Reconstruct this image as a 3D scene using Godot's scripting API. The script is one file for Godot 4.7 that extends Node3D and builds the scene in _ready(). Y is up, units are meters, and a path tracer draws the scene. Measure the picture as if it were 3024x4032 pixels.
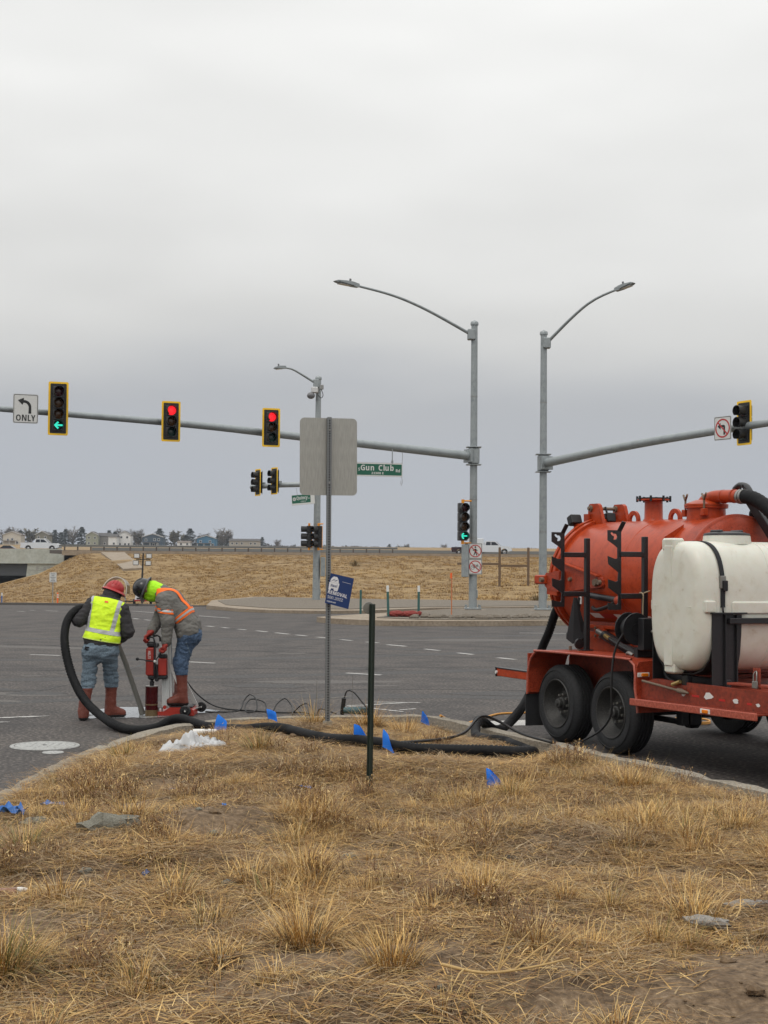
extends Node3D
# A road crew coring asphalt beside a dry grass traffic island; y up, metres, the camera looks along -z.

var mats := {}
var names := {}
var rng := RandomNumberGenerator.new()
var noise := FastNoiseLite.new()
var hose_path := []


func _ready() -> void:
	rng.seed = 11
	noise.seed = 5
	noise.frequency = 1.0
	noise.fractal_octaves = 3
	set_camera()
	set_sky()
	set_sun()
	make_materials()
	build_terrain()
	build_road()
	build_island()
	build_median()
	build_highway()
	build_houses_and_trees()
	build_signal_poles()
	build_signals()
	build_signs()
	build_sign_post()
	build_far_things()
	build_trailer()
	build_water_tank()
	build_drill()
	build_people()
	build_hoses()
	build_small_things()
	build_grass()


func set_camera() -> void:
	var cam := Camera3D.new()
	cam.name = "camera"
	cam.fov = 39.67
	cam.near = 0.05
	cam.far = 6000.0
	add_child(cam)
	cam.position = Vector3(0, 1.74, 0)
	cam.rotation_degrees = Vector3(2.24, 0, 0.5)
	cam.current = true


func set_sky() -> void:
	# overcast: brighter overhead, heavier and bluer towards the horizon, soft streaks of stratus
	var w := 1024
	var h := 512
	var im := Image.create(w, h, false, Image.FORMAT_RGBF)
	var f := FastNoiseLite.new()
	f.seed = 3
	f.frequency = 1.0
	f.fractal_octaves = 4
	for j in h:
		var el := (0.5 - (j + 0.5) / h) * PI
		var s := sin(el)
		for i in w:
			var az := (i + 0.5) / w * TAU
			var c := cos(el)
			var p := Vector3(c * cos(az), s * 4.0, c * sin(az)) * 1.25
			var q := f.get_noise_3dv(p * 1.3) + 0.6 * f.get_noise_3dv(p * 3.1 + Vector3(7, 2, 1))
			var e := maxf(s, 0.0) + 0.012 * q
			var lum := 0.31 + 0.11 * smoothstep(0.034, 0.0, e) + 0.35 * smoothstep(0.03, 0.19, e) + 0.22 * smoothstep(0.07, 0.34, e) + 0.6 * smoothstep(0.3, 1.0, e)
			lum *= 1.0 + 0.1 * q
			var b := smoothstep(0.17, 0.03, e + 0.02 * q)
			var col := Vector3(0.995, 1.0, 0.985).lerp(Vector3(0.885, 0.965, 1.11), b) * lum
			if s < 0.0:
				col = Vector3(0.36, 0.37, 0.39).lerp(Vector3(0.16, 0.14, 0.11), smoothstep(0.0, -0.15, s))
			im.set_pixel(i, j, Color(col.x, col.y, col.z))
	var sky := Sky.new()
	var sm := PanoramaSkyMaterial.new()
	sm.panorama = ImageTexture.create_from_image(im)
	sky.sky_material = sm
	var env := Environment.new()
	env.background_mode = Environment.BG_SKY
	env.sky = sky
	env.tonemap_mode = Environment.TONE_MAPPER_LINEAR
	env.tonemap_exposure = 1.0
	env.sdfgi_enabled = true
	env.ssao_enabled = true
	env.ssil_enabled = true
	env.fog_enabled = true
	env.fog_density = 0.00016
	env.fog_light_color = Color(0.78, 0.81, 0.85)
	var we := WorldEnvironment.new()
	we.name = "environment"
	we.environment = env
	add_child(we)


func set_sun() -> void:
	var sun := DirectionalLight3D.new()
	sun.name = "sun"
	sun.light_energy = 0.24
	sun.light_angular_distance = 24.0
	sun.light_color = Color(1.0, 0.97, 0.93)
	sun.shadow_enabled = true
	add_child(sun)
	sun.rotation_degrees = Vector3(-58, -28, 0)


# ---------------------------------------------------------------- geometry helpers

class G:
	var v := PackedVector3Array()
	var n := PackedVector3Array()
	var c := PackedColorArray()
	var col := Color.WHITE
	var tinted := false
	var x := Transform3D.IDENTITY

	func tint(k: Color) -> G:
		col = k
		tinted = true
		return self

	func at(t: Transform3D) -> G:
		x = t
		return self

	func tri(a: Vector3, b: Vector3, d: Vector3, na: Vector3, nb: Vector3, nd: Vector3) -> void:
		if (b - a).cross(d - a).dot(na + nb + nd) > 0.0:
			var t := b; b = d; d = t
			t = nb; nb = nd; nd = t
		v.append(x * a); v.append(x * b); v.append(x * d)
		n.append((x.basis * na).normalized()); n.append((x.basis * nb).normalized()); n.append((x.basis * nd).normalized())
		if tinted:
			c.append(col); c.append(col); c.append(col)

	func quad(a: Vector3, b: Vector3, d: Vector3, e: Vector3) -> void:
		# counter-clockwise seen from its front
		var m := (b - a).cross(e - a)
		if m.length_squared() < 1e-16:
			m = (d - b).cross(e - b)
		m = m.normalized()
		tri(a, b, d, m, m, m)
		tri(a, d, e, m, m, m)

	func box(o: Vector3, size: Vector3, bev := 0.0, basis := Basis.IDENTITY) -> G:
		var h := size * 0.5
		bev = minf(bev, minf(h.x, minf(h.y, h.z)) * 0.9)
		var keep := x
		x = x * Transform3D(basis, o)
		for axis in 3:
			for s in [-1.0, 1.0]:
				var q := []
				for k in [[-1, -1], [1, -1], [1, 1], [-1, 1]]:
					var p := Vector3.ZERO
					p[axis] = s * h[axis]
					p[(axis + 1) % 3] = k[0] * (h[(axis + 1) % 3] - bev)
					p[(axis + 2) % 3] = k[1] * (h[(axis + 2) % 3] - bev)
					q.append(p)
				var m := Vector3.ZERO
				m[axis] = s
				tri(q[0], q[1], q[2], m, m, m)
				tri(q[0], q[2], q[3], m, m, m)
		if bev > 0.0:
			for axis in 3:
				var i := (axis + 1) % 3
				var j := (axis + 2) % 3
				for si in [-1.0, 1.0]:
					for sj in [-1.0, 1.0]:
						var q := []
						for sk in [-1.0, 1.0]:
							for face in [i, j]:
								var p := Vector3.ZERO
								p[axis] = sk * (h[axis] - bev)
								p[i] = si * (h[i] - (0.0 if face == i else bev))
								p[j] = sj * (h[j] - (0.0 if face == j else bev))
								q.append(p)
						var ni := Vector3.ZERO
						ni[i] = si
						var nj := Vector3.ZERO
						nj[j] = sj
						tri(q[0], q[1], q[3], ni, nj, nj)
						tri(q[0], q[3], q[2], ni, nj, ni)
			for sx in [-1.0, 1.0]:
				for sy in [-1.0, 1.0]:
					for sz in [-1.0, 1.0]:
						var a := Vector3(sx * h.x, sy * (h.y - bev), sz * (h.z - bev))
						var b := Vector3(sx * (h.x - bev), sy * h.y, sz * (h.z - bev))
						var d := Vector3(sx * (h.x - bev), sy * (h.y - bev), sz * h.z)
						tri(a, b, d, Vector3(sx, 0, 0), Vector3(0, sy, 0), Vector3(0, 0, sz))
		x = keep
		return self

	func bar(a: Vector3, b: Vector3, w: float, t: float, bev := 0.0, up := Vector3.UP) -> G:
		# a box from a to b, w wide across and t thick along up
		var d := (b - a)
		var f := d.normalized()
		if absf(f.dot(up)) > 0.98:
			up = Vector3.RIGHT
		var r := f.cross(up).normalized()
		return box((a + b) * 0.5, Vector3(d.length(), t, w), bev, Basis(f, r.cross(f).normalized(), r))

	func tube(p: Array, r, sides := 10, caps := true) -> G:
		var count := p.size()
		var ring := []
		var f: Vector3 = (p[1] - p[0]).normalized()
		var u := f.cross(Vector3(0.31, 0.9, 0.27)).normalized()
		for i in count:
			var t: Vector3 = (p[mini(i + 1, count - 1)] - p[maxi(i - 1, 0)]).normalized()
			u = (u - t * u.dot(t)).normalized()
			var w := t.cross(u)
			var rr: float = r[i] if r is Array else r
			var one := []
			for k in sides:
				var a := TAU * k / sides
				var d := u * cos(a) + w * sin(a)
				one.append([p[i] + d * rr, d])
			ring.append(one)
		for i in count - 1:
			for k in sides:
				var a: Array = ring[i][k]
				var b: Array = ring[i][(k + 1) % sides]
				var d: Array = ring[i + 1][(k + 1) % sides]
				var e: Array = ring[i + 1][k]
				tri(a[0], b[0], d[0], a[1], b[1], d[1])
				tri(a[0], d[0], e[0], a[1], d[1], e[1])
		if caps:
			for end in [0, count - 1]:
				var m: Vector3 = (p[0] - p[1]).normalized() if end == 0 else (p[count - 1] - p[count - 2]).normalized()
				for k in sides:
					tri(p[end], ring[end][k][0], ring[end][(k + 1) % sides][0], m, m, m)
		return self

	func lathe(prof: Array, sides := 24, a0 := 0.0, a1 := TAU, crease := 0.82) -> G:
		# prof: Vector2(radius, height along y); outside is to the left of the direction of travel when r grows with y turned by tri()
		var count := prof.size()
		var seg := []
		for i in count - 1:
			var d: Vector2 = (prof[i + 1] - prof[i]).normalized()
			seg.append(Vector2(d.y, -d.x))
		for i in count - 1:
			var n0: Vector2 = seg[i]
			var n1: Vector2 = seg[i]
			if i > 0 and seg[i - 1].dot(seg[i]) > crease:
				n0 = (seg[i - 1] + seg[i]).normalized()
			if i < count - 2 and seg[i + 1].dot(seg[i]) > crease:
				n1 = (seg[i + 1] + seg[i]).normalized()
			for k in sides:
				var a := a0 + (a1 - a0) * k / sides
				var b := a0 + (a1 - a0) * (k + 1) / sides
				var p0: Vector2 = prof[i]
				var p1: Vector2 = prof[i + 1]
				var ca := Vector3(cos(a), 0, sin(a))
				var cb := Vector3(cos(b), 0, sin(b))
				var up := Vector3.UP
				var q0 := ca * p0.x + up * p0.y
				var q1 := cb * p0.x + up * p0.y
				var q2 := cb * p1.x + up * p1.y
				var q3 := ca * p1.x + up * p1.y
				var m0 := ca * n0.x + up * n0.y
				var m1 := cb * n0.x + up * n0.y
				var m2 := cb * n1.x + up * n1.y
				var m3 := ca * n1.x + up * n1.y
				if p0.x > 1e-6:
					tri(q0, q1, q2, m0, m1, m2)
				if p1.x > 1e-6:
					tri(q0, q2, q3, m0, m2, m3)
		return self

	func prism(poly: Array, z0: float, z1: float, smooth := false) -> G:
		# a polygon in x, y pushed from z0 to z1
		var pts := PackedVector2Array(poly)
		if Geometry2D.is_polygon_clockwise(pts):
			pts.reverse()
		var idx := Geometry2D.triangulate_polygon(pts)
		for k in range(0, idx.size(), 3):
			var a := pts[idx[k]]
			var b := pts[idx[k + 1]]
			var d := pts[idx[k + 2]]
			tri(Vector3(a.x, a.y, z1), Vector3(b.x, b.y, z1), Vector3(d.x, d.y, z1), Vector3.BACK, Vector3.BACK, Vector3.BACK)
			tri(Vector3(a.x, a.y, z0), Vector3(b.x, b.y, z0), Vector3(d.x, d.y, z0), Vector3.FORWARD, Vector3.FORWARD, Vector3.FORWARD)
		var count := pts.size()
		var ns := []
		for i in count:
			var d := (pts[(i + 1) % count] - pts[i]).normalized()
			ns.append(Vector2(d.y, -d.x))
		for i in count:
			var a := pts[i]
			var b := pts[(i + 1) % count]
			var na: Vector2 = ns[i]
			var nb: Vector2 = ns[i]
			if smooth:
				if ns[i].dot(ns[i - 1]) > 0.6:
					na = (ns[i] + ns[i - 1]).normalized()
				if ns[i].dot(ns[(i + 1) % count]) > 0.6:
					nb = (ns[i] + ns[(i + 1) % count]).normalized()
			var m := Vector3(na.x, na.y, 0)
			var o := Vector3(nb.x, nb.y, 0)
			tri(Vector3(a.x, a.y, z0), Vector3(b.x, b.y, z0), Vector3(b.x, b.y, z1), m, o, o)
			tri(Vector3(a.x, a.y, z0), Vector3(b.x, b.y, z1), Vector3(a.x, a.y, z1), m, o, m)
		return self

	func ball(o: Vector3, r: Vector3, nu := 14, nv := 9, rough: FastNoiseLite = null, amp := 0.0, freq := 3.0) -> G:
		var grid := []
		for j in nv + 1:
			var row := []
			for i in nu:
				var a := TAU * i / nu
				var b := PI * j / nv - PI * 0.5
				var d := Vector3(cos(b) * cos(a), sin(b), cos(b) * sin(a))
				var k := 1.0
				if rough:
					k += amp * rough.get_noise_3dv(d * freq + o)
				row.append([o + Vector3(d.x * r.x, d.y * r.y, d.z * r.z) * k, Vector3(d.x / r.x, d.y / r.y, d.z / r.z).normalized()])
			grid.append(row)
		for j in nv:
			for i in nu:
				var a: Array = grid[j][i]
				var b: Array = grid[j][(i + 1) % nu]
				var d: Array = grid[j + 1][(i + 1) % nu]
				var e: Array = grid[j + 1][i]
				if rough:
					var m: Vector3 = (b[0] - a[0]).cross(e[0] - a[0])
					if m.length_squared() < 1e-14:
						m = (d[0] - b[0]).cross(e[0] - b[0])
					m = m.normalized()
					if m.dot(a[1]) < 0.0:
						m = -m
					m = (m * 1.6 + a[1]).normalized()
					tri(a[0], b[0], d[0], m, m, m)
					tri(a[0], d[0], e[0], m, m, m)
				else:
					if j > 0:
						tri(a[0], b[0], d[0], a[1], b[1], d[1])
					if j < nv - 1:
						tri(a[0], d[0], e[0], a[1], d[1], e[1])
					elif j == nv - 1:
						tri(a[0], b[0], e[0], a[1], b[1], e[1])
		return self

	func blade(o: Vector3, dir: Vector3, length: float, width: float, droop: float) -> void:
		# one dry blade: a bent ribbon of five faces
		var side := dir.cross(Vector3.UP)
		if side.length_squared() < 1e-4:
			side = Vector3.RIGHT
		side = side.normalized() * width * 0.5
		var p := o
		var d := dir.normalized()
		var prev := [p - side, p + side]
		for k in 3:
			d = (d + Vector3.DOWN * droop * (k + 1) * 0.5).normalized()
			p += d * length / 3.0
			var w := side * (1.0 - 0.34 * (k + 1))
			var m := side.cross(d).normalized()
			if m.y < 0.0:
				m = -m
			m = (m + Vector3.UP * 0.4).normalized()
			if k < 2:
				tri(prev[0], prev[1], p + w, m, m, m)
				tri(prev[0], p + w, p - w, m, m, m)
				prev = [p - w, p + w]
			else:
				tri(prev[0], prev[1], p, m, m, m)

	func mesh() -> ArrayMesh:
		var arr := []
		arr.resize(Mesh.ARRAY_MAX)
		arr[Mesh.ARRAY_VERTEX] = v
		arr[Mesh.ARRAY_NORMAL] = n
		if tinted and c.size() == v.size():
			arr[Mesh.ARRAY_COLOR] = c
		var m := ArrayMesh.new()
		m.add_surface_from_arrays(Mesh.PRIMITIVE_TRIANGLES, arr)
		return m


# a smooth body: tapered capsules melted together and meshed as surface nets
class Flesh:
	var v := PackedVector3Array()
	var n := PackedVector3Array()
	var f := PackedInt32Array()

	func build(bones: Array, cell: float, k: float) -> Flesh:
		var lo := Vector3.INF
		var hi := -Vector3.INF
		for b in bones:
			var r: float = maxf(b[2], b[3]) + cell * 3.0
			for p in [b[0], b[1]]:
				lo = lo.min(p - Vector3.ONE * r)
				hi = hi.max(p + Vector3.ONE * r)
		var nx := int((hi.x - lo.x) / cell) + 2
		var ny := int((hi.y - lo.y) / cell) + 2
		var nz := int((hi.z - lo.z) / cell) + 2
		var field := PackedFloat32Array()
		field.resize(nx * ny * nz)
		for b in bones:
			var a: Vector3 = b[0]
			var ab: Vector3 = b[1] - a
			var ra: float = b[2]
			var rb: float = b[3]
			var l2 := maxf(ab.length_squared(), 1e-8)
			var flat: Vector3 = b[4] if b.size() > 4 else Vector3.ZERO
			var fs: float = (b[5] if b.size() > 5 else 1.0) - 1.0
			var r := maxf(ra, rb) + cell * 2.5
			var p0 := (a.min(b[1]) - Vector3.ONE * r - lo) / cell
			var p1 := (a.max(b[1]) + Vector3.ONE * r - lo) / cell
			for iz in range(maxi(0, int(p0.z)), mini(nz - 1, int(p1.z) + 1)):
				for iy in range(maxi(0, int(p0.y)), mini(ny - 1, int(p1.y) + 1)):
					var row := (iz * ny + iy) * nx
					for ix in range(maxi(0, int(p0.x)), mini(nx - 1, int(p1.x) + 1)):
						var q := lo + Vector3(ix, iy, iz) * cell - a
						if fs != 0.0:
							q += flat * (q.dot(flat) * fs)
						var t := clampf(q.dot(ab) / l2, 0.0, 1.0)
						var d := (q - ab * t).length() - (ra + (rb - ra) * t)
						if d < cell * 3.0:
							field[row + ix] += exp(-k * d)
		var at := PackedInt32Array()
		at.resize(nx * ny * nz)
		at.fill(-1)
		var step := [1, nx, nx * ny]
		var corner := [0, 1, nx, nx + 1, nx * ny, nx * ny + 1, nx * ny + nx, nx * ny + nx + 1]
		var edges := [[0, 1], [2, 3], [4, 5], [6, 7], [0, 2], [1, 3], [4, 6], [5, 7], [0, 4], [1, 5], [2, 6], [3, 7]]
		for iz in nz - 1:
			for iy in ny - 1:
				var row := (iz * ny + iy) * nx
				for ix in nx - 1:
					var o := row + ix
					var inside := 0
					for k8 in 8:
						if field[o + corner[k8]] > 1.0:
							inside += 1
					if inside == 0 or inside == 8:
						continue
					var sum := Vector3.ZERO
					var many := 0
					for e in edges:
						var fa: float = field[o + corner[e[0]]]
						var fb: float = field[o + corner[e[1]]]
						if (fa > 1.0) != (fb > 1.0):
							var da := -log(maxf(fa, 1e-4)) / k
							var db := -log(maxf(fb, 1e-4)) / k
							var t := da / (da - db)
							var ca := Vector3(e[0] & 1, (e[0] >> 1) & 1, e[0] >> 2)
							var cb := Vector3(e[1] & 1, (e[1] >> 1) & 1, e[1] >> 2)
							sum += ca.lerp(cb, t)
							many += 1
					at[o] = v.size()
					v.append(lo + (Vector3(ix, iy, iz) + sum / many) * cell)
		for iz in range(1, nz - 1):
			for iy in range(1, ny - 1):
				var row := (iz * ny + iy) * nx
				for ix in range(1, nx - 1):
					var o := row + ix
					var here := field[o] > 1.0
					for axis in 3:
						if here == (field[o + step[axis]] > 1.0):
							continue
						var s1: int = step[(axis + 1) % 3]
						var s2: int = step[(axis + 2) % 3]
						var q := [at[o - s1 - s2], at[o - s2], at[o], at[o - s1]]
						if q.min() < 0:
							continue
						if here:
							f.append_array([q[0], q[2], q[1], q[0], q[3], q[2]])
						else:
							f.append_array([q[0], q[1], q[2], q[0], q[2], q[3]])
		normals()
		return self

	func normals() -> void:
		n.resize(v.size())
		n.fill(Vector3.ZERO)
		for i in range(0, f.size(), 3):
			var m := -(v[f[i + 1]] - v[f[i]]).cross(v[f[i + 2]] - v[f[i]])
			n[f[i]] += m; n[f[i + 1]] += m; n[f[i + 2]] += m
		for i in n.size():
			n[i] = n[i].normalized()

	func wrinkle(s: FastNoiseLite, amp: float, scale: Vector3) -> Flesh:
		for i in v.size():
			var q := s.get_noise_3dv(v[i] * scale)
			v[i] += n[i] * amp * (1.0 - 2.2 * absf(q))
		normals()
		return self

	func puff(d: float) -> Flesh:
		for i in v.size():
			v[i] += n[i] * d
		return self

	func copy() -> Flesh:
		var o := Flesh.new()
		o.v = v.duplicate(); o.n = n.duplicate(); o.f = f.duplicate()
		return o

	func cut(p: Vector3, dir: Vector3) -> Flesh:
		# keeps what lies on the side that dir points to
		var d := PackedFloat32Array()
		d.resize(v.size())
		for i in v.size():
			d[i] = (v[i] - p).dot(dir)
		var out := PackedInt32Array()
		var made := {}
		for i in range(0, f.size(), 3):
			var poly := []
			for k in 3:
				var a := f[i + k]
				var b := f[i + (k + 1) % 3]
				if d[a] >= 0.0:
					poly.append(a)
				if (d[a] >= 0.0) != (d[b] >= 0.0):
					var key := Vector2i(mini(a, b), maxi(a, b))
					if not made.has(key):
						var t := d[key.x] / (d[key.x] - d[key.y])
						made[key] = v.size()
						v.append(v[key.x].lerp(v[key.y], t))
						n.append(n[key.x].lerp(n[key.y], t).normalized())
					poly.append(made[key])
			for k in range(1, poly.size() - 1):
				out.append_array([poly[0], poly[k], poly[k + 1]])
		f = out
		return self

	func mesh() -> ArrayMesh:
		var vv := PackedVector3Array()
		var nn := PackedVector3Array()
		var remap := {}
		var ff := PackedInt32Array()
		for i in f:
			if not remap.has(i):
				remap[i] = vv.size()
				vv.append(v[i]); nn.append(n[i])
			ff.append(remap[i])
		var arr := []
		arr.resize(Mesh.ARRAY_MAX)
		arr[Mesh.ARRAY_VERTEX] = vv
		arr[Mesh.ARRAY_NORMAL] = nn
		arr[Mesh.ARRAY_INDEX] = ff
		var m := ArrayMesh.new()
		m.add_surface_from_arrays(Mesh.PRIMITIVE_TRIANGLES, arr)
		return m


func numbered(called: String) -> String:
	if not names.has(called):
		names[called] = 0
		return called
	names[called] += 1
	return "%s_%03d" % [called, names[called]]


func thing(called: String, label: String, category: String, group := "", where := Vector3.ZERO, turn := 0.0) -> Node3D:
	var o := Node3D.new()
	o.name = numbered(called)
	add_child(o)
	o.position = where
	o.rotation_degrees.y = turn
	return tag(o, label, category, group)


func tag(o: Node3D, label: String, category: String, group := "") -> Node3D:
	o.set_meta("label", label)
	o.set_meta("category", category)
	if group:
		o.set_meta("group", group)
	elif o.has_meta("group"):
		o.remove_meta("group")
	return o


func part(parent: Node, called: String, what, m: String) -> MeshInstance3D:
	var o := MeshInstance3D.new()
	o.name = called if parent != self else numbered(called)
	o.mesh = what if what is Mesh else what.mesh()
	o.mesh.surface_set_material(0, mats[m])
	parent.add_child(o, true)
	return o


func shared(parent: Node, called: String, mesh: Mesh, where := Transform3D.IDENTITY) -> MeshInstance3D:
	var o := MeshInstance3D.new()
	o.name = called if parent != self else numbered(called)
	o.mesh = mesh
	o.transform = where
	parent.add_child(o, true)
	return o


func setting(called: String, what, m: String, parent: Node = self) -> MeshInstance3D:
	var o := part(parent, called, what, m)
	if parent == self:
		o.set_meta("kind", "structure")
	return o


func copy_of(src: Node3D, label: String, group: String, where: Vector3, turn := 0.0) -> Node3D:
	var o: Node3D = src.duplicate()
	o.name = numbered(String(src.name).get_slice("_0", 0))
	add_child(o)
	o.position = where
	o.rotation_degrees.y = turn
	o.set_meta("label", label)
	o.set_meta("group", group)
	return o


func spline(p: Array, step: float) -> Array:
	var out := []
	for i in p.size() - 1:
		var a: Vector3 = p[maxi(i - 1, 0)]
		var b: Vector3 = p[i]
		var c: Vector3 = p[i + 1]
		var d: Vector3 = p[mini(i + 2, p.size() - 1)]
		var many := maxi(1, int(b.distance_to(c) / step))
		for k in many:
			out.append(b.cubic_interpolate(c, a, d, float(k) / many))
	out.append(p[p.size() - 1])
	return out


func arc(c: Vector2, r: float, a0: float, a1: float, many: int) -> Array:
	var out := []
	for i in many + 1:
		var a := deg_to_rad(lerpf(a0, a1, float(i) / many))
		out.append(c + Vector2(cos(a), sin(a)) * r)
	return out


func rounded(w: float, h: float, r: float) -> Array:
	var out := []
	out.append_array(arc(Vector2(w / 2 - r, h / 2 - r), r, 0, 90, 4))
	out.append_array(arc(Vector2(-w / 2 + r, h / 2 - r), r, 90, 180, 4))
	out.append_array(arc(Vector2(-w / 2 + r, -h / 2 + r), r, 180, 270, 4))
	out.append_array(arc(Vector2(w / 2 - r, -h / 2 + r), r, 270, 360, 4))
	return out


func along(a: Vector3, b: Vector3) -> Transform3D:
	# y of the result runs from a towards b
	var y := (b - a).normalized()
	var x := y.cross(Vector3.BACK if absf(y.z) < 0.9 else Vector3.RIGHT).normalized()
	return Transform3D(Basis(x, y, x.cross(y)), a)


func text(parent: Node, called: String, words: String, size: float, m: String, where: Transform3D, bold := true, stretch := 1.0, serif := false) -> MeshInstance3D:
	var t := TextMesh.new()
	var sf := SystemFont.new()
	sf.font_names = PackedStringArray(["Droid Serif" if serif else "Droid Sans"])
	sf.font_weight = 700 if bold else 400
	t.font = sf
	t.text = words
	t.font_size = 32
	t.pixel_size = size / 24.0
	t.depth = 0.003
	t.curve_step = 2.0
	t.material = mats[m]
	var o := MeshInstance3D.new()
	o.name = called
	o.mesh = t
	o.transform = where * Transform3D(Basis.from_scale(Vector3(stretch, 1, 1)), Vector3.ZERO)
	parent.add_child(o, true)
	return o


func lin(r: float, g: float, b: float) -> Color:
	return Color(r, g, b).linear_to_srgb()


func grain(sd: int, freq: float, ramp: Array, octaves := 4, kind := FastNoiseLite.TYPE_SIMPLEX_SMOOTH, size := 512) -> NoiseTexture2D:
	var f := FastNoiseLite.new()
	f.seed = sd
	f.noise_type = kind
	f.frequency = freq
	f.fractal_octaves = octaves
	f.fractal_gain = 0.6
	var t := NoiseTexture2D.new()
	t.width = size
	t.height = size
	t.seamless = true
	t.seamless_blend_skirt = 0.15
	t.noise = f
	if ramp:
		var g := Gradient.new()
		var offs := PackedFloat32Array()
		var cols := PackedColorArray()
		for s in ramp:
			offs.append(s[0])
			cols.append(lin(s[1], s[2], s[3]))
		g.offsets = offs
		g.colors = cols
		t.color_ramp = g
	return t


func surf(called: String, c: Color, rough: float, metal := 0.0) -> StandardMaterial3D:
	var m := StandardMaterial3D.new()
	m.resource_name = called
	m.albedo_color = c
	m.roughness = rough
	m.metallic = metal
	mats[called] = m
	return m


func worn(called: String, ramp: Array, tile: float, freq: float, rough: float, metal := 0.0, bump := 0.0, coarse := [], ctile := 9.0, world := true, sd := 1) -> StandardMaterial3D:
	var m := surf(called, Color.WHITE, rough, metal)
	m.uv1_triplanar = true
	m.uv1_world_triplanar = world
	m.uv1_scale = Vector3.ONE / tile
	m.albedo_texture = grain(sd, freq, ramp)
	if bump > 0.0:
		m.heightmap_enabled = true
		m.heightmap_scale = bump
		m.heightmap_texture = grain(sd + 20, freq, [])
	if coarse:
		m.detail_enabled = true
		m.detail_blend_mode = BaseMaterial3D.BLEND_MODE_MUL
		m.detail_uv_layer = BaseMaterial3D.DETAIL_UV_2
		m.uv2_triplanar = true
		m.uv2_world_triplanar = world
		m.uv2_scale = Vector3.ONE / ctile
		m.detail_albedo = grain(sd + 40, 0.012, coarse, 5)
	return m


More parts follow.
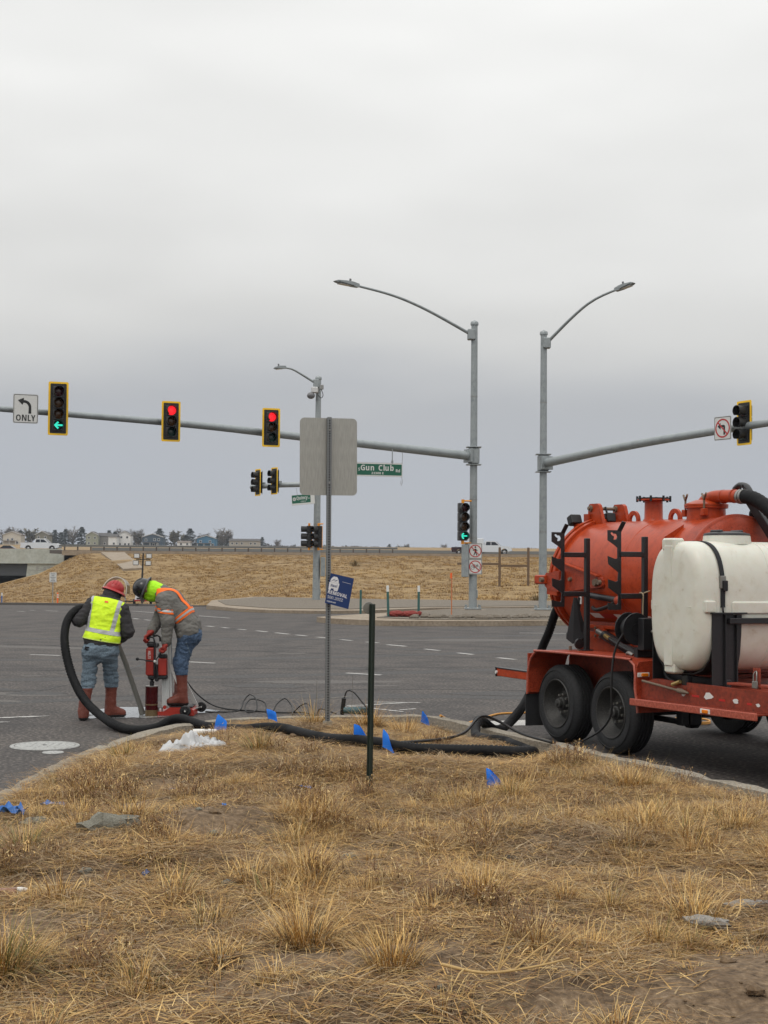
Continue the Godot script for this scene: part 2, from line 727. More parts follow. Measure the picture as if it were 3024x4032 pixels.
func make_materials() -> void:
	worn("asphalt", [[0.0, 0.012, 0.011, 0.01], [0.4, 0.056, 0.049, 0.046], [0.62, 0.092, 0.081, 0.075], [0.8, 0.185, 0.166, 0.15], [1.0, 0.45, 0.41, 0.36]], 2.1, 0.07, 0.82, 0.0, 0.5, [[0.0, 0.44, 0.43, 0.44], [0.35, 0.68, 0.66, 0.66], [0.6, 0.88, 0.85, 0.83], [1.0, 1.0, 0.95, 0.9]], 8.0)
	worn("old_asphalt", [[0.0, 0.05, 0.046, 0.044], [0.5, 0.105, 0.096, 0.09], [1.0, 0.2, 0.18, 0.16]], 1.7, 0.07, 0.9, 0.0, 0.4)
	worn("rubbed_asphalt", [[0.0, 0.008, 0.007, 0.007], [0.4, 0.03, 0.027, 0.026], [0.65, 0.05, 0.045, 0.043], [0.84, 0.11, 0.1, 0.092], [1.0, 0.26, 0.24, 0.22]], 2.3, 0.07, 0.7)
	worn("tar", [[0.0, 0.018, 0.018, 0.019], [1.0, 0.04, 0.039, 0.039]], 0.6, 0.05, 0.6)
	worn("road_paint", [[0.0, 0.08, 0.075, 0.07], [0.3, 0.26, 0.25, 0.235], [0.5, 0.5, 0.49, 0.47], [1.0, 0.7, 0.69, 0.67]], 0.35, 0.04, 0.7, 0.0, 0.1)
	worn("slurry", [[0.0, 0.16, 0.16, 0.16], [0.35, 0.27, 0.28, 0.285], [1.0, 0.4, 0.41, 0.42]], 0.9, 0.012, 0.16)
	worn("kerb_concrete", [[0.0, 0.15, 0.135, 0.11], [0.35, 0.25, 0.225, 0.185], [0.7, 0.36, 0.325, 0.265], [1.0, 0.45, 0.41, 0.34]], 0.7, 0.035, 0.92, 0.0, 0.6, [[0.0, 0.66, 0.64, 0.6], [0.5, 0.9, 0.88, 0.86], [1.0, 1.0, 1.0, 1.0]], 3.0)
	worn("far_concrete", [[0.0, 0.22, 0.18, 0.14], [0.5, 0.34, 0.285, 0.225], [1.0, 0.44, 0.385, 0.315]], 2.0, 0.03, 0.92, 0.0, 0.0, [[0.0, 0.7, 0.64, 0.56], [1.0, 1.0, 1.0, 1.0]], 9.0)
	worn("bridge_concrete", [[0.0, 0.36, 0.39, 0.37], [0.5, 0.44, 0.47, 0.44], [1.0, 0.5, 0.53, 0.5]], 6.0, 0.02, 0.9, 0.0, 0.0, [[0.0, 0.82, 0.8, 0.76], [1.0, 1.0, 1.0, 1.0]], 14.0)
	worn("dirt", [[0.0, 0.05, 0.033, 0.019], [0.3, 0.135, 0.09, 0.053], [0.62, 0.22, 0.152, 0.092], [0.85, 0.31, 0.225, 0.145], [1.0, 0.44, 0.35, 0.25]], 0.8, 0.03, 0.97, 0.0, 1.6, [[0.0, 0.62, 0.58, 0.54], [0.5, 0.88, 0.86, 0.82], [1.0, 1.0, 1.0, 1.0]], 2.6)
	worn("rubble", [[0.0, 0.1, 0.085, 0.065], [0.5, 0.2, 0.17, 0.135], [1.0, 0.34, 0.3, 0.25]], 0.6, 0.06, 0.97, 0.0, 1.5)
	worn("dry_slope", [[0.0, 0.17, 0.112, 0.047], [0.35, 0.27, 0.18, 0.076], [0.65, 0.34, 0.23, 0.1], [1.0, 0.42, 0.295, 0.14]], 5.0, 0.03, 0.97, 0.0, 0.0, [[0.0, 0.5, 0.46, 0.42], [0.4, 0.8, 0.77, 0.72], [0.7, 0.98, 0.97, 0.96], [1.0, 1.0, 1.0, 1.0]], 60.0)
	worn("concrete_chunk", [[0.0, 0.12, 0.115, 0.095], [0.5, 0.23, 0.22, 0.18], [1.0, 0.36, 0.35, 0.29]], 0.15, 0.04, 0.95, 0.0, 0.8, [], 1.0, false)
	worn("grey_wood", [[0.0, 0.14, 0.125, 0.11], [0.5, 0.28, 0.26, 0.235], [1.0, 0.4, 0.38, 0.35]], 0.2, 0.03, 0.95, 0.0, 0.5, [], 1.0, false)
	worn("post_wood", [[0.0, 0.1, 0.065, 0.04], [1.0, 0.2, 0.14, 0.095]], 1.0, 0.03, 0.9)

	worn("galvanised", [[0.0, 0.2, 0.22, 0.228], [0.35, 0.31, 0.34, 0.35], [0.65, 0.38, 0.41, 0.418], [1.0, 0.5, 0.53, 0.535]], 0.5, 0.025, 0.5, 0.45, 0.0, [[0.0, 0.7, 0.71, 0.72], [0.5, 0.95, 0.95, 0.95], [1.0, 1.0, 1.0, 1.0]], 2.2, false)
	worn("bare_aluminium", [[0.0, 0.33, 0.325, 0.3], [0.5, 0.385, 0.38, 0.35], [1.0, 0.44, 0.435, 0.405]], 0.7, 0.012, 0.42, 0.55, 0.0, [], 1.0, false)
	mats.bare_aluminium.uv1_scale = Vector3(9.0, 1.1, 9.0)
	surf("post_steel", lin(0.2, 0.21, 0.215), 0.5, 0.4)
	worn("drill_aluminium", [[0.0, 0.56, 0.57, 0.56], [1.0, 0.7, 0.71, 0.7]], 0.3, 0.03, 0.4, 0.2, 0.0, [], 1.0, false)
	surf("dark_aluminium", lin(0.09, 0.092, 0.095), 0.45, 0.4)
	surf("steel", lin(0.3, 0.29, 0.27), 0.42, 0.8)
	worn("rusty_steel", [[0.0, 0.09, 0.055, 0.035], [0.5, 0.2, 0.15, 0.11], [1.0, 0.32, 0.27, 0.22]], 0.12, 0.03, 0.7, 0.4, 0.0, [], 1.0, false)
	surf("black_metal", lin(0.012, 0.012, 0.014), 0.42, 0.1)
	worn("rack_black", [[0.0, 0.06, 0.058, 0.056], [0.16, 0.02, 0.02, 0.022], [1.0, 0.009, 0.009, 0.011]], 0.25, 0.025, 0.38, 0.0, 0.0, [], 1.0, false)
	worn("green_post_paint", [[0.0, 0.06, 0.045, 0.03], [0.25, 0.014, 0.026, 0.018], [1.0, 0.009, 0.02, 0.014]], 0.2, 0.02, 0.5, 0.1, 0.0, [], 1.0, false)
	surf("teal_post_paint", lin(0.03, 0.11, 0.1), 0.5)
	surf("white_post_paint", lin(0.7, 0.71, 0.69), 0.6)

	# trailer
	var red := worn("red_paint", [[0.0, 0.06, 0.012, 0.007], [0.16, 0.2, 0.026, 0.01], [0.24, 0.39, 0.05, 0.013], [0.75, 0.43, 0.057, 0.015], [1.0, 0.46, 0.064, 0.018]], 0.5, 0.022, 0.3, 0.0, 0.0, [[0.0, 0.68, 0.62, 0.6], [0.35, 0.9, 0.88, 0.87], [0.6, 1.0, 1.0, 1.0], [1.0, 1.0, 1.0, 1.0]], 0.8, false)
	red.metallic_specular = 0.34
	var chip := worn("chipped_red", [[0.0, 0.02, 0.011, 0.008], [0.2, 0.055, 0.02, 0.012], [0.27, 0.3, 0.042, 0.016], [0.7, 0.4, 0.055, 0.022], [1.0, 0.45, 0.08, 0.04]], 0.34, 0.03, 0.45, 0.0, 0.15, [[0.0, 0.6, 0.54, 0.5], [0.5, 0.95, 0.95, 0.95], [1.0, 1.0, 1.0, 1.0]], 0.9, false, 4)
	chip.metallic_specular = 0.4
	worn("frame_red", [[0.0, 0.03, 0.014, 0.01], [0.14, 0.1, 0.03, 0.018], [0.22, 0.24, 0.04, 0.02], [0.7, 0.34, 0.052, 0.024], [0.92, 0.4, 0.085, 0.045], [1.0, 0.36, 0.16, 0.1]], 0.6, 0.025, 0.42, 0.0, 0.0, [[0.0, 0.62, 0.58, 0.55], [1.0, 1.0, 1.0, 1.0]], 1.3, false, 6)
	worn("rubbed_red", [[0.0, 0.24, 0.05, 0.03], [0.6, 0.42, 0.09, 0.055], [1.0, 0.52, 0.17, 0.12]], 0.3, 0.02, 0.4, 0.0, 0.0, [], 1.0, false, 7)
	worn("tyre", [[0.0, 0.008, 0.008, 0.009], [0.5, 0.015, 0.0155, 0.017], [1.0, 0.034, 0.035, 0.037]], 0.3, 0.02, 0.78, 0.0, 0.1, [], 1.0, false, 3)
	worn("rim", [[0.0, 0.022, 0.021, 0.02], [0.5, 0.045, 0.044, 0.042], [1.0, 0.085, 0.08, 0.075]], 0.2, 0.02, 0.55, 0.3, 0.0, [], 1.0, false, 5)
	var poly := worn("white_plastic", [[0.0, 0.46, 0.42, 0.33], [0.1, 0.6, 0.57, 0.49], [0.22, 0.65, 0.64, 0.57], [0.65, 0.67, 0.665, 0.595], [1.0, 0.7, 0.7, 0.64]], 0.9, 0.012, 0.36, 0.0, 0.0, [[0.0, 0.85, 0.82, 0.76], [0.4, 0.97, 0.965, 0.945], [1.0, 1.0, 1.0, 1.0]], 1.3, false, 8)
	poly.subsurf_scatter_enabled = true
	poly.subsurf_scatter_strength = 0.12
	surf("lid_black", lin(0.02, 0.021, 0.024), 0.4)
	worn("hose_rubber", [[0.0, 0.004, 0.004, 0.005], [0.6, 0.008, 0.008, 0.009], [0.85, 0.014, 0.014, 0.013], [1.0, 0.04, 0.037, 0.033]], 0.5, 0.02, 0.6, 0.0, 0.2, [], 1.0, true, 9)
	mats.hose_rubber.metallic_specular = 0.3
	surf("cable_black", lin(0.012, 0.012, 0.013), 0.5)
	surf("webbing", lin(0.012, 0.013, 0.016), 0.8)
	surf("amber_lens", lin(0.75, 0.2, 0.01), 0.2)
	surf("sticker_white", lin(0.68, 0.67, 0.65), 0.5)
	surf("sticker_red", lin(0.5, 0.02, 0.015), 0.4)
	surf("tape_red", lin(0.36, 0.02, 0.014), 0.3)
	surf("orange_yellow", lin(0.62, 0.29, 0.05), 0.55)
	surf("brass", lin(0.5, 0.36, 0.14), 0.35, 0.8)
	surf("mesh_net", lin(0.018, 0.018, 0.02), 0.9)
	surf("rope", lin(0.36, 0.29, 0.19), 0.9)

	# signals and signs
	surf("signal_black", lin(0.013, 0.013, 0.014), 0.5)
	surf("signal_grey", lin(0.05, 0.05, 0.052), 0.55)
	surf("signal_yellow", lin(1.0, 0.6, 0.02), 0.5)
	surf("bracket_orange", lin(0.85, 0.33, 0.02), 0.5)
	surf("lens_red_off", lin(0.05, 0.006, 0.01), 0.15)
	surf("lens_amber_off", lin(0.09, 0.035, 0.008), 0.15)
	surf("lens_green_off", lin(0.01, 0.045, 0.04), 0.15)
	var lr := surf("lens_red_lit", lin(0.6, 0.01, 0.015), 0.3)
	lr.emission_enabled = true
	lr.emission = lin(1.0, 0.02, 0.03)
	lr.emission_energy_multiplier = 1.0
	var lg := surf("arrow_green_lit", lin(0.03, 0.5, 0.36), 0.3)
	lg.emission_enabled = true
	lg.emission = lin(0.03, 0.85, 0.6)
	lg.emission_energy_multiplier = 0.9
	worn("sign_white", [[0.0, 0.6, 0.6, 0.58], [1.0, 0.7, 0.7, 0.68]], 0.8, 0.02, 0.45, 0.0, 0.0, [], 1.0, false)
	surf("sign_black", lin(0.014, 0.014, 0.014), 0.5)
	surf("sign_red", lin(0.46, 0.03, 0.03), 0.45)
	surf("sign_green", lin(0.008, 0.11, 0.065), 0.45)
	surf("sign_grey_edge", lin(0.28, 0.28, 0.27), 0.6)
	surf("yard_blue", lin(0.006, 0.03, 0.13), 0.42)
	surf("yard_dark", lin(0.02, 0.024, 0.05), 0.5)
	surf("yard_ink", lin(0.72, 0.72, 0.74), 0.5)
	surf("camera_white", lin(0.6, 0.6, 0.6), 0.4)
	surf("camera_grey", lin(0.16, 0.16, 0.17), 0.4)
	surf("lamp_glass", lin(0.55, 0.56, 0.56), 0.2)

	# people
	surf("skin", lin(0.3, 0.16, 0.1), 0.55)
	var nv := worn("neon_vest", [[0.0, 0.6, 0.88, 0.015], [0.5, 0.7, 0.98, 0.02], [1.0, 0.76, 1.0, 0.03]], 0.3, 0.015, 0.75, 0.0, 0.15, [], 1.0, true)
	nv.rim_enabled = true
	nv.rim = 0.15
	surf("neon_hood", lin(0.42, 0.9, 0.01), 0.75)
	surf("vest_edge", lin(0.66, 0.83, 0.16), 0.75)
	surf("reflective_grey", lin(0.42, 0.43, 0.43), 0.5)
	worn("dark_hoodie", [[0.0, 0.022, 0.021, 0.023], [1.0, 0.05, 0.047, 0.049]], 0.12, 0.03, 0.9, 0.0, 0.15)
	worn("grey_jacket", [[0.0, 0.115, 0.11, 0.1], [1.0, 0.19, 0.183, 0.168]], 0.15, 0.03, 0.88, 0.0, 0.15)
	worn("pale_jeans", [[0.0, 0.065, 0.095, 0.125], [0.5, 0.135, 0.185, 0.23], [1.0, 0.26, 0.32, 0.37]], 0.25, 0.025, 0.9, 0.0, 0.2)
	worn("blue_jeans", [[0.0, 0.024, 0.045, 0.09], [0.5, 0.062, 0.105, 0.18], [1.0, 0.17, 0.23, 0.32]], 0.22, 0.025, 0.9, 0.0, 0.2, [], 1.0, true, 2)
	worn("red_boot", [[0.0, 0.06, 0.018, 0.012], [0.5, 0.165, 0.036, 0.021], [1.0, 0.3, 0.1, 0.065]], 0.12, 0.02, 0.55, 0.0, 0.1)
	surf("boot_sole", lin(0.02, 0.019, 0.019), 0.8)
	surf("red_glove", lin(0.3, 0.028, 0.018), 0.7)
	surf("helmet_red", lin(0.36, 0.01, 0.012), 0.4)
	surf("helmet_black", lin(0.014, 0.015, 0.018), 0.2)
	surf("safety_orange", lin(0.95, 0.16, 0.01), 0.7)
	surf("visor_frame", lin(0.5, 0.48, 0.4), 0.4)
	var vs := surf("visor_clear", Color(0.16, 0.15, 0.13, 0.45), 0.12)
	vs.transparency = BaseMaterial3D.TRANSPARENCY_ALPHA
	surf("phone_black", lin(0.01, 0.01, 0.012), 0.2)

	# drill
	surf("drill_red", lin(0.36, 0.028, 0.016), 0.35)
	surf("drill_black", lin(0.014, 0.014, 0.016), 0.45)
	worn("core_bit", [[0.0, 0.045, 0.004, 0.005], [1.0, 0.1, 0.008, 0.01]], 0.2, 0.01, 0.2, 0.35, 0.0, [], 1.0, false)
	worn("core_bit_worn", [[0.0, 0.11, 0.07, 0.03], [0.5, 0.2, 0.14, 0.07], [1.0, 0.26, 0.2, 0.12]], 0.1, 0.02, 0.35, 0.5, 0.0, [], 1.0, false)
	surf("pale_steel", lin(0.62, 0.61, 0.58), 0.5, 0.1)
	surf("wand_grey", lin(0.17, 0.165, 0.145), 0.6)
	surf("tool_teal", lin(0.03, 0.085, 0.1), 0.5)

	# ground litter and markers
	var fl := surf("flag_blue", lin(0.025, 0.27, 0.95), 0.6)
	fl.backlight_enabled = true
	fl.backlight = Color(0.1, 0.35, 0.7)
	surf("litter_blue", lin(0.03, 0.14, 0.42), 0.5)
	var pb := surf("plastic_bag", lin(0.55, 0.56, 0.57), 0.3)
	pb.backlight_enabled = true
	pb.backlight = Color(0.5, 0.5, 0.5)
	surf("can_white", lin(0.7, 0.69, 0.66), 0.35)
	var bg := surf("bottle_brown", lin(0.2, 0.06, 0.015), 0.12)
	bg.clearcoat_enabled = true
	surf("sandbag_red", lin(0.22, 0.035, 0.028), 0.85)
	surf("cone_orange", lin(0.85, 0.13, 0.02), 0.5)
	surf("stake_orange", lin(0.5, 0.17, 0.07), 0.8)
	worn("manhole_iron", [[0.0, 0.2, 0.2, 0.19], [0.5, 0.36, 0.36, 0.35], [1.0, 0.52, 0.52, 0.5]], 0.5, 0.02, 0.6, 0.2, 0.3)
	var gr := surf("dry_grass", Color.WHITE, 0.85)
	gr.vertex_color_use_as_albedo = true
	gr.backlight_enabled = true
	gr.backlight = Color(0.32, 0.28, 0.2)
	var lf := surf("leaves", Color.WHITE, 0.9)
	lf.vertex_color_use_as_albedo = true
	surf("bark", lin(0.09, 0.07, 0.055), 0.95)
	surf("pale_bark", lin(0.2, 0.17, 0.14), 0.95)
	surf("straw", lin(0.46, 0.31, 0.13), 0.85)

	# far buildings and vehicles
	surf("house_cream", lin(0.5, 0.46, 0.39), 0.9)
	surf("house_white", lin(0.66, 0.67, 0.67), 0.9)
	surf("house_olive", lin(0.16, 0.15, 0.11), 0.9)
	surf("house_sage", lin(0.27, 0.28, 0.21), 0.9)
	surf("house_grey", lin(0.2, 0.19, 0.175), 0.9)
	surf("house_navy", lin(0.045, 0.075, 0.11), 0.9)
	surf("house_blue", lin(0.04, 0.15, 0.26), 0.9)
	surf("house_beige", lin(0.34, 0.31, 0.26), 0.9)
	surf("house_trim", lin(0.55, 0.55, 0.54), 0.8)
	surf("roof_dark", lin(0.085, 0.08, 0.078), 0.95)
	surf("roof_brown", lin(0.15, 0.12, 0.1), 0.95)
	surf("far_glass", lin(0.03, 0.035, 0.045), 0.15)
	surf("car_white", lin(0.68, 0.7, 0.72), 0.3)
	surf("car_maroon", lin(0.035, 0.014, 0.016), 0.25)
	surf("car_red", lin(0.12, 0.02, 0.02), 0.4)
	surf("car_black", lin(0.014, 0.014, 0.015), 0.5)
	surf("chrome", lin(0.5, 0.5, 0.5), 0.25, 0.9)
	surf("tail_red", lin(0.35, 0.01, 0.01), 0.3)
	surf("girder", lin(0.06, 0.068, 0.08), 0.7)
	surf("rail_steel", lin(0.2, 0.2, 0.19), 0.6, 0.3)
	surf("rail_post", lin(0.1, 0.075, 0.06), 0.9)


# ---------------------------------------------------------------- the lie of the land

func toe(x: float) -> float:
	# how far away the embankment starts
	if x < -20.0:
		return 126.0
	if x < -4.0:
		return lerpf(126.0, 80.0, smoothstep(-20.0, -4.0, x))
	return lerpf(80.0, 73.0, smoothstep(-4.0, 14.0, x))


func fall(d: float) -> float:
	# the carriageway is level near the camera and dips beyond the crossing
	return -1.85 * smoothstep(0.0, 1.0, clampf((d - 50.0) / 82.0, 0.0, 1.0)) if d > 50.0 else 0.0


func crest(x: float) -> float:
	if x > -43.8:
		return 3.4
	if x > -49.1:
		return lerpf(0.55, 3.4, (x + 49.1) / 5.3)
	if x > -57.0:
		return lerpf(-1.6, 0.55, (x + 57.0) / 7.9)
	return -1.6


func land(x: float, d: float) -> float:
	var t := toe(x)
	if d <= t:
		return fall(d) - 0.28
	var top := 203.0
	if d <= top:
		var s := (d - t) / (top - t)
		var e := lerpf(s, smoothstep(0.0, 1.0, s), 0.45)
		var bumps := noise.get_noise_2d(x * 0.045, d * 0.016) * 0.5 + noise.get_noise_2d(x * 0.2 + 40.0, d * 0.05) * 0.08
		var xr := x * 206.0 / d if x < -20.0 else x
		return lerpf(fall(t) - 0.02, crest(xr), e) + bumps * sin(PI * clampf(s, 0.0, 1.0)) * (1.0 if xr > -44.0 else 0.3)
	if d < 240.0:
		return crest(x)
	return crest(x) + (13.4 - crest(x)) * smoothstep(260.0, 860.0, d)


func sheet(xs: Array, ds: Array, height: Callable) -> G:
	var g := G.new()
	var p := []
	for d in ds:
		var row := []
		for x in xs:
			row.append(Vector3(x, height.call(x, d), -d))
		p.append(row)
	var nn := []
	for j in ds.size():
		var row := []
		for i in xs.size():
			var a: Vector3 = p[j][mini(i + 1, xs.size() - 1)] - p[j][maxi(i - 1, 0)]
			var b: Vector3 = p[mini(j + 1, ds.size() - 1)][i] - p[maxi(j - 1, 0)][i]
			var m := a.cross(b).normalized()
			row.append(m if m.y > 0.0 else -m)
		nn.append(row)
	for j in ds.size() - 1:
		for i in xs.size() - 1:
			g.tri(p[j][i], p[j][i + 1], p[j + 1][i + 1], nn[j][i], nn[j][i + 1], nn[j + 1][i + 1])
			g.tri(p[j][i], p[j + 1][i + 1], p[j + 1][i], nn[j][i], nn[j + 1][i + 1], nn[j + 1][i])
	return g


func steps(a: float, b: float, s: float) -> Array:
	var out := []
	var k := a
	while k < b - s * 0.25:
		out.append(k)
		k += s
	return out


func build_terrain() -> void:
	var xs := [-2600.0, -1400.0, -700.0, -350.0, -200.0, -120.0]
	xs.append_array(steps(-90.0, 60.0, 1.5))
	xs.append_array([60.0, 90.0, 140.0, 250.0, 500.0, 1200.0, 2600.0])
	var ds := [-900.0, -300.0, -80.0, 0.0, 40.0, 60.0]
	ds.append_array(steps(70.0, 204.0, 1.6))
	ds.append_array([204.0, 210.0, 225.0, 240.0, 280.0, 350.0, 450.0, 600.0, 750.0, 900.0, 1300.0, 2200.0, 3800.0])
	setting("ground", sheet(xs, ds, land), "dry_slope")


func build_road() -> void:
	var g := G.new()
	# columns across, rows out to the foot of the embankment
	var xs := [-160.0, -110.0, -80.0, -60.0, -48.0]
	xs.append_array(steps(-40.0, 40.0, 2.0))
	xs.append_array([40.0, 60.0, 90.0, 160.0])
	var rows := [-0.9, -0.3, 0.0, 0.25, 0.4, 0.45, 0.5, 0.55, 0.6, 0.65, 0.7, 0.75, 0.8, 0.85, 0.9, 0.95, 1.0]
	for j in rows.size() - 1:
		for i in xs.size() - 1:
			var q := []
			for k in [[i, j], [i + 1, j], [i + 1, j + 1], [i, j + 1]]:
				var d: float = rows[k[1]] * (toe(xs[k[0]]) - 0.6)
				q.append(Vector3(xs[k[0]], fall(d), -d))
			g.tri(q[0], q[1], q[2], Vector3.UP, Vector3.UP, Vector3.UP)
			g.tri(q[0], q[2], q[3], Vector3.UP, Vector3.UP, Vector3.UP)
	var road := setting("road", g, "asphalt")
	# painted lines: from, to, width
	var lines := [
		[-6.8, -27.47, -6.17, -27.28, 0.13], [-3.5, -25.78, -3.0, -25.49, 0.13], [-0.6, -23.41, -0.02, -23.03, 0.13],
		[-8.18, -46.6, -7.92, -46.1, 0.14], [-7.62, -45.55, -7.38, -45.1, 0.14], [-5.11, -41.24, -4.86, -40.8, 0.14], [-4.56, -40.34, -4.33, -39.95, 0.14], [-4.01, -39.37, -3.75, -38.96, 0.14],
		[-3.42, -38.46, -3.08, -37.87, 0.14], [-2.82, -37.39, -2.43, -36.68, 0.14], [-2.22, -36.3, -1.91, -35.8, 0.14], [-1.63, -35.29, -1.37, -34.9, 0.14], [-1.01, -34.16, -0.74, -33.75, 0.14], [-0.39, -33.19, -0.1, -32.8, 0.14],
		[0.1, -32.11, 0.51, -31.49, 0.14], [0.9, -30.52, 1.19, -30.01, 0.14], [1.54, -29.23, 1.82, -28.71, 0.14], [2.25, -27.75, 2.54, -27.28, 0.14],
		[3.7, -38.56, 6.4, -38.3, 0.12], [-9.64, -54.66, -5.14, -47.65, 0.13], [-1.77, -48.81, -0.71, -47.95, 0.13],
		[-13.58, -52.85, -13.25, -52.6, 0.16], [-13.6, -54.68, -13.3, -54.4, 0.16], [-12.8, -53.98, -12.2, -53.4, 0.16]]
	for l in lines:
		var a := Vector3(l[0], 0.004, l[1])
		var b := Vector3(l[2], 0.004, l[3])
		a.y += fall(-a.z)
		b.y += fall(-b.z)
		var s: Vector3 = (b - a).cross(Vector3.UP).normalized() * (l[4] * 0.5)
		var q := G.new()
		var last := []
		for i in 9:
			var c := a.lerp(b, i / 8.0)
			var e := [c + s * rng.randf_range(0.7, 1.05), c - s * rng.randf_range(0.7, 1.05)]
			if last:
				q.quad(last[0], e[0], e[1], last[1])
			last = e
		part(road, "painted_dash", q, "road_paint")
	var bar := G.new()
	bar.quad(Vector3(0.9, 0.004, -16.1), Vector3(1.16, 0.004, -15.72), Vector3(2.9, 0.004, -16.2), Vector3(2.9, 0.004, -16.9))
	part(road, "stop_bar", bar, "road_paint")
	# sprayed utility marks: ragged strokes
	for l in [[-4.6, -16.0, -3.82, -16.39, 0.05], [-4.5, -15.65, -4.1, -15.72, 0.03], [-0.45, -17.87, 0.32, -18.34, 0.035], [-0.2, -18.41, 0.5, -18.37, 0.035], [-0.16, -17.62, 0.26, -17.2, 0.03], [-0.5, -17.7, -0.1, -17.95, 0.03], [0.2, -17.4, 0.42, -17.6, 0.03]]:
		var q := G.new()
		var a := Vector3(l[0], 0.005, l[1])
		var b := Vector3(l[2], 0.005, l[3])
		var s := (b - a).cross(Vector3.UP).normalized()
		var many := 14
		var last := []
		for i in many + 1:
			var t := float(i) / many
			var w: float = l[4] * (0.35 + rng.randf() * 0.8) * (0.25 if i == 0 or i == many else 1.0)
			var c := a.lerp(b, t) + s * rng.randf_range(-0.012, 0.012)
			if last:
				q.quad(last[0], c + s * w, c - s * w, last[1])
			last = [c + s * w, c - s * w]
		part(road, "sprayed_mark", q, "road_paint")
	# sealed cracks and worn joints
	for c in [[[-9, -21], [-6, -20.2], [-4.2, -19], [-2.5, -19.2], [0, -20.4], [3, -20.2]], [[-14, -33], [-8, -31], [-2, -29], [3, -27.5]], [[-6, -17.4], [-5, -19], [-4.4, -21.5], [-4.2, -25]], [[-12, -24], [-7, -23.2], [-1, -24.6], [4, -25.6]], [[-20, -40], [-9, -37], [0, -38.4], [9, -37]]]:
		var q := G.new()
		var pts := []
		for k in c:
			pts.append(Vector3(k[0], 0.003, k[1]))
		var sp := spline(pts, 0.35)
		var last := []
		for i in sp.size():
			var t: Vector3 = (sp[mini(i + 1, sp.size() - 1)] - sp[maxi(i - 1, 0)]).normalized()
			var s := t.cross(Vector3.UP) * rng.randf_range(0.01, 0.04)
			var o: Vector3 = sp[i] + t.cross(Vector3.UP) * rng.randf_range(-0.05, 0.05)
			if last:
				q.quad(last[0], o + s, o - s, last[1])
			last = [o + s, o - s]
		part(road, "sealed_crack", q, "tar")
	# darker bands rubbed by turning tyres
	for c in [[[-16, -22], [-8, -21.2], [-2, -22.6], [4, -26], [9, -32]], [[-18, -29], [-9, -26], [-1, -27.5], [6, -33]], [[-20, -36], [-10, -33.5], [0, -35], [9, -41]], [[-9, -18.5], [-5.5, -17.8], [-3.5, -18.6], [0, -19.3], [4, -19]]]:
		var q := G.new()
		var pts := []
		for k in c:
			pts.append(Vector3(k[0], 0.001, k[1]))
		var sp := spline(pts, 0.3)
		var last := []
		for i in sp.size():
			var t: Vector3 = (sp[mini(i + 1, sp.size() - 1)] - sp[maxi(i - 1, 0)]).normalized()
			var side := t.cross(Vector3.UP)
			var w := 0.28 + 0.16 * noise.get_noise_1d(i * 0.13) + rng.randf_range(-0.05, 0.05)
			var e := [sp[i] + side * w, sp[i] - side * (w + rng.randf_range(-0.06, 0.06))]
			if last:
				q.quad(last[0], e[0], e[1], last[1])
			last = e
		part(road, "tyre_band", q, "rubbed_asphalt")
	# paler, dusty strips of older paving
	for c in [[-5.6, -18.3, 0.9, 0.35, 0.2], [-4.9, -19.1, 0.7, 0.25, 0.1], [-0.9, -21.6, 1.3, 0.3, -0.12], [-7.5, -30.0, 2.0, 0.4, 0.3], [2.4, -34.5, 2.4, 0.5, -0.2]]:
		var q := G.new()
		var poly := []
		for i in 26:
			var a := TAU * i / 26.0
			var r := 1.0 + 0.45 * noise.get_noise_2d(cos(a) * 2.0 + c[0], sin(a) * 2.0 + c[1]) + rng.randf_range(-0.08, 0.08)
			var p := Vector2(cos(a) * c[2], sin(a) * c[3]).rotated(c[4]) * r
			poly.append(Vector3(c[0] + p.x, 0.002, c[1] + p.y))
		for i in 26:
			q.tri(Vector3(c[0], 0.002, c[1]), poly[i], poly[(i + 1) % 26], Vector3.UP, Vector3.UP, Vector3.UP)
		part(road, "dusty_patch", q, "old_asphalt")
	# oil drips and scuffs in the lanes
	for k in 22:
		var c := Vector2(rng.randf_range(-8.0, 3.5), -rng.randf_range(17.5, 36.0))
		var w := rng.randf_range(0.12, 0.45)
		var q := G.new()
		var ring := []
		for i in 14:
			var a := TAU * i / 14.0
			var r := w * rng.randf_range(0.6, 1.1)
			ring.append(Vector3(c.x + cos(a) * r * 1.5, 0.0025, c.y + sin(a) * r))
		for i in 14:
			q.tri(Vector3(c.x, 0.0025, c.y), ring[i], ring[(i + 1) % 14], Vector3.UP, Vector3.UP, Vector3.UP)
		part(road, "oil_stain", q, "rubbed_asphalt" if k % 3 else "old_asphalt")
	# pale wet slurry washed out of the cored hole
	var sl := G.new()
	var edge := [[-3.5, -16.85], [-3.44, -17.05], [-3.38, -17.25], [-3.2, -17.46], [-2.92, -17.5], [-2.67, -17.3], [-2.4, -17.42], [-2.19, -17.36], [-1.95, -17.15], [-2.0, -16.95], [-2.23, -16.78], [-2.5, -16.4], [-2.68, -16.2], [-2.85, -16.3], [-3.0, -16.16], [-3.2, -16.24], [-3.3, -16.12], [-3.4, -16.3], [-3.33, -16.5], [-3.47, -16.65]]
	for i in edge.size():
		var a: Array = edge[i]
		var b: Array = edge[(i + 1) % edge.size()]
		sl.tri(Vector3(-2.75, 0.005, -16.8), Vector3(a[0], 0.005, a[1]), Vector3(b[0], 0.005, b[1]), Vector3.UP, Vector3.UP, Vector3.UP)
	part(road, "wet_slurry", sl, "slurry")


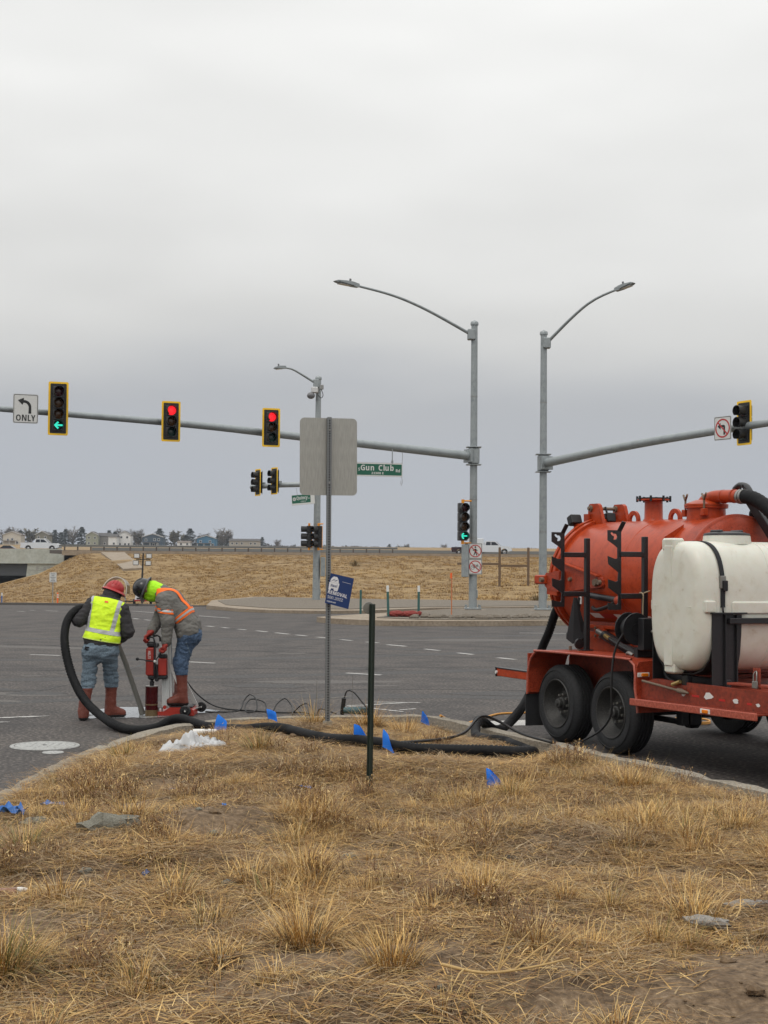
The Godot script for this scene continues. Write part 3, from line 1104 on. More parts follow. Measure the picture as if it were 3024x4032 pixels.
# the island: kerb line on the left and far end, straight kerb on the right
const LEFT_EDGE := [[-8.0, -2.0], [2.0, -2.3], [6.0, -2.45], [9.47, -2.525], [10.1, -2.536], [10.7, -2.515], [12.05, -2.44], [13.24, -2.255], [14.1, -2.037], [14.72, -1.651], [15.04, -1.1], [15.27, 0.02], [15.38, 0.42]]


func left_edge(d: float) -> float:
	for i in LEFT_EDGE.size() - 1:
		if d <= LEFT_EDGE[i + 1][0]:
			return lerpf(LEFT_EDGE[i][1], LEFT_EDGE[i + 1][1], clampf((d - LEFT_EDGE[i][0]) / (LEFT_EDGE[i + 1][0] - LEFT_EDGE[i][0]), 0.0, 1.0))
	return 0.45


func right_edge(d: float) -> float:
	return 0.47 + (15.4 - d) * 0.447


func island_height(x: float, d: float) -> float:
	var e := minf(minf(x - left_edge(d), (right_edge(d) - x) * 0.9), (15.35 - d) * 0.8)
	var y := 0.135 + 0.09 * smoothstep(0.0, 1.2, e) - 0.05 * (1.0 - smoothstep(0.1, 1.1, (right_edge(d) - x) * 0.9)) - 0.065 * smoothstep(11.2, 14.4, d)
	var k := smoothstep(0.0, 0.5, e)
	y += k * (noise.get_noise_2d(x * 0.45, d * 0.45) * 0.07 + noise.get_noise_2d(x * 1.7 + 9.0, d * 1.7) * 0.035 + noise.get_noise_2d(x * 6.0, d * 6.0 + 3.0) * 0.022 + noise.get_noise_2d(x * 17.0, d * 17.0) * 0.009)
	for m in [[-1.0, 8.35, 0.33, 0.07], [-1.85, 8.9, 0.5, 0.04], [-1.5, 8.1, 0.35, 0.03], [1.5, 5.2, 0.6, 0.04]]:
		y += m[3] * exp(-(pow(x - m[0], 2) + pow(d - m[1], 2)) / (m[2] * m[2]))
	return y


func on_island(x: float, z: float, up := 0.0) -> Vector3:
	return Vector3(x, island_height(x, -z) + up, z)


func build_island() -> void:
	var g := G.new()
	var ds := steps(-8.0, 3.0, 1.0)
	ds.append_array(steps(3.0, 15.3, 0.07))
	ds.append(15.3)
	ds.append(15.36)
	var cols := 90
	var p := []
	for d in ds:
		var a := left_edge(d)
		var b := maxf(right_edge(d), a + 0.02)
		var row := []
		for i in cols + 1:
			var x := lerpf(a, b, float(i) / cols)
			row.append(Vector3(x, island_height(x, d), -d))
		p.append(row)
	for j in ds.size() - 1:
		for i in cols:
			var q := [p[j][i], p[j][i + 1], p[j + 1][i + 1], p[j + 1][i]]
			var m := []
			for k in [[j, i], [j, i + 1], [j + 1, i + 1], [j + 1, i]]:
				var u: Vector3 = p[k[0]][mini(k[1] + 1, cols)] - p[k[0]][maxi(k[1] - 1, 0)]
				var w: Vector3 = p[mini(k[0] + 1, ds.size() - 1)][k[1]] - p[maxi(k[0] - 1, 0)][k[1]]
				m.append(u.cross(w).normalized())
			g.tri(q[0], q[1], q[2], m[0], m[1], m[2])
			g.tri(q[0], q[2], q[3], m[0], m[2], m[3])
	setting("island_soil", g, "dirt")
	# the kerb: one swept concrete section, chipped along its top edge
	var line := []
	for k in LEFT_EDGE:
		line.append(Vector3(k[1], 0, -k[0]))
	line[line.size() - 1] = Vector3(0.3, 0, -15.34)
	line.append(Vector3(0.5, 0, -15.28))
	for d in [14.7, 13.0, 10.0, 6.0, 2.0, -8.0]:
		line.append(Vector3(right_edge(d), 0, -d))
	var sp := spline(line, 0.12)
	var k := G.new()
	var prof := [Vector2(-0.02, 0.0), Vector2(-0.01, 0.145), Vector2(0.03, 0.152), Vector2(0.12, 0.15), Vector2(0.15, 0.135), Vector2(0.165, 0.1), Vector2(0.185, 0.0)]
	var last := []
	for i in sp.size():
		var t: Vector3 = (sp[mini(i + 1, sp.size() - 1)] - sp[maxi(i - 1, 0)]).normalized()
		var out := t.cross(Vector3.DOWN).normalized()
		var ring := []
		for q in prof:
			var chip := 0.012 * noise.get_noise_2d(i * 0.55, q.x * 30.0) if q.y > 0.08 else 0.0
			if q.y > 0.12 and q.x > 0.1 and noise.get_noise_2d(i * 0.21 + 50.0, 3.0) > 0.32:
				chip -= 0.02
			ring.append(sp[i] + out * (q.x + chip * 0.5) + Vector3.UP * (q.y + chip))
		if last:
			for j in prof.size() - 1:
				k.quad(last[j], last[j + 1], ring[j + 1], ring[j])
		last = ring
	setting("kerb", k, "kerb_concrete")


func slab(poly: Array, y: float, thick: float) -> G:
	var flat := []
	for q in poly:
		flat.append(Vector2(q[0], -q[1]))
	var g := G.new()
	g.x = Transform3D(Basis(Vector3.RIGHT, Vector3.FORWARD, Vector3.UP), Vector3(0, y - thick, 0))
	return g.prism(flat, 0.0, thick)


func build_median() -> void:
	# kerbed islands on the far side of the crossing
	var outer := [[-2.1, -45.0], [-1.85, -44.2], [-1.1, -43.2], [0.12, -42.4], [1.6, -42.5], [3.4, -42.9], [5.4, -43.9], [9.0, -46.0], [22.0, -53.0], [22.0, -63.0], [9.0, -58.0], [3.0, -56.0], [0.4, -50.5], [-1.2, -47.2]]
	setting("far_kerb", slab(outer, 0.16, 0.3), "far_concrete")
	var inner := [[-0.2, -44.6], [1.0, -43.3], [3.3, -43.6], [5.2, -44.5], [8.8, -46.6], [21.9, -53.6], [21.9, -62.4], [9.0, -57.5], [3.2, -55.4], [0.8, -50.2]]
	setting("median_soil", slab(inner, 0.185, 0.1), "rubble")
	var walk := [[-8.2, -68.0], [-7.4, -59.5], [-5.6, -55.2], [-4.2, -53.6], [-2.6, -53.2], [-0.6, -54.2], [2.0, -58.5], [9.0, -63.5], [20.0, -67.5], [20.0, -72.0], [0.0, -74.0], [-7.0, -77.0]]
	setting("pavement", slab(walk, 0.1, 0.9), "far_concrete")
	var verge := [[-7.8, -67.0], [-6.6, -59.8], [-4.4, -55.6], [-1.4, -55.2], [1.4, -59.0], [8.0, -63.6], [16.0, -68.0], [10.0, -71.5], [-1.0, -73.0], [-6.6, -75.5]]
	setting("verge_soil", slab(verge, 0.125, 0.1), "rubble")
	var base := [[-40.0, -123.5], [-21.0, -123.0], [-14.0, -108.0], [-8.0, -88.0], [-3.0, -78.5], [6.0, -75.4], [24.0, -72.0], [24.0, -71.4], [6.0, -74.8], [-3.4, -77.9], [-8.5, -87.6], [-14.5, -107.7], [-21.4, -122.4], [-40.0, -122.9]]
	var edge := G.new()
	for i in 6:
		var a := Vector3(base[i][0], 0, base[i][1])
		var b := Vector3(base[i + 1][0], 0, base[i + 1][1])
		a.y = fall(-a.z) + 0.06
		b.y = fall(-b.z) + 0.06
		edge.bar(a, b, 0.5, 0.3)
	setting("roadside_kerb", edge, "old_asphalt")
	# broken lumps along the front of the median
	var lumps := G.new()
	for i in 110:
		var t := rng.randf()
		var x := lerpf(0.9, 9.5, t) if i < 80 else rng.randf_range(2.0, 5.0)
		var z := -43.9 - maxf(0.0, x - 3.2) * 0.55 - rng.randf() * 0.8
		var s := rng.randf_range(0.04, 0.16)
		lumps.ball(Vector3(x, 0.2, z), Vector3(s * 1.4, s * 0.8, s), 7, 5, noise, 0.5, 1.7)
	var o := setting("rubble_lumps", lumps, "rubble")
	o.set_meta("kind", "stuff")
	o.set_meta("label", "broken clods and stones strewn on the far median")
	o.set_meta("category", "rubble")


func build_highway() -> void:
	var g := G.new()
	g.box(Vector3(126.0, 3.6, -220.0), Vector3(348.0, 0.5, 32.0))
	g.box(Vector3(-174.0, 3.6, -226.0), Vector3(251.6, 0.5, 20.0))
	setting("highway", g, "old_asphalt")
	var s := G.new()
	s.box(Vector3(77, 3.45, -203.4), Vector3(246, 0.7, 0.7))
	setting("highway_kerb", s, "far_concrete")
	setting("highway_barrier", G.new().box(Vector3(126.0, 4.2, -236.3), Vector3(349.0, 0.9, 0.4)), "rail_steel")
	# guard rail: one beam per side of the posts and every post its own piece
	var rail := thing("guard_rail", "grey steel guard rail on dark posts along the raised highway", "guard rail", "", Vector3(-46.5, 3.86, -205.5))
	for y in [0.72, 0.56]:
		part(rail, "beam", G.new().box(Vector3(24.0, y, 0.0), Vector3(49.0, 0.13, 0.08), 0.02), "rail_steel")
	part(rail, "backing_beam", G.new().box(Vector3(24.0, 0.64, -0.04), Vector3(49.0, 0.3, 0.03)), "rail_steel")
	var pm := G.new().box(Vector3(0, 0.33, -0.12), Vector3(0.18, 0.78, 0.16)).mesh()
	pm.surface_set_material(0, mats.rail_post)
	for i in 26:
		shared(rail, "post", pm, Transform3D(Basis.IDENTITY, Vector3(0.3 + i * 1.9, 0, 0)))
	# the overpass abutment at the left
	var b := thing("bridge_abutment", "pale concrete highway bridge abutment lettered E-470", "bridge", "", Vector3(-48.4, 0, -215))
	part(b, "parapet", G.new().prism([Vector2(-34, 1.95), Vector2(0, 1.95), Vector2(0, 3.8), Vector2(-0.5, 4.12), Vector2(-34, 4.05)], -0.45, 0.0), "bridge_concrete")
	part(b, "wall", G.new().prism([Vector2(-5.5, 1.9), Vector2(-0.05, 1.9), Vector2(-0.05, -3.0), Vector2(-6.0, -3.0)], -3.0, -0.12), "bridge_concrete")
	part(b, "ledge", G.new().box(Vector3(-17, 1.92, -0.02), Vector3(33.9, 0.1, 0.3)), "bridge_concrete")
	part(b, "girder", G.new().box(Vector3(-20, 0.95, -0.9), Vector3(28.9, 1.85, 0.6)), "girder")
	part(b, "deck", G.new().box(Vector3(-17, 2.65, -12.0), Vector3(34, 1.2, 22.8)), "girder")
	part(b, "far_pier", G.new().box(Vector3(-20, -1.5, -22.0), Vector3(29, 7.0, 1.0)), "girder")
	part(b, "slope_paving", G.new().prism([Vector2(-5.9, -0.2), Vector2(-16, -3.2), Vector2(-5.9, -3.2)], -20.0, -0.6), "bridge_concrete")
	text(b, "lettering", "E-470", 0.62, "sign_grey_edge", Transform3D(Basis.IDENTITY, Vector3(-2.85, 1.12, -0.1)), true, 1.35)
	part(b, "joint", G.new().box(Vector3(-2.9, 0.85, -0.11), Vector3(5.2, 0.03, 0.03)), "sign_grey_edge")
	# concrete chute let into the slope
	var ch := G.new()
	var pts := []
	for q in [[-39.9, 200.5], [-36.6, 200.5], [-28.3, 167.5], [-30.4, 166.0]]:
		pts.append(Vector3(q[0], land(q[0], q[1]) + 0.28, -q[1]))
	ch.quad(pts[0], pts[3], pts[2], pts[1])
	for i in 4:
		ch.quad(pts[i], pts[(i + 1) % 4], pts[(i + 1) % 4] + Vector3.DOWN, pts[i] + Vector3.DOWN)
	var chute := part(self, "drain_chute", ch, "far_concrete")
	tag(chute, "tan concrete drain chute running down the grass embankment", "drain chute")
	build_pickups()


func pickup(root: Node3D, paint: String, service: bool) -> void:
	# along +x, wheels on y 0, length about six metres
	var body := [Vector2(-2.95, 0.5), Vector2(-2.95, 1.28), Vector2(-0.75, 1.3), Vector2(1.0, 1.27), Vector2(2.55, 1.18), Vector2(2.95, 1.0), Vector2(2.98, 0.55), Vector2(2.5, 0.42)]
	body.append_array(arc(Vector2(1.95, 0.42), 0.47, 0, 180, 8))
	body.append_array([Vector2(1.3, 0.4), Vector2(-1.2, 0.4)])
	body.append_array(arc(Vector2(-1.75, 0.42), 0.47, 0, 180, 8))
	body.append(Vector2(-2.4, 0.42))
	part(root, "body", G.new().prism(body, -0.98, 0.98), paint)
	part(root, "cab", G.new().prism([Vector2(-0.85, 1.27), Vector2(-0.72, 1.85), Vector2(-0.55, 1.92), Vector2(0.55, 1.92), Vector2(0.75, 1.86), Vector2(1.45, 1.27)], -0.86, 0.86), paint)
	for z in [-0.87, 0.85]:
		part(root, "window", G.new().prism([Vector2(-0.65, 1.33), Vector2(-0.55, 1.8), Vector2(0.05, 1.8), Vector2(0.05, 1.33)], z, z + 0.02), "far_glass")
		part(root, "window", G.new().prism([Vector2(0.13, 1.33), Vector2(0.13, 1.8), Vector2(0.66, 1.78), Vector2(1.18, 1.33)], z, z + 0.02), "far_glass")
	part(root, "windscreen", G.new().bar(Vector3(0.82, 1.84, 0), Vector3(1.47, 1.3, 0), 1.5, 0.02), "far_glass")
	part(root, "bumper", G.new().box(Vector3(3.0, 0.58, 0), Vector3(0.14, 0.25, 1.9), 0.04), "chrome")
	part(root, "rear_bumper", G.new().box(Vector3(-3.0, 0.55, 0), Vector3(0.12, 0.18, 1.8), 0.03), "chrome")
	for z in [-0.82, 0.82]:
		part(root, "headlight", G.new().box(Vector3(2.93, 0.98, z), Vector3(0.1, 0.2, 0.26), 0.03), "lamp_glass")
		part(root, "tail_light", G.new().box(Vector3(-2.96, 1.02, z), Vector3(0.05, 0.36, 0.16), 0.01), "tail_red")
		for wx in [-1.75, 1.95]:
			var t := along(Vector3(wx, 0.4, z), Vector3(wx, 0.4, z + signf(z)))
			var w := part(root, "wheel", G.new().at(t).lathe([Vector2(0.24, -0.12), Vector2(0.36, -0.12), Vector2(0.4, -0.06), Vector2(0.4, 0.08), Vector2(0.37, 0.13), Vector2(0.24, 0.12)], 18), "tyre")
			part(w, "hub_cap", G.new().at(t).lathe([Vector2(0.24, 0.12), Vector2(0.2, 0.06), Vector2(0.1, 0.09), Vector2(0.0, 0.1)], 14), "chrome")
	if service:
		part(root, "service_box", G.new().box(Vector3(-1.95, 1.72, 0), Vector3(2.05, 1.1, 1.9), 0.06), paint)


func build_pickups() -> void:
	var a := thing("pickup_truck", "white crew cab pickup crossing the concrete bridge", "pickup truck", "", Vector3(-53.6, 3.86, -222))
	pickup(a, "car_white", false)
	var b := thing("pickup_truck", "dark maroon pickup on the raised highway behind the signal pole", "pickup truck", "", Vector3(13.6, 3.86, -226))
	pickup(b, "car_maroon", false)
	b.scale = Vector3.ONE * 0.95
	var c := thing("pickup_truck", "white utility pickup with tall box body on the raised highway", "pickup truck", "", Vector3(16.6, 3.86, -222))
	pickup(c, "car_white", true)
	c.scale = Vector3.ONE * 1.12
	var r := thing("parked_car", "low dark red car at the left edge on the bridge", "car", "", Vector3(-58.3, 3.3, -221))
	part(r, "body", G.new().prism([Vector2(-2.1, 0.3), Vector2(-2.1, 0.85), Vector2(-1.2, 0.95), Vector2(1.0, 0.92), Vector2(2.0, 0.7), Vector2(2.1, 0.3)], -0.85, 0.85), "car_red")
	part(r, "cab", G.new().prism([Vector2(-1.3, 0.93), Vector2(-0.7, 1.35), Vector2(0.3, 1.35), Vector2(1.0, 0.9)], -0.72, 0.72), "far_glass")
	for wx in [-1.3, 1.35]:
		var t := along(Vector3(wx, 0.32, 0.7), Vector3(wx, 0.32, 1.7))
		part(r, "wheel", G.new().at(t).lathe([Vector2(0.0, -0.1), Vector2(0.32, -0.1), Vector2(0.32, 0.1), Vector2(0.0, 0.1)], 14), "tyre")


func house(label: String, x: float, w: float, h: float, wall: String, roof: String, gable_front: bool, wins: Array, dist := 900.0, porch := false) -> void:
	# x, w, h in metres at that distance; the wall rises from the plateau
	var o := thing("house", label, "house", "houses on the ridge behind the highway", Vector3(x, land(x, dist), -dist))
	var d := 10.0
	var rise := h * 0.28
	if gable_front:
		part(o, "wall", G.new().prism([Vector2(-w / 2, 0), Vector2(w / 2, 0), Vector2(w / 2, h), Vector2(0, h + rise), Vector2(-w / 2, h)], -d, 0.0), wall)
		var r := part(o, "roof", G.new().prism([Vector2(-w / 2 - 0.5, h - 0.25), Vector2(0, h + rise + 0.12), Vector2(w / 2 + 0.5, h - 0.25), Vector2(w / 2 + 0.5, h + 0.1), Vector2(0, h + rise + 0.5), Vector2(-w / 2 - 0.5, h + 0.1)], -d - 0.4, 0.5), roof)
		part(r, "fascia", G.new().bar(Vector3(-w / 2 - 0.5, h - 0.1, 0.53), Vector3(0, h + rise + 0.26, 0.53), 0.06, 0.3), "house_trim")
		part(r, "fascia", G.new().bar(Vector3(w / 2 + 0.5, h - 0.1, 0.53), Vector3(0, h + rise + 0.26, 0.53), 0.06, 0.3), "house_trim")
	else:
		part(o, "wall", G.new().box(Vector3(0, h / 2, -d / 2), Vector3(w, h, d)), wall)
		var r := G.new()
		r.x = Transform3D(Basis(Vector3.BACK, Vector3.UP, Vector3.LEFT), Vector3(0, 0, -d / 2))
		r.prism([Vector2(-d / 2 - 0.6, h - 0.1), Vector2(d / 2 + 0.6, h - 0.1), Vector2(0, h + rise)], -w / 2 - 0.5, w / 2 + 0.5)
		part(o, "roof", r, roof)
	for q in wins:
		var wn := part(o, "window", G.new().box(Vector3(q[0] * w, q[1] * h, 0.03), Vector3(1.5, 1.6, 0.1)), "house_trim")
		part(wn, "pane", G.new().box(Vector3(q[0] * w, q[1] * h, 0.08), Vector3(1.1, 1.2, 0.06)), "far_glass")
	if porch:
		part(o, "porch_roof", G.new().box(Vector3(-w * 0.1, h * 0.45, 1.0), Vector3(w * 0.8, 0.35, 2.2)), roof)
		for k in 3:
			part(o, "porch_post", G.new().box(Vector3(-w * 0.45 + k * w * 0.35, h * 0.22, 1.9), Vector3(0.3, h * 0.44, 0.3)), "house_trim")


func px(x: float, dist: float) -> float:
	return (x - 829.5) / 3067.0 * dist


func build_houses_and_trees() -> void:
	var w2 := [[-0.25, 0.78], [0.25, 0.78], [-0.25, 0.3], [0.25, 0.3]]
	house("cream gabled house with balcony at far left", px(26, 900), 11.5, 7.0, "house_cream", "roof_brown", true, [[-0.22, 0.55], [0.02, 0.6], [0.3, 0.3]], 900, true)
	house("dark olive house with white windows above the white pickup", px(91, 900), 8.4, 7.2, "house_olive", "roof_dark", true, w2)
	house("sage green house just right of the two tall evergreens", px(199, 900), 7.6, 7.2, "house_sage", "roof_dark", true, w2)
	house("plain grey brown house between the sage house and a white one", px(224, 905), 7.4, 7.0, "house_grey", "roof_dark", false, [[0.1, 0.3]], 905)
	house("low white house partly behind a dark conifer", px(243, 890), 5.0, 6.2, "house_white", "roof_dark", false, [[0.2, 0.3]], 890)
	house("bright white gabled house above the lamp trailer", px(268, 900), 8.2, 7.6, "house_white", "roof_dark", true, [[-0.2, 0.8], [0.25, 0.8], [-0.3, 0.22], [0.1, 0.22], [0.38, 0.22]], 900)
	house("dark navy house with white porch and dormer windows", px(330, 900), 13.0, 6.4, "house_navy", "roof_dark", true, [[-0.32, 0.7], [0.1, 0.75], [0.3, 0.75], [0.05, 0.25], [0.25, 0.25]], 900, true)
	house("small low white house left of a broad evergreen", px(397, 890), 7.8, 3.2, "house_white", "roof_brown", false, [[-0.2, 0.6], [0.3, 0.6]], 890)
	house("bright blue house with dark grey roof", px(446, 900), 12.0, 5.8, "house_blue", "roof_dark", true, [[-0.3, 0.65], [0.2, 0.65], [0.35, 0.3]], 900, true)
	house("long beige house with dark roof, rightmost big house", px(528, 900), 19.0, 4.6, "house_beige", "roof_dark", false, [[-0.4, 0.6], [-0.25, 0.6], [-0.08, 0.6], [0.22, 0.6], [0.36, 0.6]], 900)
	house("tiny pale hip roof beyond the rail near the far pole", px(655, 1100), 8.0, 1.8, "house_beige", "house_trim", true, [], 1100)
	house("low dark roofed house behind the raised highway, rightmost of all", px(930, 1200), 26.0, 2.4, "house_grey", "roof_dark", false, [[-0.3, 0.5]], 1200)

	var ever := []
	for v in 3:
		var g := G.new()
		var t := G.new()
		t.tube([Vector3.ZERO, Vector3(0, 9.0, 0)], [0.35, 0.05], 6)
		for i in 620:
			var h := pow(rng.randf(), 1.1)
			var rad := (1.0 - h) * (3.6 + v * 0.7) + 0.25
			var a := rng.randf() * TAU
			var rr := rad * sqrt(rng.randf_range(0.25, 1.0)) * (0.85 + 0.3 * sin(h * 31.0 + v))
			var p := Vector3(cos(a) * rr, 0.8 + h * 9.2, sin(a) * rr)
			var k := rng.randf_range(0.6, 1.3)
			g.tint(Color(0.022 * k, 0.034 * k, 0.022 * k))
			var out := Vector3(cos(a), -0.35, sin(a))
			var sd := out.cross(Vector3.UP).normalized() * rng.randf_range(0.35, 0.75)
			g.tri(p - sd, p + sd, p + out * rng.randf_range(0.5, 1.0), (out + Vector3.UP).normalized(), (out + Vector3.UP).normalized(), out.normalized())
		ever.append([t.mesh(), g.mesh()])
		ever[v][0].surface_set_material(0, mats.bark)
		ever[v][1].surface_set_material(0, mats.leaves)
	var bare := []
	for v in 3:
		var t := G.new()
		var g := G.new()
		t.tube([Vector3.ZERO, Vector3(0.1, 3.0, 0), Vector3(0.0, 6.0, 0.1)], [0.3, 0.2, 0.1], 6)
		for i in 46:
			var a := rng.randf() * TAU
			var y := rng.randf_range(1.2, 5.5)
			var l := rng.randf_range(1.8, 3.6)
			var e := Vector3(cos(a) * l * 0.7, y + l * 0.95, sin(a) * l * 0.7)
			t.tube([Vector3(0, y, 0), Vector3(cos(a) * l * 0.3, y + l * 0.4, sin(a) * l * 0.3), e], [0.1, 0.07, 0.03], 4, false)
			for j in 9:
				var b := Vector3(0, y, 0).lerp(e, rng.randf_range(0.35, 1.0))
				var d := Vector3(rng.randfn(), rng.randf_range(0.1, 1.4), rng.randfn()).normalized() * rng.randf_range(0.5, 1.4)
				var k := rng.randf_range(0.7, 1.3)
				g.tint([Color(0.16 * k, 0.135 * k, 0.115 * k), Color(0.16 * k, 0.14 * k, 0.08 * k), Color(0.3 * k, 0.27 * k, 0.23 * k)][v])
				var sd := d.cross(Vector3(rng.randfn(), rng.randfn(), rng.randfn())).normalized() * (0.09 if v != 1 else 0.3)
				g.tri(b - sd, b + sd, b + d, Vector3.BACK, Vector3.BACK, Vector3.UP)
		bare.append([t.mesh(), g.mesh()])
		bare[v][0].surface_set_material(0, mats.pale_bark)
		bare[v][1].surface_set_material(0, mats.leaves)
	# x in picture columns at the ridge, height m, evergreen variant or bare variant, label
	var trees := [
		[45, 10.5, "e", 0, "dark evergreen behind the cream gabled house"], [142, 11.5, "e", 1, "broad dark conifer left of the pale bare tree, on the ridge"], [177, 13.0, "e", 0, "tallest dark conifer, beside the sage green house"],
		[119, 11.0, "e", 2, "rounded dark evergreen right of the olive house"], [132, 9.5, "e", 1, "small dark evergreen between rounded one and broad conifer"], [249, 10.5, "e", 0, "dark conifer standing in front of the white houses"],
		[236, 11.0, "e", 2, "dark evergreen crown rising behind the grey brown house"], [345, 12.5, "e", 2, "wide dark evergreen right of the navy house"], [411, 12.6, "e", 1, "pointed dark evergreen right of the small low white house"],
		[429, 7.8, "e", 2, "low dark evergreen just left of the blue house"], [452, 7.2, "e", 1, "dark shrubby evergreen in front of the blue house"], [471, 8.4, "e", 2, "rounded dark evergreen right of the blue house"], [497, 9.0, "e", 0, "slim dark evergreen left of the long beige house"],
		[567, 7.6, "e", 2, "dark evergreen at the right end of the long beige house"], [720, 4.2, "e", 1, "small dark evergreen seen right of the drilled sign post"], [748, 4.6, "e", 2, "pair of low dark evergreens' left one past the sign post"],
		[791, 4.0, "e", 0, "small pointed evergreen near the left of the green street sign's foot"], [842, 5.6, "e", 1, "lone dark evergreen right of the dark green steel post"], [635, 4.4, "e", 2, "low dark bush left of the far signal pole"],
		[10, 12.0, "b", 0, "bare grey tree behind the roof at far left"], [30, 13.2, "b", 0, "bare grey tree rising over the cream house"], [66, 12.4, "b", 1, "bare brownish tree left of the olive house"], [158, 13.5, "b", 2, "pale bare tree between two dark conifers"],
		[262, 12.6, "b", 0, "bare brown tree crown behind the white gabled house"], [296, 12.6, "b", 0, "tall grey bare trees right of the white gabled house"], [300, 10.0, "b", 1, "short brownish tree left of the navy house"], [378, 12.0, "b", 1, "yellowish leafy tree left of the pointed evergreen"],
		[398, 9.6, "b", 1, "brownish tree behind the small low white house"], [482, 13.4, "b", 2, "tall pale bare tree left of the long beige house"], [490, 13.0, "b", 0, "tall grey bare tree next to the pale one"], [442, 10.4, "b", 0, "thin bare tree behind the blue house"],
		[110, 10.0, "b", 1, "reddish brown leafless tree behind the white pickup"], [600, 6.4, "b", 0, "small bare tree beyond the beige house's conifer"], [865, 5.4, "b", 2, "pale leafless thicket right of the lone evergreen"], [880, 6.0, "b", 1, "brownish leafless thicket beyond the highway"],
		[960, 6.2, "b", 0, "grey leafless thicket left of the maroon pickup"], [1090, 4.6, "b", 0, "small leafless tree right of the white utility pickup"]]
	for q in trees:
		var far := 930.0 if q[0] < 620 else 1100.0
		var x := px(q[0], far)
		var o := thing("evergreen_tree" if q[2] == "e" else "bare_tree", q[4], "tree", "trees on the ridge behind the highway", Vector3(x, land(x, far) - 0.3, -far), rng.randf() * 360.0)
		var m: Array = ever[q[3]] if q[2] == "e" else bare[q[3]]
		shared(o, "trunk", m[0])
		shared(o, "crown", m[1])
		var k: float = q[1] / (10.0 if q[2] == "e" else 8.6) * (far / 900.0) * 1.12
		k *= 0.9
		var kw := k * rng.randf_range(1.25, 1.6)
		o.scale = Vector3(kw, k, kw)
	# low dark scrub between and behind the houses
	var g := G.new()
	for i in 7600:
		var col := rng.randf_range(-20.0, 1180.0)
		var x := px(col, 960.0)
		var h := (2.2 + 3.4 * maxf(0.0, noise.get_noise_1d(x * 0.05) + 0.35)) * sqrt(rng.randf()) * (1.0 if col < 640.0 else 0.55)
		var c := rng.randf_range(0.6, 1.3)
		g.tint(Color(0.075 * c, 0.062 * c, 0.05 * c) if noise.get_noise_1d(x * 0.09 + 90.0) > -0.05 else Color(0.035 * c, 0.045 * c, 0.03 * c))
		var p := Vector3(x, land(x, 950.0) - 0.4 + h, -950.0 - rng.randf() * 6.0)
		var d := Vector3(rng.randfn(), 0.6 + rng.randf(), rng.randfn()).normalized()
		g.blade(p, d, 1.5, 0.75, 0.1)
	var o := part(self, "scrub_belt", g, "leaves")
	o.set_meta("kind", "stuff")
	o.set_meta("label", "low brown scrub along the ridge behind the houses")
	o.set_meta("category", "scrub")


# ---------------------------------------------------------------- signal poles, heads and signs

func pole(o: Node3D, r0: float, r1: float, h: float) -> void:
	part(o, "footing", G.new().lathe([Vector2(0.0, 0.16), Vector2(0.5, 0.16), Vector2(0.52, 0.12), Vector2(0.52, -0.3)], 20), "far_concrete")
	part(o, "base_plate", G.new().box(Vector3(0, 0.2, 0), Vector3(0.62, 0.06, 0.62), 0.01), "galvanised")
	for k in 4:
		var a := TAU * (k + 0.5) / 4.0
		part(o, "anchor_bolt", G.new().tube([Vector3(cos(a) * 0.36, 0.2, sin(a) * 0.36), Vector3(cos(a) * 0.36, 0.34, sin(a) * 0.36)], 0.035, 8), "galvanised")
	part(o, "shaft", G.new().lathe([Vector2(r0, 0.22), Vector2(lerpf(r0, r1, 0.5), h * 0.5), Vector2(r1, h)], 24), "galvanised")
	part(o, "cap", G.new().lathe([Vector2(r1 + 0.03, h - 0.08), Vector2(r1 + 0.035, h), Vector2(r1 + 0.01, h + 0.05), Vector2(0.0, h + 0.12)], 20), "galvanised")
	part(o, "hand_hole_cover", G.new().box(Vector3(r0 * 0.98, 0.75, 0.02), Vector3(0.05, 0.3, 0.16), 0.01), "galvanised")


func lamp_arm(o: Node3D, pts: Array, tip: Vector3) -> void:
	var sp := spline(pts, 0.25)
	var r := []
	for i in sp.size():
		r.append(lerpf(0.065, 0.04, float(i) / sp.size()))
	part(o, "lamp_arm", G.new().tube(sp, r, 10), "galvanised")
	part(o, "arm_bracket", G.new().box(pts[0], Vector3(0.3, 0.4, 0.32), 0.03), "galvanised")
	var a: Vector3 = pts[pts.size() - 1]
	var f := (tip - a).normalized()
	var s := f.cross(Vector3.UP).normalized()
	var l := a.distance_to(tip)
	var head := G.new()
	head.x = Transform3D(Basis(f, s.cross(f), s), a)
	head.prism([Vector2(-0.1, 0.06), Vector2(0.2, 0.1), Vector2(l * 0.5, 0.09), Vector2(l * 0.9, 0.05), Vector2(l, 0.01), Vector2(l * 0.9, -0.03), Vector2(0.15, -0.07), Vector2(-0.1, -0.06)], -0.1, 0.1, true)
	head.prism([Vector2(0.12, 0.07), Vector2(l * 0.5, 0.06), Vector2(l * 0.85, 0.03), Vector2(l * 0.85, -0.01), Vector2(0.15, -0.05)], -0.17, 0.17, true)
	var lum := part(o, "luminaire", head, "galvanised")
	var lens := G.new()
	lens.x = head.x
	part(lum, "lens", lens.box(Vector3(l * 0.55, -0.05, 0), Vector3(l * 0.5, 0.03, 0.24), 0.01), "lamp_glass")
	part(lum, "photocell", G.new().at(head.x).tube([Vector3(0.25, 0.09, 0), Vector3(0.25, 0.2, 0)], 0.04, 8), "camera_grey")


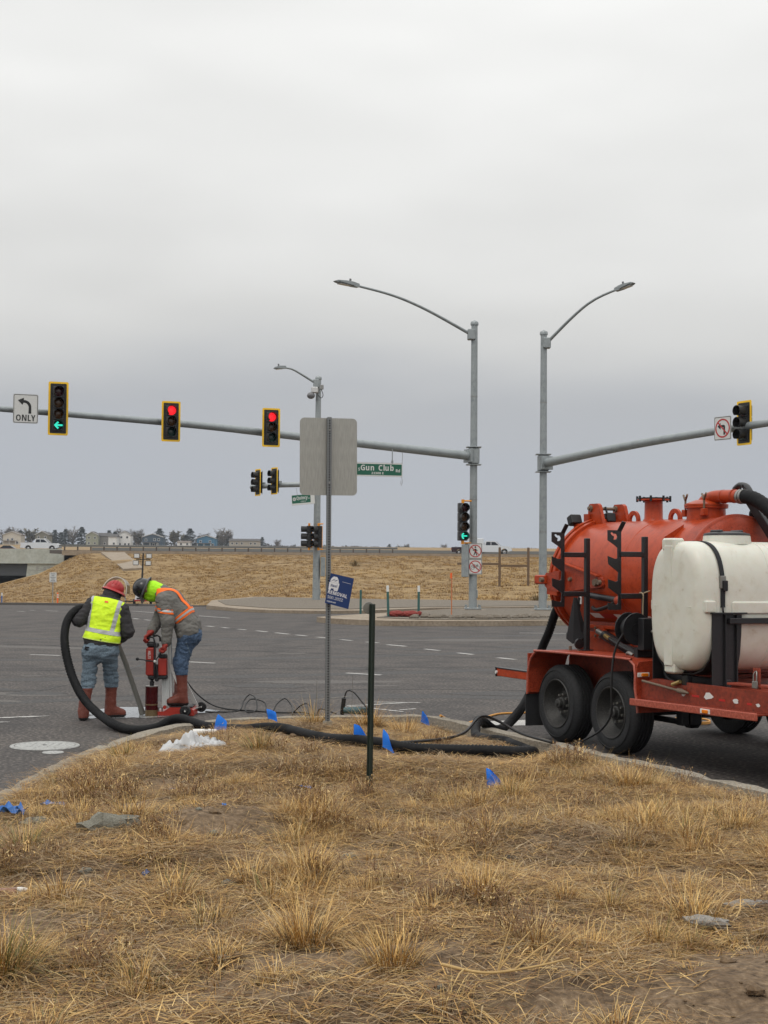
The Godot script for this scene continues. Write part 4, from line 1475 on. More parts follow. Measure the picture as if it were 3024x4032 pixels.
func mast(o: Node3D, pts: Array, r0: float, r1: float, joint: Vector3) -> void:
	var sp := spline(pts, 0.8)
	var r := []
	for i in sp.size():
		r.append(lerpf(r0, r1, float(i) / sp.size()))
	part(o, "mast_arm", G.new().tube(sp, r, 20), "galvanised")
	var f: Vector3 = (pts[1] - pts[0]).normalized()
	part(o, "arm_flange", G.new().bar(pts[0] - f * 0.04, pts[0] + f * 0.06, 0.5, 0.5, 0.01), "galvanised")
	part(o, "arm_collar", G.new().box(joint, Vector3(0.42, 0.6, 0.42), 0.04), "galvanised")
	for y in [0.33, -0.33]:
		part(o, "collar_plate", G.new().box(joint + Vector3(0, y, 0), Vector3(0.56, 0.03, 0.5)), "galvanised")


func build_signal_poles() -> void:
	var a := thing("signal_pole", "tall galvanised signal pole with long mast arm reaching left", "signal pole", "", Vector3(3.37, 0.03, -53.5))
	pole(a, 0.155, 0.12, 11.0)
	mast(a, [Vector3(-0.2, 5.95, 0.1), Vector3(-6.4, 6.28, 3.8), Vector3(-10.0, 6.46, 6.0), Vector3(-15.6, 6.55, 9.6), Vector3(-18.5, 6.55, 11.4)], 0.17, 0.075, Vector3(0, 5.95, 0))
	lamp_arm(a, [Vector3(-0.12, 10.55, 0.05), Vector3(-1.6, 11.2, 0.9), Vector3(-2.6, 11.55, 1.5), Vector3(-3.4, 11.73, 2.0), Vector3(-4.45, 11.82, 2.9)], Vector3(-5.2, 11.86, 3.45))
	var b := thing("signal_pole", "tall galvanised signal pole nearest the red trailer, arm to the right", "signal pole", "", Vector3(6.0, 0.03, -53.5))
	pole(b, 0.155, 0.12, 10.65)
	mast(b, [Vector3(0.1, 5.7, 0.2), Vector3(2.5, 5.95, 5.6), Vector3(5.2, 6.05, 11.9), Vector3(7.0, 6.1, 16.0)], 0.17, 0.09, Vector3(0, 5.7, 0))
	lamp_arm(b, [Vector3(0.1, 10.25, 0.06), Vector3(0.9, 11.05, 0.7), Vector3(1.5, 11.55, 1.2), Vector3(2.0, 11.8, 1.6), Vector3(2.48, 11.95, 2.0)], Vector3(2.98, 12.08, 2.5))
	var c := thing("signal_pole", "far signal pole with camera, behind the blank sign", "signal pole", "", Vector3(-3.3, -0.25, -70))
	pole(c, 0.19, 0.13, 11.35)
	mast(c, [Vector3(-0.2, 6.08, 0.0), Vector3(-1.8, 6.04, -0.4), Vector3(-3.3, 5.95, -0.9)], 0.15, 0.1, Vector3(0, 6.08, 0))
	part(c, "arm_end_cap", G.new().ball(Vector3(-3.3, 5.95, -0.9), Vector3.ONE * 0.13), "galvanised")
	lamp_arm(c, [Vector3(-0.1, 11.05, 0.1), Vector3(-0.9, 11.5, 0.5), Vector3(-1.3, 11.68, 0.75), Vector3(-1.65, 11.72, 0.95)], Vector3(-2.15, 11.65, 1.05))
	var cam := thing("traffic_camera", "white dome traffic camera clamped to the far signal pole", "camera", "", Vector3(-3.45, 10.3, -69.75))
	part(cam, "housing", G.new().box(Vector3(-0.02, 0.16, 0), Vector3(0.36, 0.3, 0.3), 0.05), "camera_white")
	part(cam, "dome", G.new().ball(Vector3(-0.2, -0.12, 0.05), Vector3(0.2, 0.17, 0.2)), "camera_grey")
	part(cam, "bracket", G.new().box(Vector3(0.32, 0.3, 0.05), Vector3(0.2, 0.22, 0.16), 0.02), "sign_grey_edge")
	part(cam, "cable_loop", G.new().tube(spline([Vector3(0.3, 0.2, 0.1), Vector3(0.4, -0.1, 0.1), Vector3(0.3, -0.25, 0.1), Vector3(0.15, -0.1, 0.1)], 0.08), 0.018, 6), "cable_black")
	for q in [[a, 1.95, 0.152], [a, 2.55, 0.152], [a, 4.3, 0.147], [a, 2.85, 0.151], [b, 3.1, 0.149], [c, 2.0, 0.182], [c, 4.1, 0.173], [a, 8.2, 0.133], [b, 8.0, 0.132]]:
		part(q[0], "band_clamp", G.new().lathe([Vector2(q[2] - 0.004, q[1] - 0.012), Vector2(q[2] + 0.004, q[1] - 0.012), Vector2(q[2] + 0.004, q[1] + 0.012), Vector2(q[2] - 0.004, q[1] + 0.012)], 24), "steel")
	# cabinets strapped to poles
	var k1 := part(self, "signal_cabinet", G.new().box(Vector3.ZERO, Vector3(0.26, 1.22, 0.3), 0.02), "galvanised")
	k1.position = Vector3(3.06, 2.02, -53.3)
	tag(k1, "narrow grey box strapped beside the two prohibition signs", "cabinet")
	var k2 := part(self, "signal_cabinet", G.new().box(Vector3.ZERO, Vector3(0.22, 0.95, 0.25), 0.02), "galvanised")
	k2.position = Vector3(-2.98, 1.75, -69.9)
	tag(k2, "small grey box on the right of the far signal pole", "cabinet")


func arrow_left() -> Array:
	return [Vector2(-0.135, 0), Vector2(-0.02, 0.12), Vector2(0.025, 0.085), Vector2(-0.035, 0.027), Vector2(0.135, 0.027), Vector2(0.135, -0.027), Vector2(-0.035, -0.027), Vector2(0.025, -0.085), Vector2(-0.02, -0.12)]


func signal_head(o: Node3D, lens: Array, backplate: bool, shell: String, border := "signal_yellow") -> void:
	# faces +z; sections of 0.355 m stacked and centred on the origin
	var count := lens.size()
	var s := 0.355
	var h := s * count
	if backplate:
		part(o, "backplate", G.new().prism(rounded(0.6, h + 0.25, 0.04), -0.01, 0.0), "signal_black")
		var ring := G.new()
		var a := rounded(0.62, h + 0.27, 0.045)
		var b := rounded(0.505, h + 0.155, 0.03)
		for i in a.size():
			var j := (i + 1) % a.size()
			ring.quad(Vector3(a[i].x, a[i].y, 0.004), Vector3(a[j].x, a[j].y, 0.004), Vector3(b[j].x, b[j].y, 0.004), Vector3(b[i].x, b[i].y, 0.004))
			ring.quad(Vector3(a[i].x, a[i].y, 0.004), Vector3(a[i].x, a[i].y, -0.014), Vector3(a[j].x, a[j].y, -0.014), Vector3(a[j].x, a[j].y, 0.004))
		part(o, "reflective_border", ring, border)
		part(o, "mounting_tube", G.new().tube([Vector3(0.0, h * 0.55, -0.24), Vector3(0.0, -h * 0.55, -0.24)], 0.022, 8), "galvanised")
		part(o, "mounting_clamp", G.new().box(Vector3(0, -0.06, -0.3), Vector3(0.16, 0.16, 0.2), 0.02), "galvanised")
	for i in count:
		var y := h * 0.5 - s * (i + 0.5)
		var sec := part(o, "section", G.new().box(Vector3(0, y, -0.08), Vector3(0.35, s - 0.006, 0.2), 0.02), shell)
		part(sec, "door_rim", G.new().box(Vector3(0, y, 0.03), Vector3(0.335, s - 0.02, 0.03), 0.01), "signal_grey" if shell != "signal_black" else "signal_black")
		var at := Transform3D(Basis(Vector3.RIGHT, Vector3.BACK, Vector3.DOWN), Vector3(0, y, 0.0))
		part(sec, "lens", G.new().at(at).lathe([Vector2(0.152, 0.05), Vector2(0.11, 0.072), Vector2(0.06, 0.082), Vector2(0.0, 0.085)], 20), lens[i] if lens[i] != "arrow_green_lit" else "lens_green_off")
		if lens[i] == "arrow_green_lit":
			part(sec, "lit_arrow", G.new().at(Transform3D(Basis.IDENTITY, Vector3(0, y, 0))).prism(arrow_left(), 0.086, 0.092), "arrow_green_lit")
		# tunnel visor, open below
		var v := G.new().at(at)
		v.lathe([Vector2(0.158, 0.045), Vector2(0.163, 0.31)], 22, deg_to_rad(-232), deg_to_rad(52))
		v.lathe([Vector2(0.163, 0.31), Vector2(0.153, 0.31), Vector2(0.15, 0.045)], 22, deg_to_rad(-232), deg_to_rad(52))
		part(sec, "visor", v, "signal_black")


func build_signals() -> void:
	var R := "lens_red_off"
	var A := "lens_amber_off"
	var g := "traffic signal heads"
	var a := thing("traffic_signal", "four section yellow bordered signal showing a green left arrow on mast arm", "traffic signal", g, Vector3(-10.3, 6.66, -44.6), 18)
	signal_head(a, [R, A, A, "arrow_green_lit"], true, "signal_grey")
	var b := thing("traffic_signal", "yellow bordered signal showing red, middle of the mast arm", "traffic signal", g, Vector3(-7.06, 6.5, -46.72), 17)
	signal_head(b, ["lens_red_lit", A, "lens_green_off"], true, "signal_grey")
	var c := thing("traffic_signal", "yellow bordered signal showing red, just left of the blank sign back", "traffic signal", g, Vector3(-3.9, 6.51, -48.6), 16)
	signal_head(c, ["lens_red_lit", A, "lens_green_off"], true, "signal_grey")
	var d := thing("traffic_signal", "yellow bordered unlit signal at the far right turned away left", "traffic signal", g, Vector3(10.78, 6.17, -42.45), -62)
	signal_head(d, [R, A, "lens_green_off"], true, "signal_black")
	var e := thing("traffic_signal", "edge-on signal at the tip of the far mast arm", "traffic signal", g, Vector3(-6.3, 5.92, -70.6), -60)
	signal_head(e, [R, A, "lens_green_off"], true, "signal_black")
	var f := thing("traffic_signal", "edge-on signal on the far mast arm beside the blank sign back", "traffic signal", g, Vector3(-5.45, 5.98, -70.2), -56)
	signal_head(f, [R, A, "lens_green_off"], true, "signal_black")
	var h := thing("traffic_signal", "orange framed signal left of the far signal pole, edge-on", "traffic signal", g, Vector3(-3.74, 3.22, -69.6), -80)
	signal_head(h, [R, A, "lens_green_off"], false, "signal_black")
	var k := thing("traffic_signal", "orange framed signal in front of the far signal pole", "traffic signal", g, Vector3(-3.26, 3.22, -69.5), -50)
	signal_head(k, [R, A, "lens_green_off"], false, "signal_black")
	for q in [[h, 0.62], [k, 0.62]]:
		part(q[0], "back_strip", G.new().box(Vector3(0, 0, -0.2), Vector3(0.3, 1.06, 0.05), 0.01), "bracket_orange")
		for s in [-1.0, 1.0]:
			part(q[0], "mounting_bracket", G.new().tube([Vector3(0, s * q[1], -0.08), Vector3(0.45, s * q[1], 0.0)], 0.03, 8), "bracket_orange")
			part(q[0], "bracket_cap", G.new().tube([Vector3(0, s * 0.53, -0.08), Vector3(0, s * 0.66, -0.08)], 0.055, 8), "bracket_orange")
	var m := thing("traffic_signal", "four section signal with green arrow beside the prohibition signs", "traffic signal", g, Vector3(2.97, 3.48, -53.2), 14)
	signal_head(m, [R, A, A, "arrow_green_lit"], false, "signal_grey")
	for s in [-1.0, 1.0]:
		part(m, "mounting_bracket", G.new().tube([Vector3(0, s * 0.79, -0.05), Vector3(0.36, s * 0.79, -0.12)], 0.03, 8), "bracket_orange")
		part(m, "bracket_cap", G.new().tube([Vector3(0, s * 0.7, -0.05), Vector3(0, s * 0.84, -0.05)], 0.06, 8), "bracket_orange")


func ring_of(r0: float, r1: float, sides := 40) -> G:
	var g := G.new()
	g.x = Transform3D(Basis(Vector3.RIGHT, Vector3.BACK, Vector3.DOWN), Vector3.ZERO)
	return g.lathe([Vector2(r1, 0.004), Vector2(r1, 0.008), Vector2(r0, 0.008), Vector2(r0, 0.004)], sides)


func panel(o: Node3D, w: float, h: float, r: float, face := "sign_white", rim := true) -> void:
	part(o, "panel", G.new().prism(rounded(w, h, r), -0.004, 0.0), "bare_aluminium")
	part(o, "face", G.new().prism(rounded(w - 0.012, h - 0.012, r), 0.0, 0.003), face)
	if rim:
		var g := G.new()
		var a := rounded(w - 0.03, h - 0.03, r)
		var b := rounded(w - 0.06, h - 0.06, r * 0.8)
		for i in a.size():
			var j := (i + 1) % a.size()
			g.quad(Vector3(a[i].x, a[i].y, 0.006), Vector3(a[j].x, a[j].y, 0.006), Vector3(b[j].x, b[j].y, 0.006), Vector3(b[i].x, b[i].y, 0.006))
		part(o, "border_line", g, "sign_black" if face == "sign_white" else "sign_white")


func slash(o: Node3D, r: float, w: float) -> void:
	part(o, "red_ring", ring_of(r - w, r), "sign_red")
	part(o, "red_slash", G.new().bar(Vector3(-r * 0.68, r * 0.68, 0.01), Vector3(r * 0.68, -r * 0.68, 0.01), 0.003, w * 0.9, 0.0, Vector3(1, 1, 0).normalized()), "sign_red")


func build_signs() -> void:
	var a := thing("only_sign", "white left turn ONLY sign on the mast arm at far left", "sign", "", Vector3(-11.2, 6.59, -44.1), 18)
	panel(a, 0.76, 0.91, 0.05)
	var sh := [Vector2(0.17, -0.15), Vector2(0.17, 0.05)]
	sh.append_array(arc(Vector2(-0.05, 0.05), 0.22, 10, 80, 5))
	sh.append_array([Vector2(-0.06, 0.27), Vector2(-0.06, 0.34), Vector2(-0.24, 0.26), Vector2(-0.1, 0.12), Vector2(-0.07, 0.19)])
	sh.append_array(arc(Vector2(-0.06, 0.04), 0.15, 75, 5, 5))
	sh.append(Vector2(0.085, -0.15))
	part(a, "arrow", G.new().prism(sh, 0.004, 0.008), "sign_black")
	text(a, "lettering", "ONLY", 0.2, "sign_black", Transform3D(Basis.IDENTITY, Vector3(0, -0.29, 0.006)), true, 0.85)
	part(a, "bracket", G.new().box(Vector3(0.0, -0.05, -0.06), Vector3(0.1, 0.3, 0.1)), "galvanised")

	var b := thing("no_left_turn_sign", "no left turn sign hung beside the rightmost signal", "sign", "", Vector3(10.27, 6.06, -43.0), -56)
	panel(b, 0.68, 0.72, 0.04)
	part(b, "turn_arrow", G.new().prism([Vector2(0.1, -0.2), Vector2(0.1, 0.06), Vector2(0.06, 0.1), Vector2(-0.08, 0.1), Vector2(-0.08, 0.17), Vector2(-0.2, 0.06), Vector2(-0.08, -0.04), Vector2(-0.08, 0.03), Vector2(0.02, 0.03), Vector2(0.035, 0.01), Vector2(0.035, -0.2)], 0.004, 0.007), "sign_black")
	slash(b, 0.29, 0.045)

	var c := thing("no_pedestrian_sign", "white no pedestrians sign on the signal pole", "sign", "", Vector3(3.44, 2.39, -53.3), 8)
	panel(c, 0.53, 0.58, 0.02)
	var man := G.new()
	for q in [[0.0, 0.08, 0.0, -0.02, 0.07], [0.0, -0.02, 0.06, -0.17, 0.035], [0.0, -0.02, -0.06, -0.17, 0.035], [0.0, 0.08, 0.08, 0.0, 0.03], [0.0, 0.08, -0.09, 0.01, 0.03]]:
		man.bar(Vector3(q[0], q[1], 0.006), Vector3(q[2], q[3], 0.006), 0.003, q[4], 0.0, Vector3(1, 0.2, 0))
	man.at(Transform3D(Basis(Vector3.RIGHT, Vector3.BACK, Vector3.DOWN), Vector3(0, 0.145, 0.004))).lathe([Vector2(0.033, 0.0), Vector2(0.033, 0.004), Vector2(0.0, 0.004)], 12)
	part(c, "walking_figure", man, "sign_black")
	slash(c, 0.235, 0.035)

	var d := thing("no_bicycle_sign", "white no bicycles sign below the no pedestrians sign", "sign", "", Vector3(3.44, 1.8, -53.3), 8)
	panel(d, 0.53, 0.58, 0.02)
	var bike := G.new()
	for x in [-0.1, 0.1]:
		bike.at(Transform3D(Basis(Vector3.RIGHT, Vector3.BACK, Vector3.DOWN), Vector3(x, -0.03, 0.0))).lathe([Vector2(0.075, 0.004), Vector2(0.075, 0.007), Vector2(0.062, 0.007), Vector2(0.062, 0.004)], 20)
	bike.at(Transform3D.IDENTITY)
	for q in [[-0.1, -0.03, -0.04, 0.06], [-0.04, 0.06, 0.08, 0.06], [0.08, 0.06, 0.1, -0.03], [-0.04, 0.06, 0.0, -0.03], [0.0, -0.03, 0.08, 0.06], [-0.1, -0.03, 0.0, -0.03], [0.07, 0.09, 0.11, 0.09], [-0.07, 0.08, -0.02, 0.08]]:
		bike.bar(Vector3(q[0], q[1], 0.006), Vector3(q[2], q[3], 0.006), 0.003, 0.014, 0.0, Vector3(0.3, 1, 0))
	part(d, "bicycle", bike, "sign_black")
	slash(d, 0.235, 0.035)

	var e := thing("street_name_sign", "long green Gun Club street sign hanging under the mast arm", "street sign", "", Vector3(-0.42, 5.27, -51.1), 12)
	panel(e, 2.2, 0.5, 0.02, "sign_white", false)
	part(e, "green_field", G.new().prism(rounded(2.14, 0.4, 0.02), 0.003, 0.006), "sign_green")
	text(e, "lettering", "Gun  Club", 0.21, "sign_white", Transform3D(Basis.IDENTITY, Vector3(0.16, 0.06, 0.006)), true, 0.95)
	text(e, "lettering", "S", 0.11, "sign_white", Transform3D(Basis.IDENTITY, Vector3(-0.5, 0.0, 0.006)))
	text(e, "lettering", "Rd", 0.11, "sign_white", Transform3D(Basis.IDENTITY, Vector3(0.93, -0.03, 0.006)))
	text(e, "lettering", "23300 E", 0.085, "sign_white", Transform3D(Basis.IDENTITY, Vector3(0.18, -0.13, 0.006)), true, 1.15)
	for x in [-0.75, 0.72]:
		part(e, "hanger", G.new().tube([Vector3(x, 0.22, 0), Vector3(x, 0.75, 0)], 0.018, 6), "galvanised")
		part(e, "hanger_clamp", G.new().box(Vector3(x, 0.3, 0), Vector3(0.07, 0.08, 0.05)), "galvanised")
	part(e, "safety_wire", G.new().tube(spline([Vector3(1.08, 0.22, 0), Vector3(1.1, 0.55, 0), Vector3(1.06, 0.72, 0)], 0.1), 0.008, 5), "steel")
	part(e, "wire_loop", G.new().tube(spline([Vector3(1.07, -0.24, 0), Vector3(1.1, -0.45, 0), Vector3(1.06, -0.56, 0), Vector3(1.04, -0.4, 0)], 0.06), 0.008, 5), "steel")

	var f := thing("street_name_sign", "small tilted green Quincy street sign below the blank sign", "street sign", "", Vector3(-3.95, 5.02, -69.2), -22)
	f.rotation_degrees.z = 4.0
	panel(f, 1.25, 0.5, 0.02, "sign_white", false)
	part(f, "green_field", G.new().at(Transform3D(Basis.IDENTITY, Vector3(-0.1, 0.04, 0))).prism(rounded(1.0, 0.4, 0.02), 0.003, 0.006), "sign_green")
	text(f, "lettering", "Quincy", 0.17, "sign_white", Transform3D(Basis.IDENTITY, Vector3(-0.06, 0.09, 0.006)), true, 0.8)
	text(f, "lettering", "Ave", 0.06, "sign_white", Transform3D(Basis.IDENTITY, Vector3(0.32, 0.05, 0.006)), true, 0.8)
	text(f, "lettering", "4300 S", 0.07, "sign_white", Transform3D(Basis.IDENTITY, Vector3(0.0, -0.09, 0.006)), false)
	part(f, "seal", G.new().at(Transform3D(Basis(Vector3.RIGHT, Vector3.BACK, Vector3.DOWN), Vector3(-0.47, 0.05, 0))).lathe([Vector2(0.09, 0.004), Vector2(0.09, 0.008), Vector2(0.05, 0.008), Vector2(0.05, 0.006), Vector2(0.0, 0.006)], 20), "sign_white")
	part(f, "hanger", G.new().tube([Vector3(-0.3, 0.25, 0), Vector3(-0.34, 0.6, 0)], 0.012, 6), "galvanised")
	part(f, "hanger", G.new().tube([Vector3(0.45, 0.25, 0), Vector3(0.45, 0.8, 0)], 0.02, 6), "galvanised")


func build_sign_post() -> void:
	# blank back of a road sign on a drilled steel post, leaning a little
	var o := thing("road_sign", "blank grey metal back of a road sign on drilled steel post", "sign", "", Vector3(-0.535, 0.15, -13.97), 13)
	var post := G.new()
	post.box(Vector3(0, 1.52, 0), Vector3(0.045, 3.1, 0.045), 0.006)
	var p := part(o, "post", post, "post_steel")
	var holes := G.new()
	for i in 118:
		var y := 0.06 + i * 0.0254
		var q := []
		for k in 8:
			q.append(Vector2(cos(TAU * k / 8.0), sin(TAU * k / 8.0)) * 0.009)
		for k in range(1, 7):
			holes.tri(Vector3(q[0].x, y + q[0].y, 0.0231), Vector3(q[k].x, y + q[k].y, 0.0231), Vector3(q[k + 1].x, y + q[k + 1].y, 0.0231), Vector3.BACK, Vector3.BACK, Vector3.BACK)
			holes.tri(Vector3(-0.0231, y + q[0].y, q[0].x), Vector3(-0.0231, y + q[k].y, q[k].x), Vector3(-0.0231, y + q[k + 1].y, q[k + 1].x), Vector3.LEFT, Vector3.LEFT, Vector3.LEFT)
	part(p, "drilled_holes", holes, "black_metal").set_meta("kind", "stuff")
	var sp := G.new()
	sp.x = Transform3D(Basis(Vector3.BACK, 0.004) , Vector3(0, 2.68, -0.03))
	sp.prism(rounded(0.575, 0.765, 0.045), -0.002, 0.002)
	part(o, "panel", sp, "bare_aluminium")
	for y in [2.42, 2.94]:
		part(o, "bolt", G.new().tube([Vector3(0, y, 0.024), Vector3(0, y, 0.036)], 0.009, 8), "steel")
	part(o, "footing", G.new().lathe([Vector2(0.0, 0.085), Vector2(0.045, 0.085), Vector2(0.06, 0.0), Vector2(0.06, -0.1)], 12), "kerb_concrete")
	o.rotation_degrees.z = 0.25

	# a plastic yard sign taped round the post
	var y := thing("yard_sign", "dark blue REMOVAL yard sign wrapped round the drilled post", "sign", "", Vector3(-0.475, 1.515, -13.9), 6)
	y.rotation_degrees.z = -11.0
	y.scale = Vector3.ONE * 0.94
	part(y, "panel", G.new().prism([Vector2(-0.075, -0.15), Vector2(0.178, -0.165), Vector2(0.172, 0.158), Vector2(-0.075, 0.165)], -0.003, 0.001), "yard_blue")
	var flap := G.new()
	flap.quad(Vector3(-0.075, 0.165, -0.002), Vector3(-0.075, -0.15, -0.002), Vector3(-0.03, -0.15, -0.14), Vector3(-0.03, 0.165, -0.14))
	part(y, "folded_flap", flap, "yard_dark")
	text(y, "lettering", "REMOVAL", 0.038, "yard_ink", Transform3D(Basis(Vector3.BACK, -0.07), Vector3(0.036, -0.035, 0.001)), true, 0.9)
	text(y, "lettering", "500.2022", 0.03, "yard_ink", Transform3D(Basis(Vector3.BACK, -0.04), Vector3(0.02, -0.085, 0.001)), false, 1.0, true)
	text(y, "lettering", "aulJunk.com", 0.015, "yard_ink", Transform3D(Basis(Vector3.BACK, -0.04), Vector3(-0.012, -0.126, 0.001)), true, 0.8)
	part(y, "thin_line", G.new().bar(Vector3(0.06, 0.1, 0.002), Vector3(0.15, 0.095, 0.002), 0.001, 0.0025), "yard_ink")
	# the loaded cart drawn on it
	var cart := G.new()
	var heap := [Vector2(-0.062, 0.075)]
	for i in 9:
		var a := PI - PI * i / 8.0
		heap.append(Vector2(-0.02 + cos(a) * 0.044, 0.085 + sin(a) * (0.052 + 0.006 * (i % 2))))
	heap.append(Vector2(0.03, 0.075))
	cart.prism(heap, 0.001, 0.003)
	cart.prism([Vector2(-0.072, 0.074), Vector2(0.036, 0.074), Vector2(0.032, 0.012), Vector2(-0.068, 0.012)], 0.001, 0.003)
	for x in [-0.055, 0.0, 0.018]:
		cart.at(Transform3D(Basis(Vector3.RIGHT, Vector3.BACK, Vector3.DOWN), Vector3(x, 0.005, 0))).lathe([Vector2(0.014, 0.001), Vector2(0.014, 0.004), Vector2(0.0, 0.004)], 14)
	part(y, "cart_drawing", cart, "yard_ink")
	text(y, "lettering", "Haul", 0.03, "yard_blue", Transform3D(Basis.IDENTITY, Vector3(-0.018, 0.043, 0.004)), true, 0.8)
	for i in 5:
		part(y, "rubble_line", G.new().bar(Vector3(-0.055 + 0.012 * i, 0.085 + 0.008 * (i % 3), 0.004), Vector3(-0.03 + 0.011 * i, 0.1 + 0.007 * ((i + 1) % 3), 0.004), 0.001, 0.003), "yard_blue")

	# dark green studded post with a round reflector
	var t := thing("steel_post", "dark green steel post with round reflector standing in dry grass", "post", "", Vector3(-0.083, 0.2, -9.71), 12)
	part(t, "flange", G.new().box(Vector3(0, 0.64, 0.0), Vector3(0.042, 1.3, 0.006), 0.001), "green_post_paint")
	part(t, "web", G.new().box(Vector3(-0.004, 0.64, 0.021), Vector3(0.008, 1.3, 0.038), 0.001), "green_post_paint")
	var studs := G.new()
	for i in 24:
		studs.box(Vector3(0, 0.06 + i * 0.052, -0.006), Vector3(0.016, 0.014, 0.01), 0.002)
	part(t, "studs", studs, "green_post_paint").set_meta("kind", "stuff")
	var rf := part(t, "reflector", G.new().at(Transform3D(Basis(Vector3.RIGHT, Vector3.BACK, Vector3.DOWN), Vector3(-0.018, 1.262, -0.03))).lathe([Vector2(0.0, -0.012), Vector2(0.04, -0.01), Vector2(0.042, 0.0), Vector2(0.04, 0.008), Vector2(0.0, 0.01)], 24), "wand_grey")
	part(rf, "screw", G.new().tube([Vector3(-0.01, 1.25, -0.02), Vector3(-0.01, 1.25, 0.0)], 0.005, 6), "steel")
	t.rotation_degrees.z = -0.4


func build_far_things() -> void:
	# steel marker posts and a stake on the far islands
	var mk := [["teal green steel post standing left of the yard sign's far kerb", -0.79, -49.8, 0.95, 0.0, 0.0], ["leaning teal post with white tip in a black foot", 0.17, -45.0, 1.05, 2.0, 1.0], ["teal post with white tip beside the red sandbags", 1.13, -45.3, 1.05, 0.0, 1.0]]
	for q in mk:
		var o := thing("marker_post", q[0], "post", "teal marker posts on the far median", Vector3(q[1], 0.1 if q[2] > -48.0 else 0.0, q[2]))
		o.rotation_degrees.z = q[4]
		part(o, "shaft", G.new().box(Vector3(0, q[3] * 0.5, 0), Vector3(0.075, q[3], 0.05), 0.01), "teal_post_paint")
		if q[5] > 0.0:
			part(o, "painted_tip", G.new().box(Vector3(0, q[3] - 0.08, 0), Vector3(0.081, 0.2, 0.056), 0.01), "white_post_paint")
		if q[4] > 0.0:
			part(o, "foot", G.new().ball(Vector3(0, 0.05, 0), Vector3(0.22, 0.06, 0.18), 12, 6), "tar")
	var st := thing("survey_stake", "thin orange survey stake with ribbon on the far median", "stake", "", Vector3(2.25, 0.15, -46.8))
	part(st, "lath", G.new().box(Vector3(0, 0.72, 0), Vector3(0.035, 1.45, 0.02)), "stake_orange")
	part(st, "ribbon", G.new().box(Vector3(-0.02, 1.34, 0.012), Vector3(0.06, 0.18, 0.01)), "cone_orange")
	for q in [["left red sandbag lying on the far kerb", 0.42, -45.1, 0.3, 4.0], ["right red sandbag lying on the far kerb", 0.88, -45.1, 0.3, -6.0]]:
		var sb := thing("sandbag", q[0], "sandbag", "red sandbags on the far kerb", Vector3(q[1], 0.27, q[2]), q[4])
		part(sb, "bag", G.new().ball(Vector3.ZERO, Vector3(q[3], 0.11, 0.2), 18, 10, noise, 0.3, 2.2), "sandbag_red")
		part(sb, "tied_end", G.new().ball(Vector3(0.28, 0.03, 0), Vector3(0.08, 0.07, 0.1), 8, 6, noise, 0.4, 2.0), "sandbag_red")
	# post mounted notice and orange tubes
	var sg := thing("notice_sign", "white notice sign on a thin post by the far roadside", "sign", "", Vector3(-29.3, -1.88, -126))
	part(sg, "post", G.new().box(Vector3(0, 1.45, -0.03), Vector3(0.07, 2.9, 0.05)), "galvanised")
	part(sg, "panel", G.new().prism([Vector2(-0.31, 2.05), Vector2(0.31, 2.05), Vector2(0.31, 2.93), Vector2(-0.31, 2.93)], -0.005, 0.0), "sign_white")
	part(sg, "border_line", G.new().box(Vector3(0, 2.085, 0.003), Vector3(0.58, 0.02, 0.004)), "sign_black")
	for r in [[2.8, 0.44], [2.65, 0.26], [2.5, 0.46], [2.35, 0.3], [2.2, 0.4]]:
		var k := 5
		for i in k:
			part(sg, "lettering", G.new().box(Vector3(-r[1] * 0.5 + r[1] * (i + 0.5) / k, r[0], 0.004), Vector3(r[1] / k * 0.62, 0.07, 0.004)), "sign_black")
	var tubes := [["orange tube marker beside the white notice sign", -28.9, -126.2, 1.1, fall(126.0)], ["orange tube marker right of the signal pole nearest the trailer", 11.2, -97.0, 1.25, land(11.2, 97.0)], ["orange tube marker half hidden behind the trailer's rack", 12.9, -97.5, 1.25, land(12.9, 97.5)]]
	for q in tubes:
		var o := thing("tube_marker", q[0], "tube marker", "orange tube markers", Vector3(q[1], q[4], q[2]))
		part(o, "tube", G.new().lathe([Vector2(0.075, 0.0), Vector2(0.07, q[3] - 0.1), Vector2(0.04, q[3] - 0.05), Vector2(0.04, q[3]), Vector2(0.0, q[3])], 12), "cone_orange")
		part(o, "foot", G.new().lathe([Vector2(0.26, 0.0), Vector2(0.25, 0.06), Vector2(0.0, 0.08)], 12), "tar")
		for y in [0.62, 0.8]:
			part(o, "white_band", G.new().lathe([Vector2(0.077, q[3] * y - 0.06), Vector2(0.077, q[3] * y + 0.06)], 12), "sticker_white")
	var bl := thing("marker_post", "thin blue and white marker post at the left edge", "post", "", Vector3(-33.4, fall(124.0), -124.5))
	part(bl, "shaft", G.new().box(Vector3(0, 0.5, 0), Vector3(0.1, 1.0, 0.05)), "litter_blue")
	part(bl, "painted_tip", G.new().box(Vector3(0, 0.92, 0), Vector3(0.11, 0.25, 0.06)), "white_post_paint")
	var wp := thing("marker_post", "thin pale lath standing on the grass embankment", "post", "", Vector3(-8.0, land(-8.0, 112.0), -112))
	part(wp, "shaft", G.new().box(Vector3(0, 0.8, 0), Vector3(0.06, 1.7, 0.04)), "straw")
	# lamp trailer
	var lt := thing("lamp_trailer", "white lamp trailer with four lamps on a tall mast", "lamp trailer", "", Vector3(-20.9, fall(123.0), -123.5), 6)
	part(lt, "body", G.new().prism([Vector2(-0.62, 0.45), Vector2(0.62, 0.45), Vector2(0.6, 0.75), Vector2(0.42, 1.35), Vector2(-0.42, 1.35), Vector2(-0.6, 0.75)], -0.9, 0.9), "car_white")
	part(lt, "bumper", G.new().box(Vector3(0, 0.5, 0.95), Vector3(1.3, 0.12, 0.1)), "tail_red")
